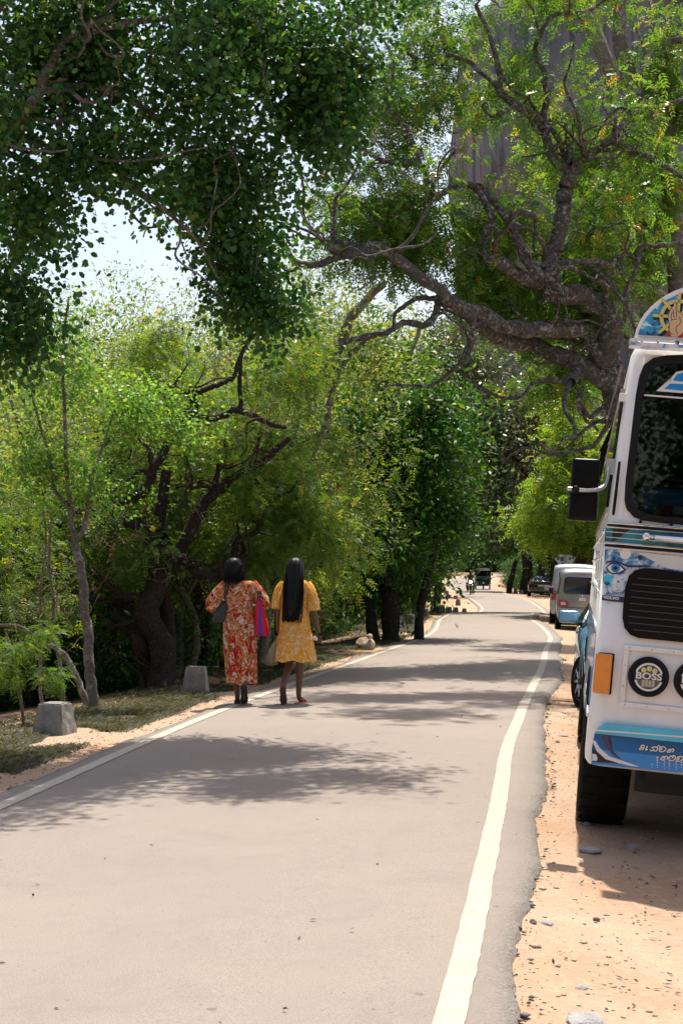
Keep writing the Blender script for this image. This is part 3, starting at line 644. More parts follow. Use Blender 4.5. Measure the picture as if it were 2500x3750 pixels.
broad("broadleaf_tree", "glossy dark green tree with bright top at the left of the bend", 401, M_BARK_DARK, M_LEAF_GLOSS, 1440, 34,
    [([(1440, 2300), (1420, 2150), (1380, 1950), (1360, 1700), (1400, 1500)], .24, .08), ([(1380, 2320), (1340, 2180), (1260, 2000), (1230, 1800)], .16, .06), ([(1540, 2280), (1560, 2150), (1600, 1950), (1600, 1750)], .13, .05)],
    [(70, 1300, 1640, 200, 240, 1.6, 0), (70, 1560, 1690, 200, 240, 1.6, .5), (60, 1400, 1900, 260, 180, 1.6, -.5), (50, 1610, 1900, 130, 170, 1.4, 0), (30, 1360, 1370, 130, 120, 1.2, 1), (34, 1560, 1520, 160, 110, 1.3, 0), (30, 1220, 2020, 160, 140, 1.0, -1), (34, 1470, 2120, 130, 60, 1.2, .6), (24, 1290, 2160, 110, 70, 1.0, .5), (34, 1200, 1780, 130, 180, 1.2, 0)],
    26, .27, .17, .07, subsp=.40)
broad("broadleaf_tree", "grey leaning tree with yellowish crown above the second walker", 402, M_BARK_GREY, M_LEAF_SCRUB, 1080, 29,
    [([(1080, 2380), (1090, 2000), (1120, 1600), (1166, 1381), (1224, 1331), (1274, 1190), (1365, 1074), (1398, 1033)], .15, .08), ([(1100, 2380), (1200, 1500), (1330, 1250), (1420, 1220)], .07, .05)],
    [(60, 1180, 1130, 260, 230, 1.6, 0), (50, 1330, 1320, 200, 170, 1.4, .5), (40, 1050, 1330, 160, 200, 1.4, 0)], 14, .24, .095, .042, subsp=.34, extra=[(200, 1150, 1150, 330, 330, 1.5)])
broad("broadleaf_tree", "dull olive-leaved tree over the middle of the road, behind the glossy one", 403, M_BARK_DARK, M_LEAF_OLIVE, 2060, 60,
    [([(2060, 2240), (2040, 2050), (1960, 1800), (1850, 1600), (1780, 1450)], .35, .12), ([(2050, 2240), (2010, 1900), (1980, 1600), (1960, 1400)], .25, .1)],
    [(80, 1700, 1450, 260, 200, 3, 0), (90, 1900, 1620, 260, 230, 3, 0), (60, 2050, 1480, 180, 180, 2.5, 1), (50, 1560, 1300, 200, 140, 2.5, 1), (40, 1830, 1850, 150, 130, 2, 0)], 28, .5, .24, .095, subsp=.7)
broad("neem_tree", "pale sunlit neem beside the bus mirror with a straight brown trunk", 404, M_BARK_BROWN, M_LEAF_PALE, 2140, 52,
    [([(2140, 2230), (2145, 2090), (2150, 1950), (2155, 1800), (2120, 1650)], .28, .16), ([(2140, 2150), (2110, 2020), (2070, 1950), (2040, 1900)], .12, .06)],
    [(60, 2130, 1620, 120, 110, 1.8, -1), (60, 2070, 1790, 140, 110, 1.8, -1), (50, 2200, 1850, 130, 130, 1.8, 0), (46, 2050, 1920, 100, 80, 1.6, 1.5), (30, 1970, 1880, 80, 100, 1.6, 0), (26, 2200, 2000, 80, 70, 1, .5)], 11, .36, .14, .048, kind='pinnate', subsp=.42)
broad("broadleaf_tree", "mid green tree shading the right bend above the dark hatchback", 405, M_BARK_DARK, M_LEAF_GLOSS, 1920, 106,
    [([(1920, 2200), (1925, 2100), (1930, 2020), (1910, 1930)], .45, .25), ([(1990, 2205), (1985, 2100), (1970, 2020)], .3, .2), ([(1860, 2195), (1870, 2120), (1890, 2050)], .25, .15)],
    [(80, 1870, 1940, 120, 90, 3, 2), (70, 1980, 1920, 110, 100, 3, 2), (40, 1815, 1940, 60, 40, 3, 2), (40, 1760, 1880, 100, 80, 3, 3)], 30, .42, .28, .12, subsp=.55, tint=(.1, 1))
broad("broadleaf_tree", "dark tree at the left kerb stones by the motorcycle", 406, M_BARK_DARK, M_LEAF_GLOSS, 1590, 64,
    [([(1590, 2260), (1600, 2150), (1610, 2050), (1600, 1900)], .22, .12), ([(1520, 2260), (1530, 2160), (1560, 2080), (1580, 2000)], .18, .1), ([(1470, 2280), (1450, 2150), (1440, 2050)], .2, .12)],
    [(60, 1570, 1970, 90, 80, 2.4, 0), (60, 1480, 1960, 120, 120, 2.4, 0), (40, 1600, 1870, 100, 100, 2.4, 0), (30, 1450, 2080, 80, 60, 2, 1)], 26, .34, .22, .095, subsp=.45)

# ------------------------------------------------------------------ the wood behind: prototypes, then single copies
def generic(name, label, seed, bark, leaf, h, stems, blobs, n_leaf, sp, ln, wd, bare=0, cat="tree", group=None, sub=2, subsp=.3, r0=.1, kind='clump', tint=(0, 1)):
    """a tree at the origin; blobs in metres: n, x, y, z, rx, ry, rz"""
    T = Tree(name, label, bark, leaf, seed, cat, group)
    for a in range(stems):
        d = T.r.normal(0, .22 * h, 2); q = T.r.normal(0, .04 * h, 2)
        T.limb([Vector((q[0] * .5, q[1] * .5, -.2)), Vector((q[0], q[1], .22 * h)), Vector((d[0] * .5, d[1] * .5, .45 * h)), Vector((d[0], d[1], .78 * h))], r0 * T.r.uniform(.7, 1), r0 * .3, 5)
    C = []
    for n, x, y, z, rx, ry, rz in blobs:
        v = unit(T.r.normal(0, 1, (n, 3))) * (T.r.random((n, 1)) ** .5); C.append(v * np.array([rx, ry, rz]) + np.array([x, y, z]))
    C = np.vstack(C); E, D = T.grow(C, .005, .010, 4, .17, 4, rmax=.03)
    if sub:
        C2 = np.repeat(E, sub, 0) + T.r.normal(0, subsp, (len(E) * sub, 3)); E2, D2 = T.grow(C2, .0035, .008, 3, .15, 3); E = np.vstack([E, E2]); D = np.vstack([D, D2])
    if kind == 'clump': T.clump(E, n_leaf, sp, ln, wd, tint=tint)
    else: T.pinnate(E, D, n_leaf, ln * 3.2, 5, ln, wd, sp, .6, tint=tint)
    if bare:
        v = unit(T.r.normal(0, 1, (bare, 3))) * (T.r.random((bare, 1)) ** .6); b = blobs[0]
        T.grow(v * np.array([b[4], b[5], h * .42]) + np.array([b[1], b[2], h * .52]), .0062, .009, 4, .22, 3, store=T.bare)
    return T.build((0, 0, 0))
def scatter(proto, spots, labels, group):
    for i, (px, D, sc, rz) in enumerate(spots):
        o = proto if i == 0 else copy_tree(proto)
        x = GX(px, D); o.location = (x, D, gz(x, D) - .05); o.scale = (sc, sc, sc * (0.92 + .16 * ((i * 37) % 10) / 10)); o.rotation_euler = (0, 0, rz)
        o["label"] = labels[i] if isinstance(labels, list) else labels; o["group"] = group
SCR = [(40, 3.9, .2, 0, 1.9, 1.7, 1.1), (0, 0, 0, 0, 0, 0, 0)]
scrub = generic("scrub_tree", "", 501, M_BARK_GREY, M_LEAF_SCRUB, 5.0, 4, [(80, 0, 0, 3.5, 2.0, 1.8, 1.3), (30, .9, .2, 2.5, 1.2, 1.2, .8), (26, -1, 0, 2.3, 1.1, 1.1, .8), (16, 0, -.3, 1.3, 1.4, 1.2, .7)], 18, .16, .080, .036, 200, subsp=.26, r0=.085)
LAB = "pale yellow-green scrub tree in the thicket behind the left roadside trees"; GRP = "scrub trees of the left thicket"
rs = np.random.default_rng(77)
scatter(scrub, [(40, 20.5, 1.0, 0), (330, 22, 1.1, 1), (640, 21, .95, 2.1), (900, 23, 1.15, 3), (-60, 25, 1.2, 4), (190, 27, 1.25, 5), (480, 28, 1.3, .4), (760, 27, 1.25, 1.5), (1000, 29, 1.2, 2.6),
    (60, 34, 1.5, 3.7), (330, 36, 1.6, 4.8), (640, 36, 1.5, 5.9), (900, 38, 1.5, .8), (1120, 36, 1.35, 1.9), (1200, 44, 1.5, .6), (1290, 58, 1.7, .2)], LAB, GRP)
tall = generic("tall_scrub_tree", "", 506, M_BARK_GREY, M_LEAF_SCRUB, 11.5, 4, [(120, 0, 0, 8.6, 3.4, 3.0, 3.0), (50, 1.8, .3, 6.0, 2.6, 2.4, 1.8), (50, -1.8, 0, 5.6, 2.6, 2.4, 1.8), (30, 0, -.4, 3.2, 3.0, 2.6, 1.6)], 26, .32, .14, .062, 170, subsp=.5, r0=.17)
scatter(tall, [(200, 46, 1.0, 2.2), (520, 48, 1.02, 3.3), (820, 50, 1.0, 4.4), (1080, 52, .95, 5.5), (-20, 48, 1.0, 1.2), (1180, 47, 1.08, .9), (1340, 54, 1.05, 2.0), (980, 43, .9, 3.0), (400, 43, .92, 4.0), (660, 44, .95, 5.0)], "tall pale scrub tree showing its top against the sky behind the left thicket", "tall scrub trees at the back of the thicket")
feather = generic("feathery_tree", "", 502, M_BARK_DARK, M_LEAF_FEATHER, 4.4, 3, [(60, 0, 0, 3.1, 1.7, 1.6, 1.2), (26, .7, 0, 2.0, 1.1, 1.1, .8), (20, -.8, .2, 1.8, 1.0, 1.0, .8)], 7, .10, .075, .022, 60, subsp=.24, r0=.08, kind='pinnate')
scatter(feather, [(130, 19.3, .95, .3), (720, 21.5, 1.0, 1.4), (1010, 21.8, 1.0, 2.2), (420, 21.6, 1.05, 3.1), (850, 25, 1.25, 4), (1150, 30, 1.2, 5), (-30, 17.5, .8, 5.5)], ["feathery green tree behind the slim grey-trunked tree at the left", "feathery green tree behind the floral dress", "feathery green tree behind the yellow dress", "feathery green tree between the slim grey trunk and the gnarled dark trunk", "larger feathery tree set back between the two walkers' heads", "feathery green tree right of the yellow dress, near the verge", "feathery green tree cut by the left edge of the picture"], "feathery trees of the left thicket")
bush = generic("understorey_bush", "", 503, M_BARK_DARK, M_LEAF_GLOSS, 2.0, 5, [(60, 0, 0, 1.1, 1.2, 1.0, .9), (20, .5, 0, .5, .9, .8, .4), (20, -.5, 0, .5, .9, .8, .4)], 20, .15, .085, .042, 30, "shrub", subsp=.22, r0=.025, tint=(0, .85))
spots = []
for D in (19.6, 20.6, 22, 24.5, 27.5, 31, 35, 40, 46, 53, 61, 70, 80, 92, 106):
    edge = PX0 + (np.interp(D, RY, RXL) - 1.75 - .024 * D) * F / D
    for k in range(5 if D < 40 else 3):
        px = edge - (k + .15 + rs.random() * .4) * 1.75 * F / D
        if px > -250: spots.append((px, D + rs.uniform(-.4, .4), rs.uniform(.75, 1.15) * (1 + max(0, D - 30) * .012), rs.uniform(0, 6.2)))
scatter(bush, spots, "dark leafy bush filling the shade under the left roadside trees", "understorey bushes on the left")
bushr = copy_tree(bush)
spots = []
for D in (40, 47, 55, 64, 75, 88, 104, 124):
    edge = PX0 + (np.interp(D, RY, RXL) + 3.13 + 4.2) * F / D
    for k in range(2): spots.append((edge + (k + rs.random() * .4) * 2.2 * F / D, D + rs.uniform(-2, 2), rs.uniform(1.0, 1.6), rs.uniform(0, 6.2)))
scatter(bushr, spots, "dark leafy bush in the shade beyond the right shoulder", "understorey bushes on the right")
bushf = copy_tree(bush); spots = []
for x in np.arange(2, 46, 2.6): spots.append((x, 173.5 + rs.uniform(-1, 1) + max(0, x - 30) * .15, rs.uniform(1.9, 2.6)))
for y in np.arange(96, 170, 7): spots.append((float(np.interp(y, ROAD[:, 1], ROAD[:, 0])) - 5.6 - (y - 96) * .02 + rs.uniform(-1, .3), y, rs.uniform(1.3, 1.9)))
for y in np.arange(112, 160, 4.5): spots.append((float(np.interp(y, ROAD[:, 1], ROAD[:, 0])) + 4.9 + rs.uniform(-.3, .6) + max(0, y - 136) * .35, y, rs.uniform(1.2, 1.8)))
for i, (x, y, sc) in enumerate(spots):
    o = bushf if i == 0 else copy_tree(bushf)
    o.location = (x, y, gz(x, y) - .05); o.scale = (sc, sc, sc); o.rotation_euler = (0, 0, rs.uniform(0, 6.2)); o["label"] = "dark bush at the foot of the forest by the far bend"; o["group"] = "bushes by the far bend"
far = generic("wood_tree", "", 504, M_BARK_DARK, M_LEAF_FAR, 9.0, 3, [(90, 0, 0, 6.2, 3.4, 3.2, 2.8), (40, 1.5, 0, 3.6, 2.2, 2.2, 1.6), (40, -1.5, 0, 3.4, 2.2, 2.2, 1.6), (20, 0, 0, 1.8, 2.4, 2.2, 1.2)], 30, .42, .26, .13, 0, subsp=.6, r0=.22)
def scat_world(proto, pts, label, group):
    for i, (x, y, sc) in enumerate(pts):
        o = proto if i == 0 else copy_tree(proto)
        o.location = (x, y, gz(x, y) - .1); o.scale = (sc, sc, sc * rs.uniform(.9, 1.15)); o.rotation_euler = (0, 0, rs.uniform(0, 6.2)); o["label"] = label; o["group"] = group
pts = []
for y, x0, x1, st, sc in ((66, -9, 2.0, 4.5, 1.0), (78, -14, 3.0, 4.8, 1.05), (92, -16, 4.5, 5, 1.1), (108, -18, 5.5, 5, 1.15), (124, -16, 6.5, 5, 1.2), (140, -14, 7, 5.5, 1.2)):
    for x in np.arange(x0, x1, st): pts.append((x + rs.uniform(-1, 1), y + rs.uniform(-3, 3), sc * rs.uniform(.85, 1.1)))
scat_world(far, pts, "dark green tree deep in the wood left of the road", "trees of the wood on the left")
pts = []; f2 = copy_tree(far)
for y, x0, x1, st, sc in ((70, 16, 24, 4.5, 1.0), (84, 17, 28, 5, 1.1), (100, 17.5, 32, 5, 1.15), (118, 19, 36, 5.5, 1.2), (136, 21, 40, 5.5, 1.2)):
    for x in np.arange(x0, x1, st): pts.append((x + rs.uniform(-.6, .8), y + rs.uniform(-3, 3), sc * rs.uniform(.85, 1.1)))
scat_world(f2, pts, "dark green tree deep in the wood right of the road", "trees of the wood on the right")
pts = []; f3 = copy_tree(far)
for y, x0, x1, st, sc in ((176, -6, 46, 5, 1.2), (186, -14, 60, 5.5, 1.35), (200, -30, 80, 7, 1.7), (220, -40, 95, 9, 2.2)):
    for x in np.arange(x0, x1, st): pts.append((x + rs.uniform(-1, 1), y + rs.uniform(-2, 2), sc * rs.uniform(.85, 1.1)))
scat_world(f3, pts, "dark tree of the wall of forest beyond the far bend", "trees beyond the far bend")

pts = []; f4 = copy_tree(far)
for x in (-26, -19, -12, -6, 0, 6, 12, 19, 26): pts.append((x + rs.uniform(-1, 1), -24 + rs.uniform(-5, 3) - abs(x) * .1, rs.uniform(1.0, 1.4)))
scat_world(f4, pts, "tree standing behind the viewer, mirrored in the bus windscreen", "trees behind the viewer")
# ------------------------------------------------------------------ the great rock and the forested slope far behind
def cliff_mat():
    m, N, L, b = mat_new("cliff_rock"); tc = N.new("ShaderNodeTexCoord").outputs["Object"]
    mp = N.new("ShaderNodeMapping"); mp.inputs["Scale"].default_value = (1, 1, .09); L.new(tc, mp.inputs[0])
    a = noise(N, L, mp.outputs[0], .11, 6, .6); c2 = noise(N, L, mp.outputs[0], .4, 4, .6); d = noise(N, L, tc, .05, 4)
    c = mixc(N, L, step(N, L, a, .36, .62), (.09, .10, .125), (.20, .195, .205)); c = mixc(N, L, step(N, L, d, .5, .7), c, (.27, .19, .17))
    c = mixc(N, L, mathn(N, L, 'MULTIPLY', step(N, L, c2, .52, .62), .8), c, (.075, .075, .085))
    L.new(c, b.inputs["Base Color"]); b.inputs["Roughness"].default_value = .9; bump(N, L, b, a, .8, 2.0); return m
A = np.linspace(0, 2 * np.pi, 160, endpoint=False); Z = np.linspace(-5, 215, 60)
AA, ZA = np.meshgrid(A, Z); v3 = VNoise(55); v4 = VNoise(56)
R = 92 + 16 * v3(AA * 3.2, ZA * .012 + 3) + 7 * v4(AA * 9, ZA * .02) + 3 * v3(AA * 30, ZA * .03)
R = R * np.where(ZA > 185, np.sqrt(np.clip(1 - ((ZA - 185) / 30.5) ** 2, 0.001, 1)), 1) + np.clip(30 - ZA, 0, 35) * .5
V = np.stack([np.cos(AA) * R * 1.1, np.sin(AA) * R, ZA], -1).reshape(-1, 3)
i = (np.arange(59)[:, None] * 160 + np.arange(160)[None]); j = (np.arange(59)[:, None] * 160 + (np.arange(160)[None] + 1) % 160)
rock = mk_np("rock_cliff", V, np.stack([i, j, j + 160, i + 160], -1).reshape(-1, 4), cliff_mat(), smooth=True)
rock.location = (145, 520, 0); tag(rock, "huge streaked rock face rising beyond the trees at upper right", None, None, "structure")
def slope_mat():
    m, N, L, b = mat_new("forest_slope"); tc = N.new("ShaderNodeTexCoord").outputs["Object"]
    a = noise(N, L, tc, .35, 6, .7); d = noise(N, L, tc, .06, 4)
    c = mixc(N, L, step(N, L, a, .35, .65), (.035, .055, .02), (.12, .14, .06)); c = mixc(N, L, step(N, L, d, .5, .7), c, (.20, .18, .13))
    L.new(c, b.inputs["Base Color"]); b.inputs["Roughness"].default_value = 1; bump(N, L, b, a, 1, 3.0); return m
X, Y = np.meshgrid(np.linspace(-260, 330, 150), np.linspace(250, 640, 80))
H = 62 * np.exp(-(((X - 120) / 150) ** 2 + ((Y - 480) / 130) ** 2)) + 6 * v3(X * .05, Y * .05) + 7 * np.abs(v4(X * .22, Y * .22)) + 3 * v3(X * .6, Y * .6) - 3
i = (np.arange(79)[:, None] * 150 + np.arange(149)[None]).ravel()
hl = mk_np("hill", np.stack([X, Y, H], -1).reshape(-1, 3), np.stack([i, i + 1, i + 151, i + 150], -1), slope_mat(), smooth=False)
tag(hl, "forested slope at the foot of the great rock", None, None, "structure")
tot = sum(len(m.polygons) * 2 for m in bpy.data.meshes); print("TRIS ~", tot)

# ------------------------------------------------------------------ the bus
def dusty_white():
    m, N, L, b = mat_new("white_paint"); tc = N.new("ShaderNodeTexCoord").outputs["Object"]
    mp = N.new("ShaderNodeMapping"); mp.inputs["Scale"].default_value = (1, 1, .22); L.new(tc, mp.inputs[0])
    n1 = noise(N, L, tc, 2.2, 6, .65); n2 = noise(N, L, mp.outputs[0], 14, 5, .7); n3 = noise(N, L, tc, 70, 3, .6)
    c = mixc(N, L, mathn(N, L, 'MULTIPLY', step(N, L, n1, .42, .75), .30), (.80, .78, .77), (.60, .53, .46)); c = mixc(N, L, mathn(N, L, 'MULTIPLY', step(N, L, n2, .56, .74), .28), c, (.50, .44, .38)); c = mixc(N, L, mathn(N, L, 'MULTIPLY', step(N, L, n3, .68, .74), .35), c, (.40, .34, .29))
    L.new(c, b.inputs["Base Color"]); b.inputs["Coat Weight"].default_value = .3; L.new(mathn(N, L, 'ADD', .22, mathn(N, L, 'MULTIPLY', n1, .3)), b.inputs["Roughness"]); return m
M_WHITE = dusty_white()
M_CHROME = plain("chrome", (.75, .75, .76), .12, 1.0)
M_STEEL = plain("brushed_steel", (.5, .5, .5), .35, 1.0, var=.2, scale=20); M_RUBBER = plain("black_rubber", (.008, .008, .009), .5, spec=.2)
M_BLACK = plain("gloss_black", (.004, .004, .005), .3, spec=.15); M_TYRE = plain("tyre_rubber", (.008, .008, .008), .8, spec=.1, var=.3, scale=30, bump=.4)
M_ORANGE = plain("amber_lens", (.75, .22, .01), .25, coat=.6, var=.15, scale=12); M_DARKIN = plain("dark_interior", (.02, .02, .022), .8)
M_BLUE = plain("print_blue", (.0, .23, .62), .3, coat=.3); M_NAVY = plain("print_navy", (.004, .012, .09), .3, coat=.4); M_CYAN = plain("print_cyan", (.04, .50, .72), .3, coat=.4, var=.35, scale=6)
M_PWHITE = plain("print_white", (.72, .71, .70), .35); M_YEL = plain("print_yellow", (.62, .52, .16), .4); M_SKIN_P = plain("print_skin", (.62, .42, .24), .4); M_RED = plain("print_red", (.55, .03, .015), .4); M_INK = plain("print_black", (.006, .006, .008), .4)
M_GREYCLOTH = plain("awning_cloth", (.17, .14, .12), .8, var=.25, scale=9)
def glass_mat(name, tint=(.45, .5, .5), gl=1.0):
    m, N, L, b = mat_new(name); N.remove(b); out = N["Material Output"]
    t = N.new("ShaderNodeBsdfTransparent"); t.inputs[0].default_value = (*tint, 1); g = N.new("ShaderNodeBsdfGlossy"); g.inputs["Roughness"].default_value = .015
    fr = N.new("ShaderNodeFresnel"); fr.inputs[0].default_value = 1.5; mx = N.new("ShaderNodeMixShader")
    L.new(mathn(N, L, 'MULTIPLY', fr.outputs[0], gl), mx.inputs[0]); L.new(t.outputs[0], mx.inputs[1]); L.new(g.outputs[0], mx.inputs[2]); L.new(mx.outputs[0], out.inputs[0]); return m
M_GLASS = glass_mat("window_glass"); M_TINT = plain("tinted_glass", (.006, .007, .008), .05, spec=.25)
def marble_mat(name, scale, a, b_, c, seed=0.0, dist=3.0):
    m, N, L, b = mat_new(name); tc = N.new("ShaderNodeTexCoord").outputs["Object"]
    mp = N.new("ShaderNodeMapping"); mp.inputs["Location"].default_value = (seed, 0, seed * 2); L.new(tc, mp.inputs[0])
    n1 = noise(N, L, mp.outputs[0], scale, 5, .55, dist); n2 = noise(N, L, mp.outputs[0], scale * 2.2, 4, .6, dist * .7)
    col = mixc(N, L, step(N, L, n1, .42, .56), a, b_); col = mixc(N, L, step(N, L, n2, .55, .64), col, c); col = mixc(N, L, step(N, L, n1, .60, .66), col, (.66, .72, .76))
    L.new(col, b.inputs["Base Color"]); b.inputs["Roughness"].default_value = .3; b.inputs["Coat Weight"].default_value = .4; return m
M_MARB1 = marble_mat("print_marble_blue", 5.5, (.01, .17, .42), (.02, .36, .58), (.01, .03, .18), 3.0)
M_MARB2 = marble_mat("print_marble_white", 8, (.02, .14, .36), (.62, .64, .68), (.02, .30, .55), 8.0, 2.2)

YAW, ROLL = math.radians(9.54), math.radians(5.1)
BM = Matrix.Translation((1.322, 8.0, -.085)) @ Matrix.Rotation(-YAW, 4, 'Z') @ Matrix.Rotation(ROLL, 4, 'Y'); BI = BM.inverted()
bus = empty("bus"); bus.matrix_world = BM
tag(bus, "white and blue decorated bus parked on the right shoulder facing the camera", "bus")
def Fp(px, py, y=0.0):
    """point of the bus front plane (local x, z) that shows at a photo pixel"""
    o = BI @ Vector((0, 0, CH)); d = (BI @ W(px, py, 8.0)) - o; t = (y - o.y) / d.y; p = o + d * t; return (p.x, p.z)
BW = 2.36
def flat(name, pts, y, th, mat, parent=bus, mirror=False, px=True, smooth=False):
    """thin plate on the bus front, outline given in photo pixels (or local x, z)"""
    P = [Fp(*p, -y) for p in pts] if px else list(pts)
    if mirror: P = P + [(BW - x, z) for x, z in reversed(P)]
    a = sum(P[i][0] * P[(i + 1) % len(P)][1] - P[(i + 1) % len(P)][0] * P[i][1] for i in range(len(P)))
    if a < 0: P = P[::-1]
    n = len(P); V = [(x, -y - th, z) for x, z in P] + [(x, -y, z) for x, z in P]
    Fc = [tuple(range(n)), tuple(range(2 * n - 1, n - 1, -1))] + [(j, i, i + n, j + n) for i, j in ((i, (i + 1) % n) for i in range(n))]
    bm = bmesh.new(); vs = [bm.verts.new(v) for v in V]
    for f in Fc: bm.faces.new([vs[i] for i in f])
    bmesh.ops.triangulate(bm, faces=[f for f in bm.faces if len(f.verts) > 4])
    bmesh.ops.recalc_face_normals(bm, faces=bm.faces); return from_bm(name, bm, mat, parent, smooth)
def rrect(cx, cz, w, h, r, n=6):
    out = []
    for k, (sx, sz) in enumerate(((1, 1), (-1, 1), (-1, -1), (1, -1))):
        for i in range(n + 1):
            a = math.pi / 2 * (k + i / n); out.append((cx + sx * (w / 2 - r) + r * math.cos(a), cz + sz * (h / 2 - r) + r * math.sin(a)))
    return out
def circ(cx, cz, r, n=28, a0=0, a1=2 * math.pi, open_=False): return [(cx + r * math.cos(a0 + (a1 - a0) * i / n), cz + r * math.sin(a0 + (a1 - a0) * i / n)) for i in range(n + 1 if open_ or a1 - a0 < 6.2 else n)]
def arc_band(cx, cz, r0, r1, a0, a1, n=18): return circ(cx, cz, r1, n, a0, a1, True) + circ(cx, cz, r0, n, a0, a1, True)[::-1]
def on_bus(px, py, D): return BI @ W(px, py, D)

zb, zbelt, ztop, BL = .48, 1.80, 2.80, 6.7
def plan(ins, y0, r=.09, closed=True):
    x0, x1 = ins, BW - ins; out = []
    for k in range(7):
        a = math.pi / 2 * k / 6; out.append((x0 + r - r * math.sin(a), y0 + r - r * math.cos(a)))
    out = [(x, y) for x, y in out]; out += [(x0, 1.5), (x0, 4), (x0, BL - .1), (x0 + .1, BL), (x1 - .1, BL), (x1, BL - .1), (x1, 4), (x1, 1.5)]
    out += [(BW - x, y) for x, y in reversed(out[:7])]
    return out
rings = [[(x, y, z) for x, y in plan(i, f)] for z, i, f in ((zb, .02, .03), (zb + .03, .0, .0), (1.0, 0, 0), (zbelt, .0, 0))]
loft("body", rings, M_WHITE, bus, True)
bpy.data.objects["body"].data.polygons.foreach_set("use_smooth", [len(p.vertices) == 4 for p in bpy.data.objects["body"].data.polygons])
# upper shell, open at the front where the windscreen sits
up = [[(x, y, z) for x, y in plan(i, f)] for z, i, f in ((zbelt + .002, .004, .0), (2.3, .025, .012), (ztop, .052, .03), (2.93, .10, .10), (3.05, .28, .25), (3.10, .6, .5))]
V = [p for r in up for p in r]; n = len(up[0]); fc = []
for i in range(len(up) - 1):
    for j in range(n):
        if j == n - 1 and i < 2: continue
        k = (j + 1) % n; fc.append((i * n + j, i * n + k, (i + 1) * n + k, (i + 1) * n + j))
fc.append(tuple(range(len(V) - n, len(V)))); mk("upper_body", V, fc, M_WHITE, bus, True)
# windscreen surround: outer outline of the upper front, inner outline of the rubber gasket
GO = [(2500, 1300), (2440, 1302), (2390, 1312), (2355, 1338), (2338, 1380), (2325, 1450), (2305, 1620), (2288, 1760), (2284, 1830), (2292, 1865), (2320, 1895), (2360, 1908), (2420, 1916), (2500, 1923)]
GI = [(2500, 1332), (2440, 1334), (2400, 1344), (2378, 1364), (2365, 1400), (2352, 1470), (2334, 1620), (2316, 1760), (2312, 1825), (2320, 1850), (2342, 1873), (2380, 1885), (2430, 1891), (2500, 1897)]
def mirrored(pts): P = [Fp(*p) for p in pts]; return P + [(BW - x, z) for x, z in reversed(P)]
def ring_plate(name, outer, inner, y, th, mat, n=72):
    c = (BW / 2, sum(z for _, z in inner) / len(inner))
    def hit(poly, a):
        d = (math.cos(a), math.sin(a)); best = 0
        for (x0, z0), (x1, z1) in zip(poly, poly[1:] + poly[:1]):
            ex, ez = x1 - x0, z1 - z0; den = d[0] * ez - d[1] * ex
            if abs(den) < 1e-9: continue
            t = ((x0 - c[0]) * ez - (z0 - c[1]) * ex) / den; s = ((x0 - c[0]) * d[1] - (z0 - c[1]) * d[0]) / den
            if t > 0 and -1e-6 <= s <= 1 + 1e-6: best = max(best, t)
        return (c[0] + d[0] * best, c[1] + d[1] * best)
    A = sorted(set([math.atan2(z - c[1], x - c[0]) for x, z in inner + outer])); V, Fc = [], []
    for a in A:
        o, i = hit(outer, a), hit(inner, a); V += [(o[0], -y - th, o[1]), (i[0], -y - th, i[1]), (i[0], -y + .03, i[1])]
    m = len(A)
    for i in range(m):
        j = (i + 1) % m; Fc += [(i * 3, j * 3, j * 3 + 1, i * 3 + 1), (i * 3 + 1, j * 3 + 1, j * 3 + 2, i * 3 + 2)]
    return mk(name, V, Fc, mat, bus)
front_outer = [(.085, zbelt), (BW - .085, zbelt), (BW - .10, 2.3), (BW - .13, ztop), (.13, ztop), (.10, 2.3)]
ring_plate("windscreen_surround", front_outer, mirrored(GO), 0, .001, M_WHITE)
ring_plate("windscreen_gasket", mirrored(GO), mirrored(GI), .004, .012, M_RUBBER)
flat("windscreen", mirrored(GI), -.006, .005, M_GLASS, px=False)
# behind the glass
box("dashboard", (.15, .12, zbelt - .1), (BW - .15, .55, 1.80), M_DARKIN, bus)
M_QUILT = plain("quilted_blue_cover", (.05, .40, .95), .35, var=.3, scale=7, coat=.2)
q0, q1 = Fp(2352, 1782, .12), Fp(2335, 1880, .12)
bm = bmesh.new(); nq = (26, 8); vs = []
for i in range(nq[0] + 1):
    for j in range(nq[1] + 1):
        x = q0[0] + (1.5) * i / nq[0]; z = q1[1] + (q0[1] - q1[1]) * j / nq[1]; vs.append(bm.verts.new((x, .13 - .018 * abs(math.sin(i * math.pi / 2) * math.sin(j * math.pi / 2)) + .05 * j / nq[1], z)))
for i in range(nq[0]):
    for j in range(nq[1]): a = i * (nq[1] + 1) + j; bm.faces.new([vs[a], vs[a + nq[1] + 1], vs[a + nq[1] + 2], vs[a + 1]])
dash_cover = from_bm("dash_cover", bm, M_QUILT, bus)
for dz in (0, .035):
    p = [Fp(2368 + 4 * (dz > 0), 1768 - 550 * dz, .1), Fp(2800, 1810 - 550 * dz, .1)]
    tube("dash_rail", [(p[0][0], .10, p[0][1]), (p[1][0], .10, p[1][1])], .006, M_CHROME, bus, 8, 1)
a = Fp(2438, 1868, .09); box("dash_ornament", (a[0] - .03, .07, a[1] - .025), (a[0] + .03, .11, a[1] + .03), plain("ornament_red", (.6, .03, .02), .4), bus, .01)
a = Fp(2480, 1872, .09); box("dash_ornament", (a[0] - .03, .07, a[1] - .02), (a[0] + .04, .11, a[1] + .028), M_PWHITE, bus, .008)
a = Fp(2405, 1872, .09); box("dash_ornament", (a[0] - .02, .07, a[1] - .02), (a[0] + .02, .10, a[1] + .02), plain("ornament_gold", (.45, .32, .05), .4), bus, .008)
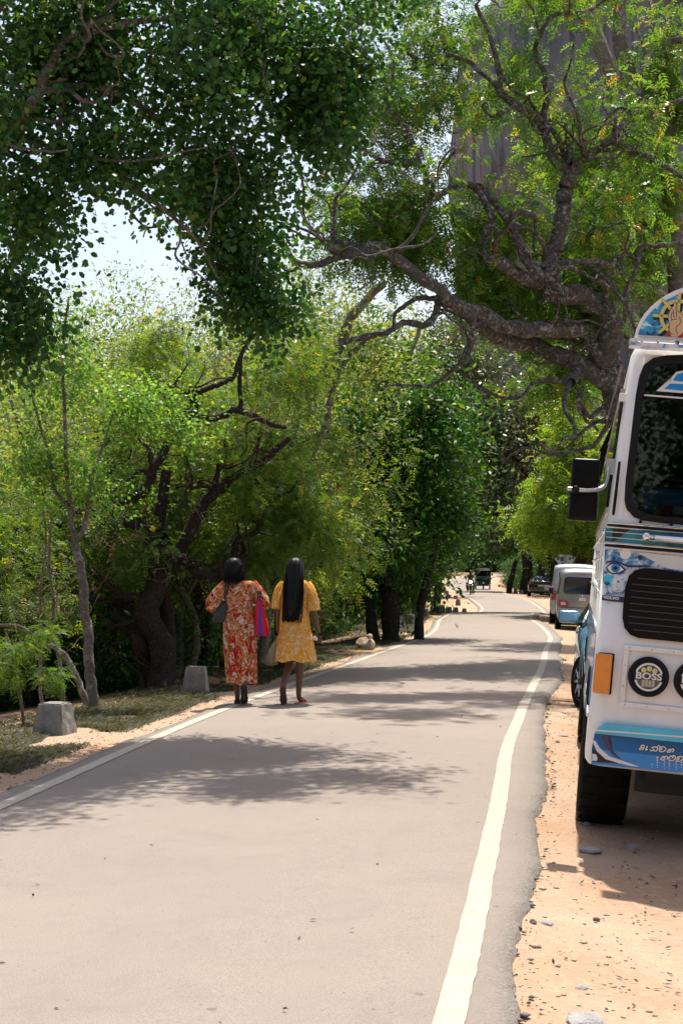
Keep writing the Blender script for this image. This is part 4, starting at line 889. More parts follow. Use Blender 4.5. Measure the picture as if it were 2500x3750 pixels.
box("seat_back", (.35, 1.2, 1.6), (.95, 1.35, 2.45), M_DARKIN, bus, .05); box("seat_back", (1.35, 1.2, 1.6), (2.0, 1.35, 2.45), M_DARKIN, bus, .05)
# stickers on the glass
flat("glass_sticker", [(2345, 1443), (2500, 1455), (2760, 1476), (2760, 1482), (2500, 1461), (2345, 1449)], .008, .002, M_PWHITE)
flat("glass_sticker", [(2400, 1432), (2448, 1396), (2455, 1395), (2458, 1380), (2474, 1362), (2500, 1357), (2560, 1362), (2600, 1385), (2612, 1404), (2660, 1450), (2500, 1440)], .008, .002, M_PWHITE)
flat("glass_sticker", [(2462, 1393), (2478, 1370), (2500, 1365), (2555, 1370), (2590, 1392), (2598, 1404), (2500, 1398)], .011, .002, M_BLUE)
flat("glass_sticker", [(2430, 1424), (2452, 1405), (2500, 1407), (2605, 1416), (2635, 1438), (2500, 1431)], .011, .002, M_BLUE)
# visor shelf and the arched sign above it
flat("visor", [(2298, 1262), (2302, 1252), (2320, 1249), (2322, 1275), (2300, 1276)], 0, .12, M_MARB2, mirror=True)
flat("visor_strip", [(2318, 1249), (2324, 1240), (2326, 1236), (2325, 1249)], 0, .10, M_WHITE, mirror=True)
dome = [(2318, 1248), (2326, 1215), (2338, 1186), (2356, 1158), (2380, 1132), (2408, 1108), (2440, 1088), (2470, 1074), (2500, 1063), (2540, 1052), (2590, 1043), (2700, 1034), (2900, 1036)]
flat("roof_sign", dome, -.02, .09, M_WHITE, mirror=True)
dome2 = [(2330, 1240), (2338, 1212), (2348, 1190), (2364, 1163), (2386, 1138), (2412, 1115), (2443, 1096), (2472, 1082), (2502, 1071), (2541, 1060), (2591, 1051), (2700, 1042), (2900, 1044)]
flat("sign_print", dome2, .072, .002, M_MARB1, mirror=True)
for px in (2348, 2407, 2474): p = Fp(px, 1252 + (px - 2348) * .03, -.1); lathe("rivet", [(.0, -.106), (.004, -.106), (.007, -.10)], M_STEEL, bus, 8, 'Y', (p[0], 0, p[1]))
# emblem on the sign: spoked wheel, hand and red sleeve
ec = Fp(2479, 1161, -.075); er = 63 / 650
def disc_parts(dx, dz, mat, y, g):
    for h_ in (0, 1): flat("emblem_wheel", arc_band(ec[0] + dx, ec[1] + dz, er * (.80 - g), er * (1 + g), h_ * math.pi, (h_ + 1) * math.pi, 18), y, .002, mat, px=False)
    for k in range(8):
        a = k * math.pi / 4; w = er * (.085 + g); c, s = math.cos(a), math.sin(a); r0, r1 = er * .1, er * (1.34 + g)
        P = [(-w, r0), (-w, r1), (-w * .6, r1 + w * .7), (w * .6, r1 + w * .7), (w, r1), (w, r0)]
        flat("emblem_spoke", [(ec[0] + dx + x * -s + y_ * c, ec[1] + dz + x * c + y_ * s) for x, y_ in P], y + .0005 * (k % 2), .002, mat, px=False)
disc_parts(.010, -.012, M_INK, .075, .03); disc_parts(0, 0, M_YEL, .079, 0)
zz = lambda L_: [(2250 + x / 6.272, 1060 + y / 6.272) for x, y in L_]
flat("emblem_sleeve", zz([(1150, 1168), (1178, 1020), (1235, 915), (1285, 1070), (1360, 1130), (1440, 1080), (1530, 1000), (1720, 1010), (1780, 1195), (1400, 1188)]), .083, .002, M_RED)
hand = [(1285, 1075), (1248, 950), (1258, 830), (1222, 650), (1235, 560), (1270, 490), (1300, 450), (1318, 400), (1345, 393), (1355, 330), (1378, 303), (1405, 322), (1416, 420), (1420, 530), (1470, 520), (1560, 610), (1600, 700), (1560, 760), (1590, 900), (1540, 1010), (1440, 1090), (1360, 1138)]
hc = (1390, 760); flat("emblem_hand_outline", zz([(hc[0] + (x - hc[0]) * 1.05, hc[1] + (y - hc[1]) * 1.03) for x, y in hand]), .086, .001, M_INK); flat("emblem_hand", zz(hand), .088, .002, M_SKIN_P)
for L_ in ([(1300, 690), (1290, 600), (1312, 520)], [(1352, 650), (1345, 560), (1330, 450)], [(1412, 640), (1405, 500), (1395, 380)], [(1275, 720), (1330, 690), (1430, 682)], [(1440, 1020), (1400, 930), (1420, 850), (1490, 780), (1500, 690), (1470, 620)], [(1265, 960), (1290, 1010), (1320, 1035)]):
    P = [Fp(*p, -.092) for p in zz(L_)]; tube("emblem_line", [(x, -.0905, z) for x, z in P], .0016, M_INK, bus, 4, 4)
# chrome belt, glazed strip and guard bar
def strip(name, p0, p1, h, y, th, mat, px1=3600):
    """horizontal moulding from a photo point to beyond the frame, height h pixels"""
    a = Fp(*p0); z = a[1]; hh = h / 650 / 2; return box(name, (a[0], -y - th, z - hh), (BW - a[0], -y, z + hh), mat, bus, min(th, hh) * .6)
xb = (2221, 1909)
strip("belt_moulding", (2221, 1912), None, 9, .0, .026, M_CHROME); strip("belt_moulding", (2221, 1922), None, 8, .0, .018, M_RUBBER)
strip("belt_moulding", (2217, 1929), None, 4, .0, .02, M_CHROME)
M_TEAL = marble_mat("print_teal", 3.5, (.005, .12, .16), (.02, .26, .34), (.005, .03, .12), 5.0, .6)
a = Fp(2216, 1932); b = Fp(2212, 1984); flat("belt_panel", [(a[0], a[1]), (BW - a[0], a[1]), (BW - a[0], b[1]), (a[0], b[1])], .002, .006, M_TEAL, px=False)
flat("belt_wedge", [(2240, 1935), (2312, 1935), (2240, 1985)], .009, .001, M_INK)  # black triangle at the left end of the belt panel
for py in (1946, 1966): strip("belt_wire", (2216, py), None, 3, .010, .008, M_CHROME)
strip("belt_moulding", (2213, 1986), None, 7, .0, .026, M_CHROME); strip("belt_moulding", (2212, 1996), None, 9, .0, .018, M_RUBBER); strip("belt_moulding", (2211, 2004), None, 5, .0, .022, M_CHROME)
p = Fp(2366, 1965, -.09); bm = bmesh.new(); bmesh.ops.create_uvsphere(bm, u_segments=20, v_segments=12, radius=.026); bm.transform(Matrix.Translation((p[0], -.09, p[1]))); from_bm("guard_bar_ball", bm, M_CHROME, bus, True)
q = Fp(2386, 1968, -.09); tube("guard_bar_neck", [(p[0], -.09, p[1]), (q[0] + .02, -.09, p[1] - .001)], .010, M_CHROME, bus, 12, 1)
tube("guard_bar", [(q[0] + .016, -.09, p[1] - .002), (BW - q[0] - .016, -.09, p[1] - .002)], .021, M_CHROME, bus, 18, 1)
for x in (.62, BW - .62): tube("guard_bar_bracket", [(x, -.09, p[1]), (x, .0, p[1])], .012, M_CHROME, bus, 8, 1)
tube("grab_handle", [(lambda v: (v[0], -d, v[1]))(Fp(x, y, -d)) for x, y, d in ((2342, 1912, .0), (2352, 1897, .05), (2375, 1890, .06), (2420, 1896, .06), (2446, 1908, .05), (2457, 1924, .0))], .008, M_RUBBER, bus, 8, 4)
# printed marble panel with the eye, dark band with its lettering
flat("marble_panel", [(2212, 2010), (2560, 2042), (3400, 2120), (3400, 2200), (2560, 2120), (2400, 2105), (2300, 2120), (2284, 2180), (2203, 2178)], .001, .002, M_MARB2)
flat("panel_swoosh", [(2330, 2022), (2560, 2044), (2560, 2100), (2440, 2082)], .004, .001, plain("print_pale", (.62, .64, .66), .3, var=.12, scale=10))
for cx, cy, r, m in ((2288, 2028, 20, M_PWHITE), (2342, 2042, 9, M_NAVY), (2312, 2038, 4, M_BLUE), (2247, 2045, 5, M_NAVY), (2225, 2120, 16, M_CYAN), (2222, 2135, 8, M_NAVY), (2262, 2130, 5, M_BLUE), (2328, 2060, 5, M_CYAN)):
    c = Fp(cx, cy); flat("marble_spot", circ(c[0], c[1], r / 650, 18), .0045, .001, m, px=False)
def eye(name, pts, y, mat): flat(name, pts, y, .001, mat)
eye("printed_eye", [(2216, 2078), (2232, 2062), (2256, 2060), (2276, 2072), (2292, 2088), (2270, 2100), (2244, 2104), (2226, 2096)], .0045, M_NAVY)
eye("printed_eye", [(2221, 2078), (2235, 2067), (2256, 2065), (2272, 2076), (2282, 2087), (2266, 2095), (2245, 2099), (2230, 2092)], .006, M_PWHITE)
c = Fp(2252, 2081); flat("printed_iris", circ(c[0], c[1], 16 / 650, 18), .0075, .001, M_BLUE, px=False); flat("printed_pupil", circ(c[0] - .001, c[1], 8 / 650, 16), .009, .001, M_INK, px=False)
flat("printed_brow", [(2213, 2068), (2222, 2054), (2250, 2052), (2300, 2070), (2360, 2070), (2388, 2076), (2300, 2078), (2250, 2058), (2226, 2060)], .010, .001, M_NAVY)
flat("lettered_band", [(2203, 2179), (2284, 2186), (2284, 2207), (2201, 2198)], .001, .003, M_NAVY)
def text(name, body, size, p, y, mat, parent=bus, rot=(math.pi / 2, 0, 0), ext=.001, xs=1.0, bold=0.0):
    cu = bpy.data.curves.new(name, 'FONT'); cu.body = body; cu.size = size; cu.extrude = ext; cu.align_x = 'CENTER'; cu.align_y = 'CENTER'; cu.offset = bold; cu.resolution_u = 3
    tmp = bpy.data.objects.new(name, cu); COL.objects.link(tmp); me = bpy.data.meshes.new_from_object(tmp); bpy.data.objects.remove(tmp)
    me.transform(Matrix.Translation((p[0], -y, p[1])) @ Euler(rot).to_matrix().to_4x4() @ Matrix.Diagonal((xs, 1, 1, 1))); me.materials.clear(); me.materials.append(mat); return link(name, me, parent)
text("band_lettering", "VOLVO", .022, Fp(2236, 2190), .0055, M_PWHITE, xs=1.15, bold=.0008)
# grille
g0 = [(2500, 2096), (2400, 2082), (2360, 2080), (2325, 2088), (2300, 2110), (2288, 2150), (2280, 2215), (2277, 2262), (2284, 2298), (2305, 2324), (2335, 2336), (2500, 2352)]
flat("grille", g0, .002, .02, M_BLACK, mirror=True)
gz0, gz1 = Fp(2330, 2105)[1], Fp(2330, 2318)[1]
for k in range(9):
    z = gz0 + (gz1 - gz0) * (k + .5) / 9; x0 = Fp(2305, 2200)[0] + (.03 if k in (0, 8) else 0); box("grille_bar", (x0, -.030, z - .0022), (BW - x0, -.020, z + .0022), plain("grille_dark", (.05, .05, .055), .4), bus)
# lamp panel with raised riveted frame
f0 = [Fp(2283, 2360), Fp(2266, 2586)]; xi, zt, zl = (f0[0][0] + f0[1][0]) / 2, f0[0][1], f0[1][1]
fw = 18 / 650
box("lamp_frame", (xi, -.016, zt - fw), (BW - xi, .0, zt), M_WHITE, bus, .003); box("lamp_frame", (xi, -.016, zl), (BW - xi, .0, zl + fw), M_WHITE, bus, .003)
box("lamp_frame", (xi, -.0155, zl + fw), (xi + fw, .0, zt - fw), M_WHITE, bus, .003); box("lamp_frame", (BW - xi - fw, -.0155, zl + fw), (BW - xi, .0, zt - fw), M_WHITE, bus, .003)
for k in range(6):
    for zc in (zt - fw / 2, zl + fw / 2): lathe("screw", [(.0, -.0185), (.003, -.0185), (.0045, -.016)], M_STEEL, bus, 8, 'Y', (xi + .03 + k * .12, 0, zc))
for k in range(2): lathe("screw", [(.0, -.0185), (.003, -.0185), (.0045, -.0155)], M_STEEL, bus, 8, 'Y', (xi + fw / 2, 0, zl + (zt - zl) * (k + 1) / 3))
M_LAMPGLASS = plain("lamp_lens", (.035, .045, .045), .08, coat=.5, spec=.6); M_LED = plain("lamp_led", (.55, .50, .16), .2, coat=.5); M_REFL = plain("lamp_reflector", (.32, .33, .34), .2, .6)
c0 = Fp(2372, 2478); c1 = Fp(2539, 2502); rl = 73 / 650
for cx in (c0[0], c1[0], BW - c1[0], BW - c0[0]):
    hl_ = lathe("headlight", [(rl * .82, -.028), (rl * .93, -.040), (rl, -.022), (rl, .0)], M_RUBBER, bus, 36, 'Y', (cx, 0, c0[1]))
    lathe("lens", [(.0, -.034), (rl * .5, -.033), (rl * .83, -.027)], M_LAMPGLASS, hl_, 32, 'Y', (cx, 0, c0[1]))
    for a0, a1 in ((.35, math.pi - .35), (math.pi + .30, 2 * math.pi - .30)):
        P = arc_band(cx, c0[1], rl * .60, rl * .70, a0, a1, 20); flat("lens_ring", P, .034, .002, M_PWHITE, hl_, px=False)
    for dx, dz in ((-.27, .33), (0, .42), (.27, .33)): flat("led", circ(cx + dx * rl, c0[1] + dz * rl, rl * .13, 14), .0345, .003, M_LED, hl_, px=False)
    for k in range(4): flat("led_bar", rrect(cx + (-.24 + .16 * k) * rl, c0[1] - .32 * rl, rl * .13, rl * .34, rl * .02, 2), .0345, .003, M_REFL, hl_, px=False)
    text("lamp_lettering", "BOSS", rl * .46, (cx, c0[1] + rl * .03), .0375, M_PWHITE, hl_, xs=1.22, bold=.0012)
# turn signal
t = [Fp(2208, 2466)]; tz0, tz1 = Fp(2205, 2392)[1], Fp(2205, 2538)[1]
box("turn_signal_base", (t[0][0] - .040, -.012, tz1 - .004), (t[0][0] + .052, .001, tz0 + .004), M_RUBBER, bus, .006)
box("turn_signal", (t[0][0] - .052, -.055, tz1), (t[0][0] + .040, -.012, tz0), M_ORANGE, bus, .008)
# painted bumper apron
flat("bumper_lip", [(2176, 2682), (2190, 2662), (2215, 2648), (2500, 2676)], .0, .045, M_CYAN, mirror=True)
flat("bumper_panel", [(2176, 2684), (2500, 2708), (2500, 2828), (2163, 2796), (2165, 2740)], .0, .028, M_BLUE, mirror=True)
flat("bumper_line", [(2178, 2671), (2500, 2696), (2500, 2702), (2178, 2677)], .046, .002, M_PWHITE); flat("bumper_line", [(2200, 2690), (2215, 2683), (2500, 2708), (2500, 2722), (2232, 2695), (2226, 2710), (2238, 2745), (2275, 2783), (2245, 2768), (2215, 2735)], .029, .001, M_NAVY)
flat("bumper_line", [(2166, 2712), (2178, 2712), (2195, 2740), (2230, 2770), (2290, 2790), (2340, 2807), (2312, 2806), (2262, 2794), (2215, 2780), (2185, 2752)], .031, .001, M_PWHITE)
flat("bumper_swirl", [(2166, 2735), (2185, 2755), (2215, 2782), (2262, 2796), (2170, 2790)], .0295, .001, M_INK); flat("bumper_swirl", [(2167, 2760), (2180, 2762), (2186, 2776), (2184, 2786), (2167, 2786)], .031, .001, M_PWHITE)
for r in range(5):
    for k in range(10 + r):
        x, y = 2385 + k * 22 - r * 12 - (k % 2) * 3, 2806 - r * 9 + k * 2.2
        if x > 2370 - r * 4 and x < 2640: c = Fp(x + 12 * r, y); flat("bumper_dot", circ(c[0], c[1], (1.6 + r * .55) / 650, 8), .0295, .001, M_PWHITE, px=False)
GL = {"a": [[(.05, .35), (.15, .12), (.38, .2), (.38, .45), (.2, .6), (.25, .85), (.5, .95), (.75, .8), (.8, .45), (.7, .05)], [(.38, .45), (.6, .5), (.8, .45)]], "ae": [[(.05, .8), (.3, .72), (.12, .3), (.3, .08), (.55, .3)]],
    "s": [[(0, .3), (.15, .05), (.4, .15), (.46, .4), (.6, .1), (.9, .15), (.97, .5), (.75, .78), (.4, .78), (.15, .65), (.3, .5)], [(.8, .9), (.98, 1.12), (1.12, .95)]],
    "v": [[(.25, .55), (.42, .62), (.38, .4), (.15, .38), (.1, .7), (.4, .95), (.8, .85), (.97, .5), (.75, .1), (.4, .02), (.1, .2)]], "h": [[(.2, .5), (.37, .6), (.4, .4), (.15, .3), (.2, .05), (.5, .05), (.56, .35), (.62, .6), (.85, .7), (.97, .4), (.8, .08)]],
    "k": [[(.2, .6), (.4, .75), (.46, .5), (.2, .4), (.1, .15), (.4, .02), (.66, .2), (.6, .5), (.75, .78), (1.0, .6), (.95, .2)]], "t": [[(.5, .55), (.62, .75), (.3, .9), (.05, .6), (.15, .15), (.5, .02), (.9, .2), (1.0, .6), (.8, .95), (.5, 1.0)]]}
def ribbon(pts, w, y, mat, name):
    P = spline(pts, 5); T_ = np.gradient(P, axis=0); T_ /= np.linalg.norm(T_, axis=1)[:, None] + 1e-9; N_ = np.stack([-T_[:, 1], T_[:, 0]], -1) * w
    A, B = P + N_, P - N_; V = [(p[0], -y, p[1]) for p in A] + [(p[0], -y, p[1]) for p in B]; k = len(P)
    mk(name, V, [(i, i + 1, k + i + 1, k + i) for i in range(k - 1)], mat, bus)
def word(glyphs, px, py, adv, size):
    o = Fp(px, py); e = Fp(px + 300, py + 24); ux, uz = (e[0] - o[0]) / 300, (e[1] - o[1]) / 300; x = 0
    for g, wd in glyphs:
        for st in GL[g]:
            P = [(o[0] + ux * (x + a * size * wd) + .25 * b * size / 650, o[1] + uz * (x + a * size * wd) + b * size / 650) for a, b in st]
            ribbon(P, 4.6 / 650, .0305, M_INK, "apron_lettering"); ribbon(P, 2.3 / 650, .0325, M_PWHITE, "apron_lettering")
        x += size * wd + adv
word([("a", 1.0), ("ae", .75), ("s", 1.35), ("v", 1.3), ("h", 1.35)], 2335, 2744, 3, 20); word([("k", 1.3), ("t", 1.2), ("v", 1.25), ("h", 1.3)], 2412, 2780, 4, 20)
# side: windows, rails, open flaps, awning, hinges
for k in range(5):
    y0 = .42 + k * 1.22; w_ = box("side_window", (-.004 + .012, y0, 1.95), (.03, y0 + 1.12, 2.62), M_TINT, bus, rot=(0, math.radians(2.6), 0))
    box("window_frame", (-.002, y0 - .03, 1.92), (.02, y0 + 1.15, 1.95), M_STEEL, bus); box("window_frame", (.018, y0 - .03, 2.62), (.045, y0 + 1.15, 2.65), M_STEEL, bus)
    box("window_flap", (-.045, y0 + .10, 2.28), (-.036, y0 + 1.0, 2.44), M_BLACK, bus, rot=(0, math.radians(20), 0))
    w2 = box("side_window", (BW - .035, y0, 1.95), (BW - .006, y0 + 1.12, 2.62), M_TINT, bus, rot=(0, math.radians(-2.6), 0))
for z, r in ((1.80, .014), (1.66, .010), (1.45, .010), (1.25, .008), (.75, .012)): tube("side_rail", [(-.004, .12, z), (-.004, BL - .1, z)], r, M_CHROME, bus, 8, 1)
box("side_stripe", (-.003, .12, .80), (.0, BL - .1, 1.22), M_MARB1, bus)
box("awning", (-.022, .15, 2.46), (-.015, .85, 2.76), M_GREYCLOTH, bus, rot=(0, math.radians(9), 0))
for px, py in ((2276, 1462), (2193, 2003), (2190, 2108)):
    p = on_bus(px, py, 8.15); box("hinge", (p.x - .02, .08, p.z - .022), (p.x + .03, .14, p.z + .022), M_WHITE, bus, .006)
# quarter glass slit beside the windscreen
sl = [(2300, 1480), (2308, 1440), (2302, 1500), (2270, 1760), (2250, 1880), (2240, 1888), (2242, 1860)]
flat("corner_glass", [(2262, 1690), (2272, 1690), (2258, 1820), (2249, 1884), (2243, 1889), (2239, 1880), (2246, 1820)], .001, .004, M_TINT)
for px, py in ((2290, 1400), (2262, 1640)): pass
# mirrors
tube("mirror_arm", [on_bus(*p) for p in ((2228, 1700, 8.1), (2222, 1745, 8.06), (2212, 1778, 8.04), (2188, 1792, 8.02), (2150, 1796, 8.0), (2110, 1793, 8.0), (2075, 1789, 8.0))], .0125, M_STEEL, bus, 12, 5)
box("mirror_bracket", tuple(on_bus(2222, 1735, 8.1) - Vector((.012, .02, 0))), tuple(on_bus(2250, 1682, 8.1) + Vector((.014, .03, 0))), M_STEEL, bus, .004)
def mir(a, b):
    c = (on_bus(*a, 8.02) + on_bus(*b, 8.02)) / 2; w, h = abs(b[0] - a[0]) / 652, abs(b[1] - a[1]) / 652
    o = box("mirror_head", (c.x - w / 2, c.y + .02, c.z - h / 2), (c.x + w / 2, c.y + .09, c.z + h / 2), M_BLACK, bus, .022, 4, rot=(0, math.radians(-1.5), 0)); o.data.polygons.foreach_set("use_smooth", [True] * len(o.data.polygons))
    box("mirror_glass", (c.x - w / 2 + .015, c.y + .091, c.z - h / 2 + .015), (c.x + w / 2 - .015, c.y + .094, c.z + h / 2 - .015), M_CHROME, o)
mir((2090, 1677), (2194, 1794)); mir((2081, 1797), (2186, 1907))
p = on_bus(2106, 1792, 7.985); lathe("mirror_clamp", [(.0, -.018), (.020, -.018), (.022, .0), (.022, .03)], M_RUBBER, bus, 14, 'Y', (p.x, p.y, p.z))
# wheels, axle and chassis
def wheel(name, parent, c, r, w, out=-1, rimr=.58, tread=26, hub=M_STEEL, steer=0.0):
    """tyre with rounded shoulders and tread blocks, rim and hub; axle along x"""
    root = empty(name); root.parent = parent; root.location = c; root.rotation_euler = (0, 0, steer)
    lathe("tyre", [(r * rimr, -w / 2 * .8), (r * .88, -w / 2), (r * .97, -w / 2 * .86), (r, -w / 2 * .55), (r, w / 2 * .55), (r * .97, w / 2 * .86), (r * .88, w / 2), (r * rimr, w / 2 * .8)], M_TYRE, root, 40, 'X')
    s = out; lathe("rim", [(.0, s * w * .20), (r * .16, s * w * .22), (r * .2, s * w * .16), (r * rimr * .8, s * w * .1), (r * rimr * .94, s * w * .34), (r * rimr * 1.02, s * w * .42), (r * rimr * 1.02, -s * w * .4)], hub, root, 28, 'X')
    for k in range(tread):
        a = 2 * math.pi * k / tread; ca, sa = math.cos(a), math.sin(a)
        if tread > 20 and k % 1 == 0:
            box("tread_block", (-w * .46, -.02, r - .006), (-w * .08, .02, r + .006), M_TYRE, root).data.transform(Matrix.Rotation(a, 4, 'X')); box("tread_block", (w * .08, -.02, r - .006), (w * .46, .02, r + .006), M_TYRE, root).data.transform(Matrix.Rotation(a + .09, 4, 'X'))
    return root
for y in (.98, 5.1):
    wheel("wheel", bus, (.135, y, .505), .505, .30, -1); wheel("wheel", bus, (BW - .135, y, .505), .505, .30, 1, tread=10)
    tube("axle", [(.2, y, .505), (BW - .2, y, .505)], .08, M_DARKIN, bus, 10, 1)
box("chassis", (.35, .25, .40), (BW - .35, BL - .3, .62), M_DARKIN, bus); box("chassis_crossmember", (.3, .3, .32), (BW - .3, .42, .52), M_DARKIN, bus)
box("spare_tank", (.9, 1.6, .25), (1.5, 3.2, .55), M_DARKIN, bus, .04)

# ------------------------------------------------------------------ cars, vans, three-wheeler, motorcycle
def car_body(name, parent, st, mat, half=None):
    """st rows: y, z_bottom, z_belt, z_roof, half widths at sill, belt, roof"""
    rings = []
    for y, zb, zs, zr, wb, ws, wr in st:
        h = [(wb * .8, zb), (wb, zb + .05), (ws, zb + .30 * (zs - zb)), (ws * 1.0, zb + .72 * (zs - zb)), (ws * .975, zs), (wr + .25 * (ws - wr), zs + .68 * (zr - zs)), (wr, zr - .18 * min(.35, zr - zs)), (wr * .82, zr - .02 * (zr - zs)), (wr * .4, zr + .012)]
        rings.append([(x, y, z) for x, z in h] + [(-x, y, z) for x, z in reversed(h)])
    return loft(name, rings, mat, parent, True)
def quad(name, pts, mat, parent, th=.006, n=None):
    """thin curved-free plate through 4+ points, thickened along its normal"""
    P = [Vector(p) for p in pts]; nn = (P[1] - P[0]).cross(P[-1] - P[0]).normalized() if n is None else Vector(n).normalized()
    k = len(P); V = [p for p in P] + [p + nn * th for p in P]
    return mk(name, V, [tuple(range(k))[::-1], tuple(range(k, 2 * k))] + [(i, (i + 1) % k, k + (i + 1) % k, k + i) for i in range(k)], mat, parent)
def place(o, px, D, yaw, roll, dz=0.0):
    x = GX(px, D); o.location = (x, D, gz(x, D) + dz); o.rotation_euler = Euler((0, roll, -yaw), 'XYZ')
def side_glass(parent, st, i0, i1, name="side_window", inset=.02, mat=None):
    """window panes on both sides between two stations"""
    def q(s, f):
        y, zb, zs, zr, wb, ws, wr = s; a = (ws * .975, zs); b = (wr + .25 * (ws - wr), zs + .68 * (zr - zs)); f_ = f
        return (a[0] + (b[0] - a[0]) * f_, y, a[1] + (b[1] - a[1]) * f_)
    for sg in (-1, 1):
        A, B = st[i0], st[i1]; P = []
        for s, f in ((A, .10), (B, .10), (B, .97), (A, .97)): x, y, z = q(s, f); P.append((sg * (x + .004), y, z))
        c = Vector((sum(p[0] for p in P) / 4, sum(p[1] for p in P) / 4, sum(p[2] for p in P) / 4))
        P = [c + (Vector(p) - c) * (1 - inset * 2) + Vector((sg * .003, 0, 0)) for p in P]
        quad(name, P, mat or M_TINT, parent, .004, (sg, 0, .15))
def paint(name, col, rough=.28, metal=.35): return plain(name, col, rough, metal, coat=.8, var=.04, scale=2)
M_SILVER = paint("silver_paint", (.30, .30, .30), .35, .4); M_PALEVAN = paint("pale_silver_paint", (.40, .42, .42), .35, .3); M_BLUECAR = paint("light_blue_paint", (.13, .33, .52), .25, .35); M_DARKCAR = paint("dark_teal_paint", (.018, .03, .036), .25, .3)
M_TAIL = plain("tail_red", (.35, .012, .02), .15, coat=.6); M_TAILW = plain("tail_clear", (.55, .50, .50), .12, coat=.6); M_PLATE = plain("plate_yellow", (.55, .33, .02), .5); M_PLINE = plain("panel_gap", (.02, .02, .02), .7); M_TRIM = plain("black_trim", (.016, .016, .017), .5)

# silver minivan, seen from behind
van = empty("minivan"); tag(van, "silver minivan with black rear window parked behind the blue car", "van")
st = [(0, .30, .98, 1.66, .60, .69, .585), (.06, .28, 1.0, 1.78, .66, .725, .61), (.35, .28, 1.02, 1.84, .70, .738, .62), (1.3, .27, 1.02, 1.86, .70, .74, .63), (2.2, .27, 1.0, 1.84, .70, .74, .63), (2.55, .27, .98, 1.72, .70, .735, .61), (2.95, .28, .96, 1.20, .69, .72, .58), (3.25, .30, .82, .92, .62, .66, .5), (3.38, .34, .66, .72, .5, .55, .42)]
car_body("body", van, st, M_SILVER)
P = [(-.50, -.006, 1.08), (.50, -.006, 1.08), (.56, -.004, 1.16), (.53, -.002, 1.52), (.46, .004, 1.585), (-.46, .004, 1.585), (-.53, -.002, 1.52), (-.56, -.004, 1.16)]
quad("rear_window", P, M_TINT, van, .006, (0, -1, .05))
box("bumper", (-.70, -.07, .34), (.70, .05, .66), M_SILVER, van, .035, 3, True); quad("panel_gap", [(-.62, -.012, .685), (.62, -.012, .685), (.62, -.012, .693), (-.62, -.012, .693)], M_PLINE, van, .003, (0, -1, 0))
for s in (-1, 1):
    quad("tail_light", [(s * .69, -.010, .70), (s * .45, -.016, .70), (s * .39, -.018, .79), (s * .46, -.016, .87), (s * .69, -.010, .90)], M_TAIL, van, .012, (0, -1, 0)); quad("reversing_light", [(s * .62, -.024, .745), (s * .49, -.028, .745), (s * .46, -.028, .79), (s * .50, -.028, .835), (s * .62, -.024, .835)], M_TAILW, van, .005, (0, -1, 0))
    box("mirror", (s * .90 - .07, 2.48, 1.02), (s * .90 + .07, 2.58, 1.24), M_TRIM, van, .03, 3, True); tube("mirror_stalk", [(s * .72, 2.55, 1.02), (s * .86, 2.53, 1.08)], .015, M_TRIM, van, 6, 1)
box("brake_light", (-.09, -.012, 1.665), (.09, .03, 1.695), M_TAIL, van, .005)
box("door_handle", (-.11, -.03, .90), (.11, .0, .985), M_CHROME, van, .012); lathe("badge", [(.0, -.012), (.028, -.01), (.03, .0)], M_CHROME, van, 14, 'Y', (0, 0, 1.035))
for i0, i1 in ((1, 2), (2, 3), (3, 4), (4, 5)): side_glass(van, st, i0, i1)
quad("windscreen", [(-.58, 2.60, 1.68), (.58, 2.60, 1.68), (.62, 2.95, 1.22), (-.62, 2.95, 1.22)], M_TINT, van, .01, (0, .8, .6))
for y in (.55, 2.75):
    for s in (-1, 1): wheel("wheel", van, (s * .66, y, .275), .275, .16, s, tread=8)
place(van, 2125, 42.2, math.radians(8), math.radians(2.2))
# taller pale van in front of it
van2 = empty("van"); tag(van2, "taller pale van beyond the silver minivan, white mirror sticking out", "van")
st = [(0, .34, 1.1, 1.86, .72, .80, .68), (.08, .32, 1.12, 1.96, .78, .835, .71), (.5, .31, 1.12, 2.0, .80, .845, .72), (2.4, .31, 1.1, 2.0, .80, .845, .72), (3.3, .31, 1.08, 1.94, .80, .84, .71), (4.1, .33, 1.05, 1.30, .78, .82, .66), (4.4, .36, .85, .95, .7, .75, .6)]
car_body("body", van2, st, M_PALEVAN); box("brake_light", (-.12, -.012, 1.84), (.12, .03, 1.875), M_TAIL, van2, .005)
quad("rear_window", [(-.58, -.006, 1.20), (.58, -.006, 1.20), (.56, .0, 1.72), (-.56, .0, 1.72)], M_TINT, van2, .006, (0, -1, .05)); box("bumper", (-.80, -.08, .38), (.80, .05, .70), M_PALEVAN, van2, .035, 3, True)
for s in (-1, 1):
    quad("tail_light", [(s * .79, -.01, .80), (s * .66, -.014, .80), (s * .66, -.014, 1.12), (s * .78, -.01, 1.12)], M_TAIL, van2, .012, (0, -1, 0)); box("mirror", (s * 1.0 - .11, 3.55, 1.05), (s * 1.0 + .11, 3.66, 1.24), plain("mirror_white", (.7, .7, .7), .3, coat=.5), van2, .04, 3, True); tube("mirror_stalk", [(s * .82, 3.6, 1.05), (s * .95, 3.6, 1.1)], .018, M_TRIM, van2, 6, 1)
for i0, i1 in ((1, 2), (2, 3), (3, 4)): side_glass(van2, st, i0, i1)
for y in (.85, 3.5):
    for s in (-1, 1): wheel("wheel", van2, (s * .75, y, .32), .32, .18, s, tread=8)
place(van2, 2103, 46.6, math.radians(9.5), math.radians(2.0))
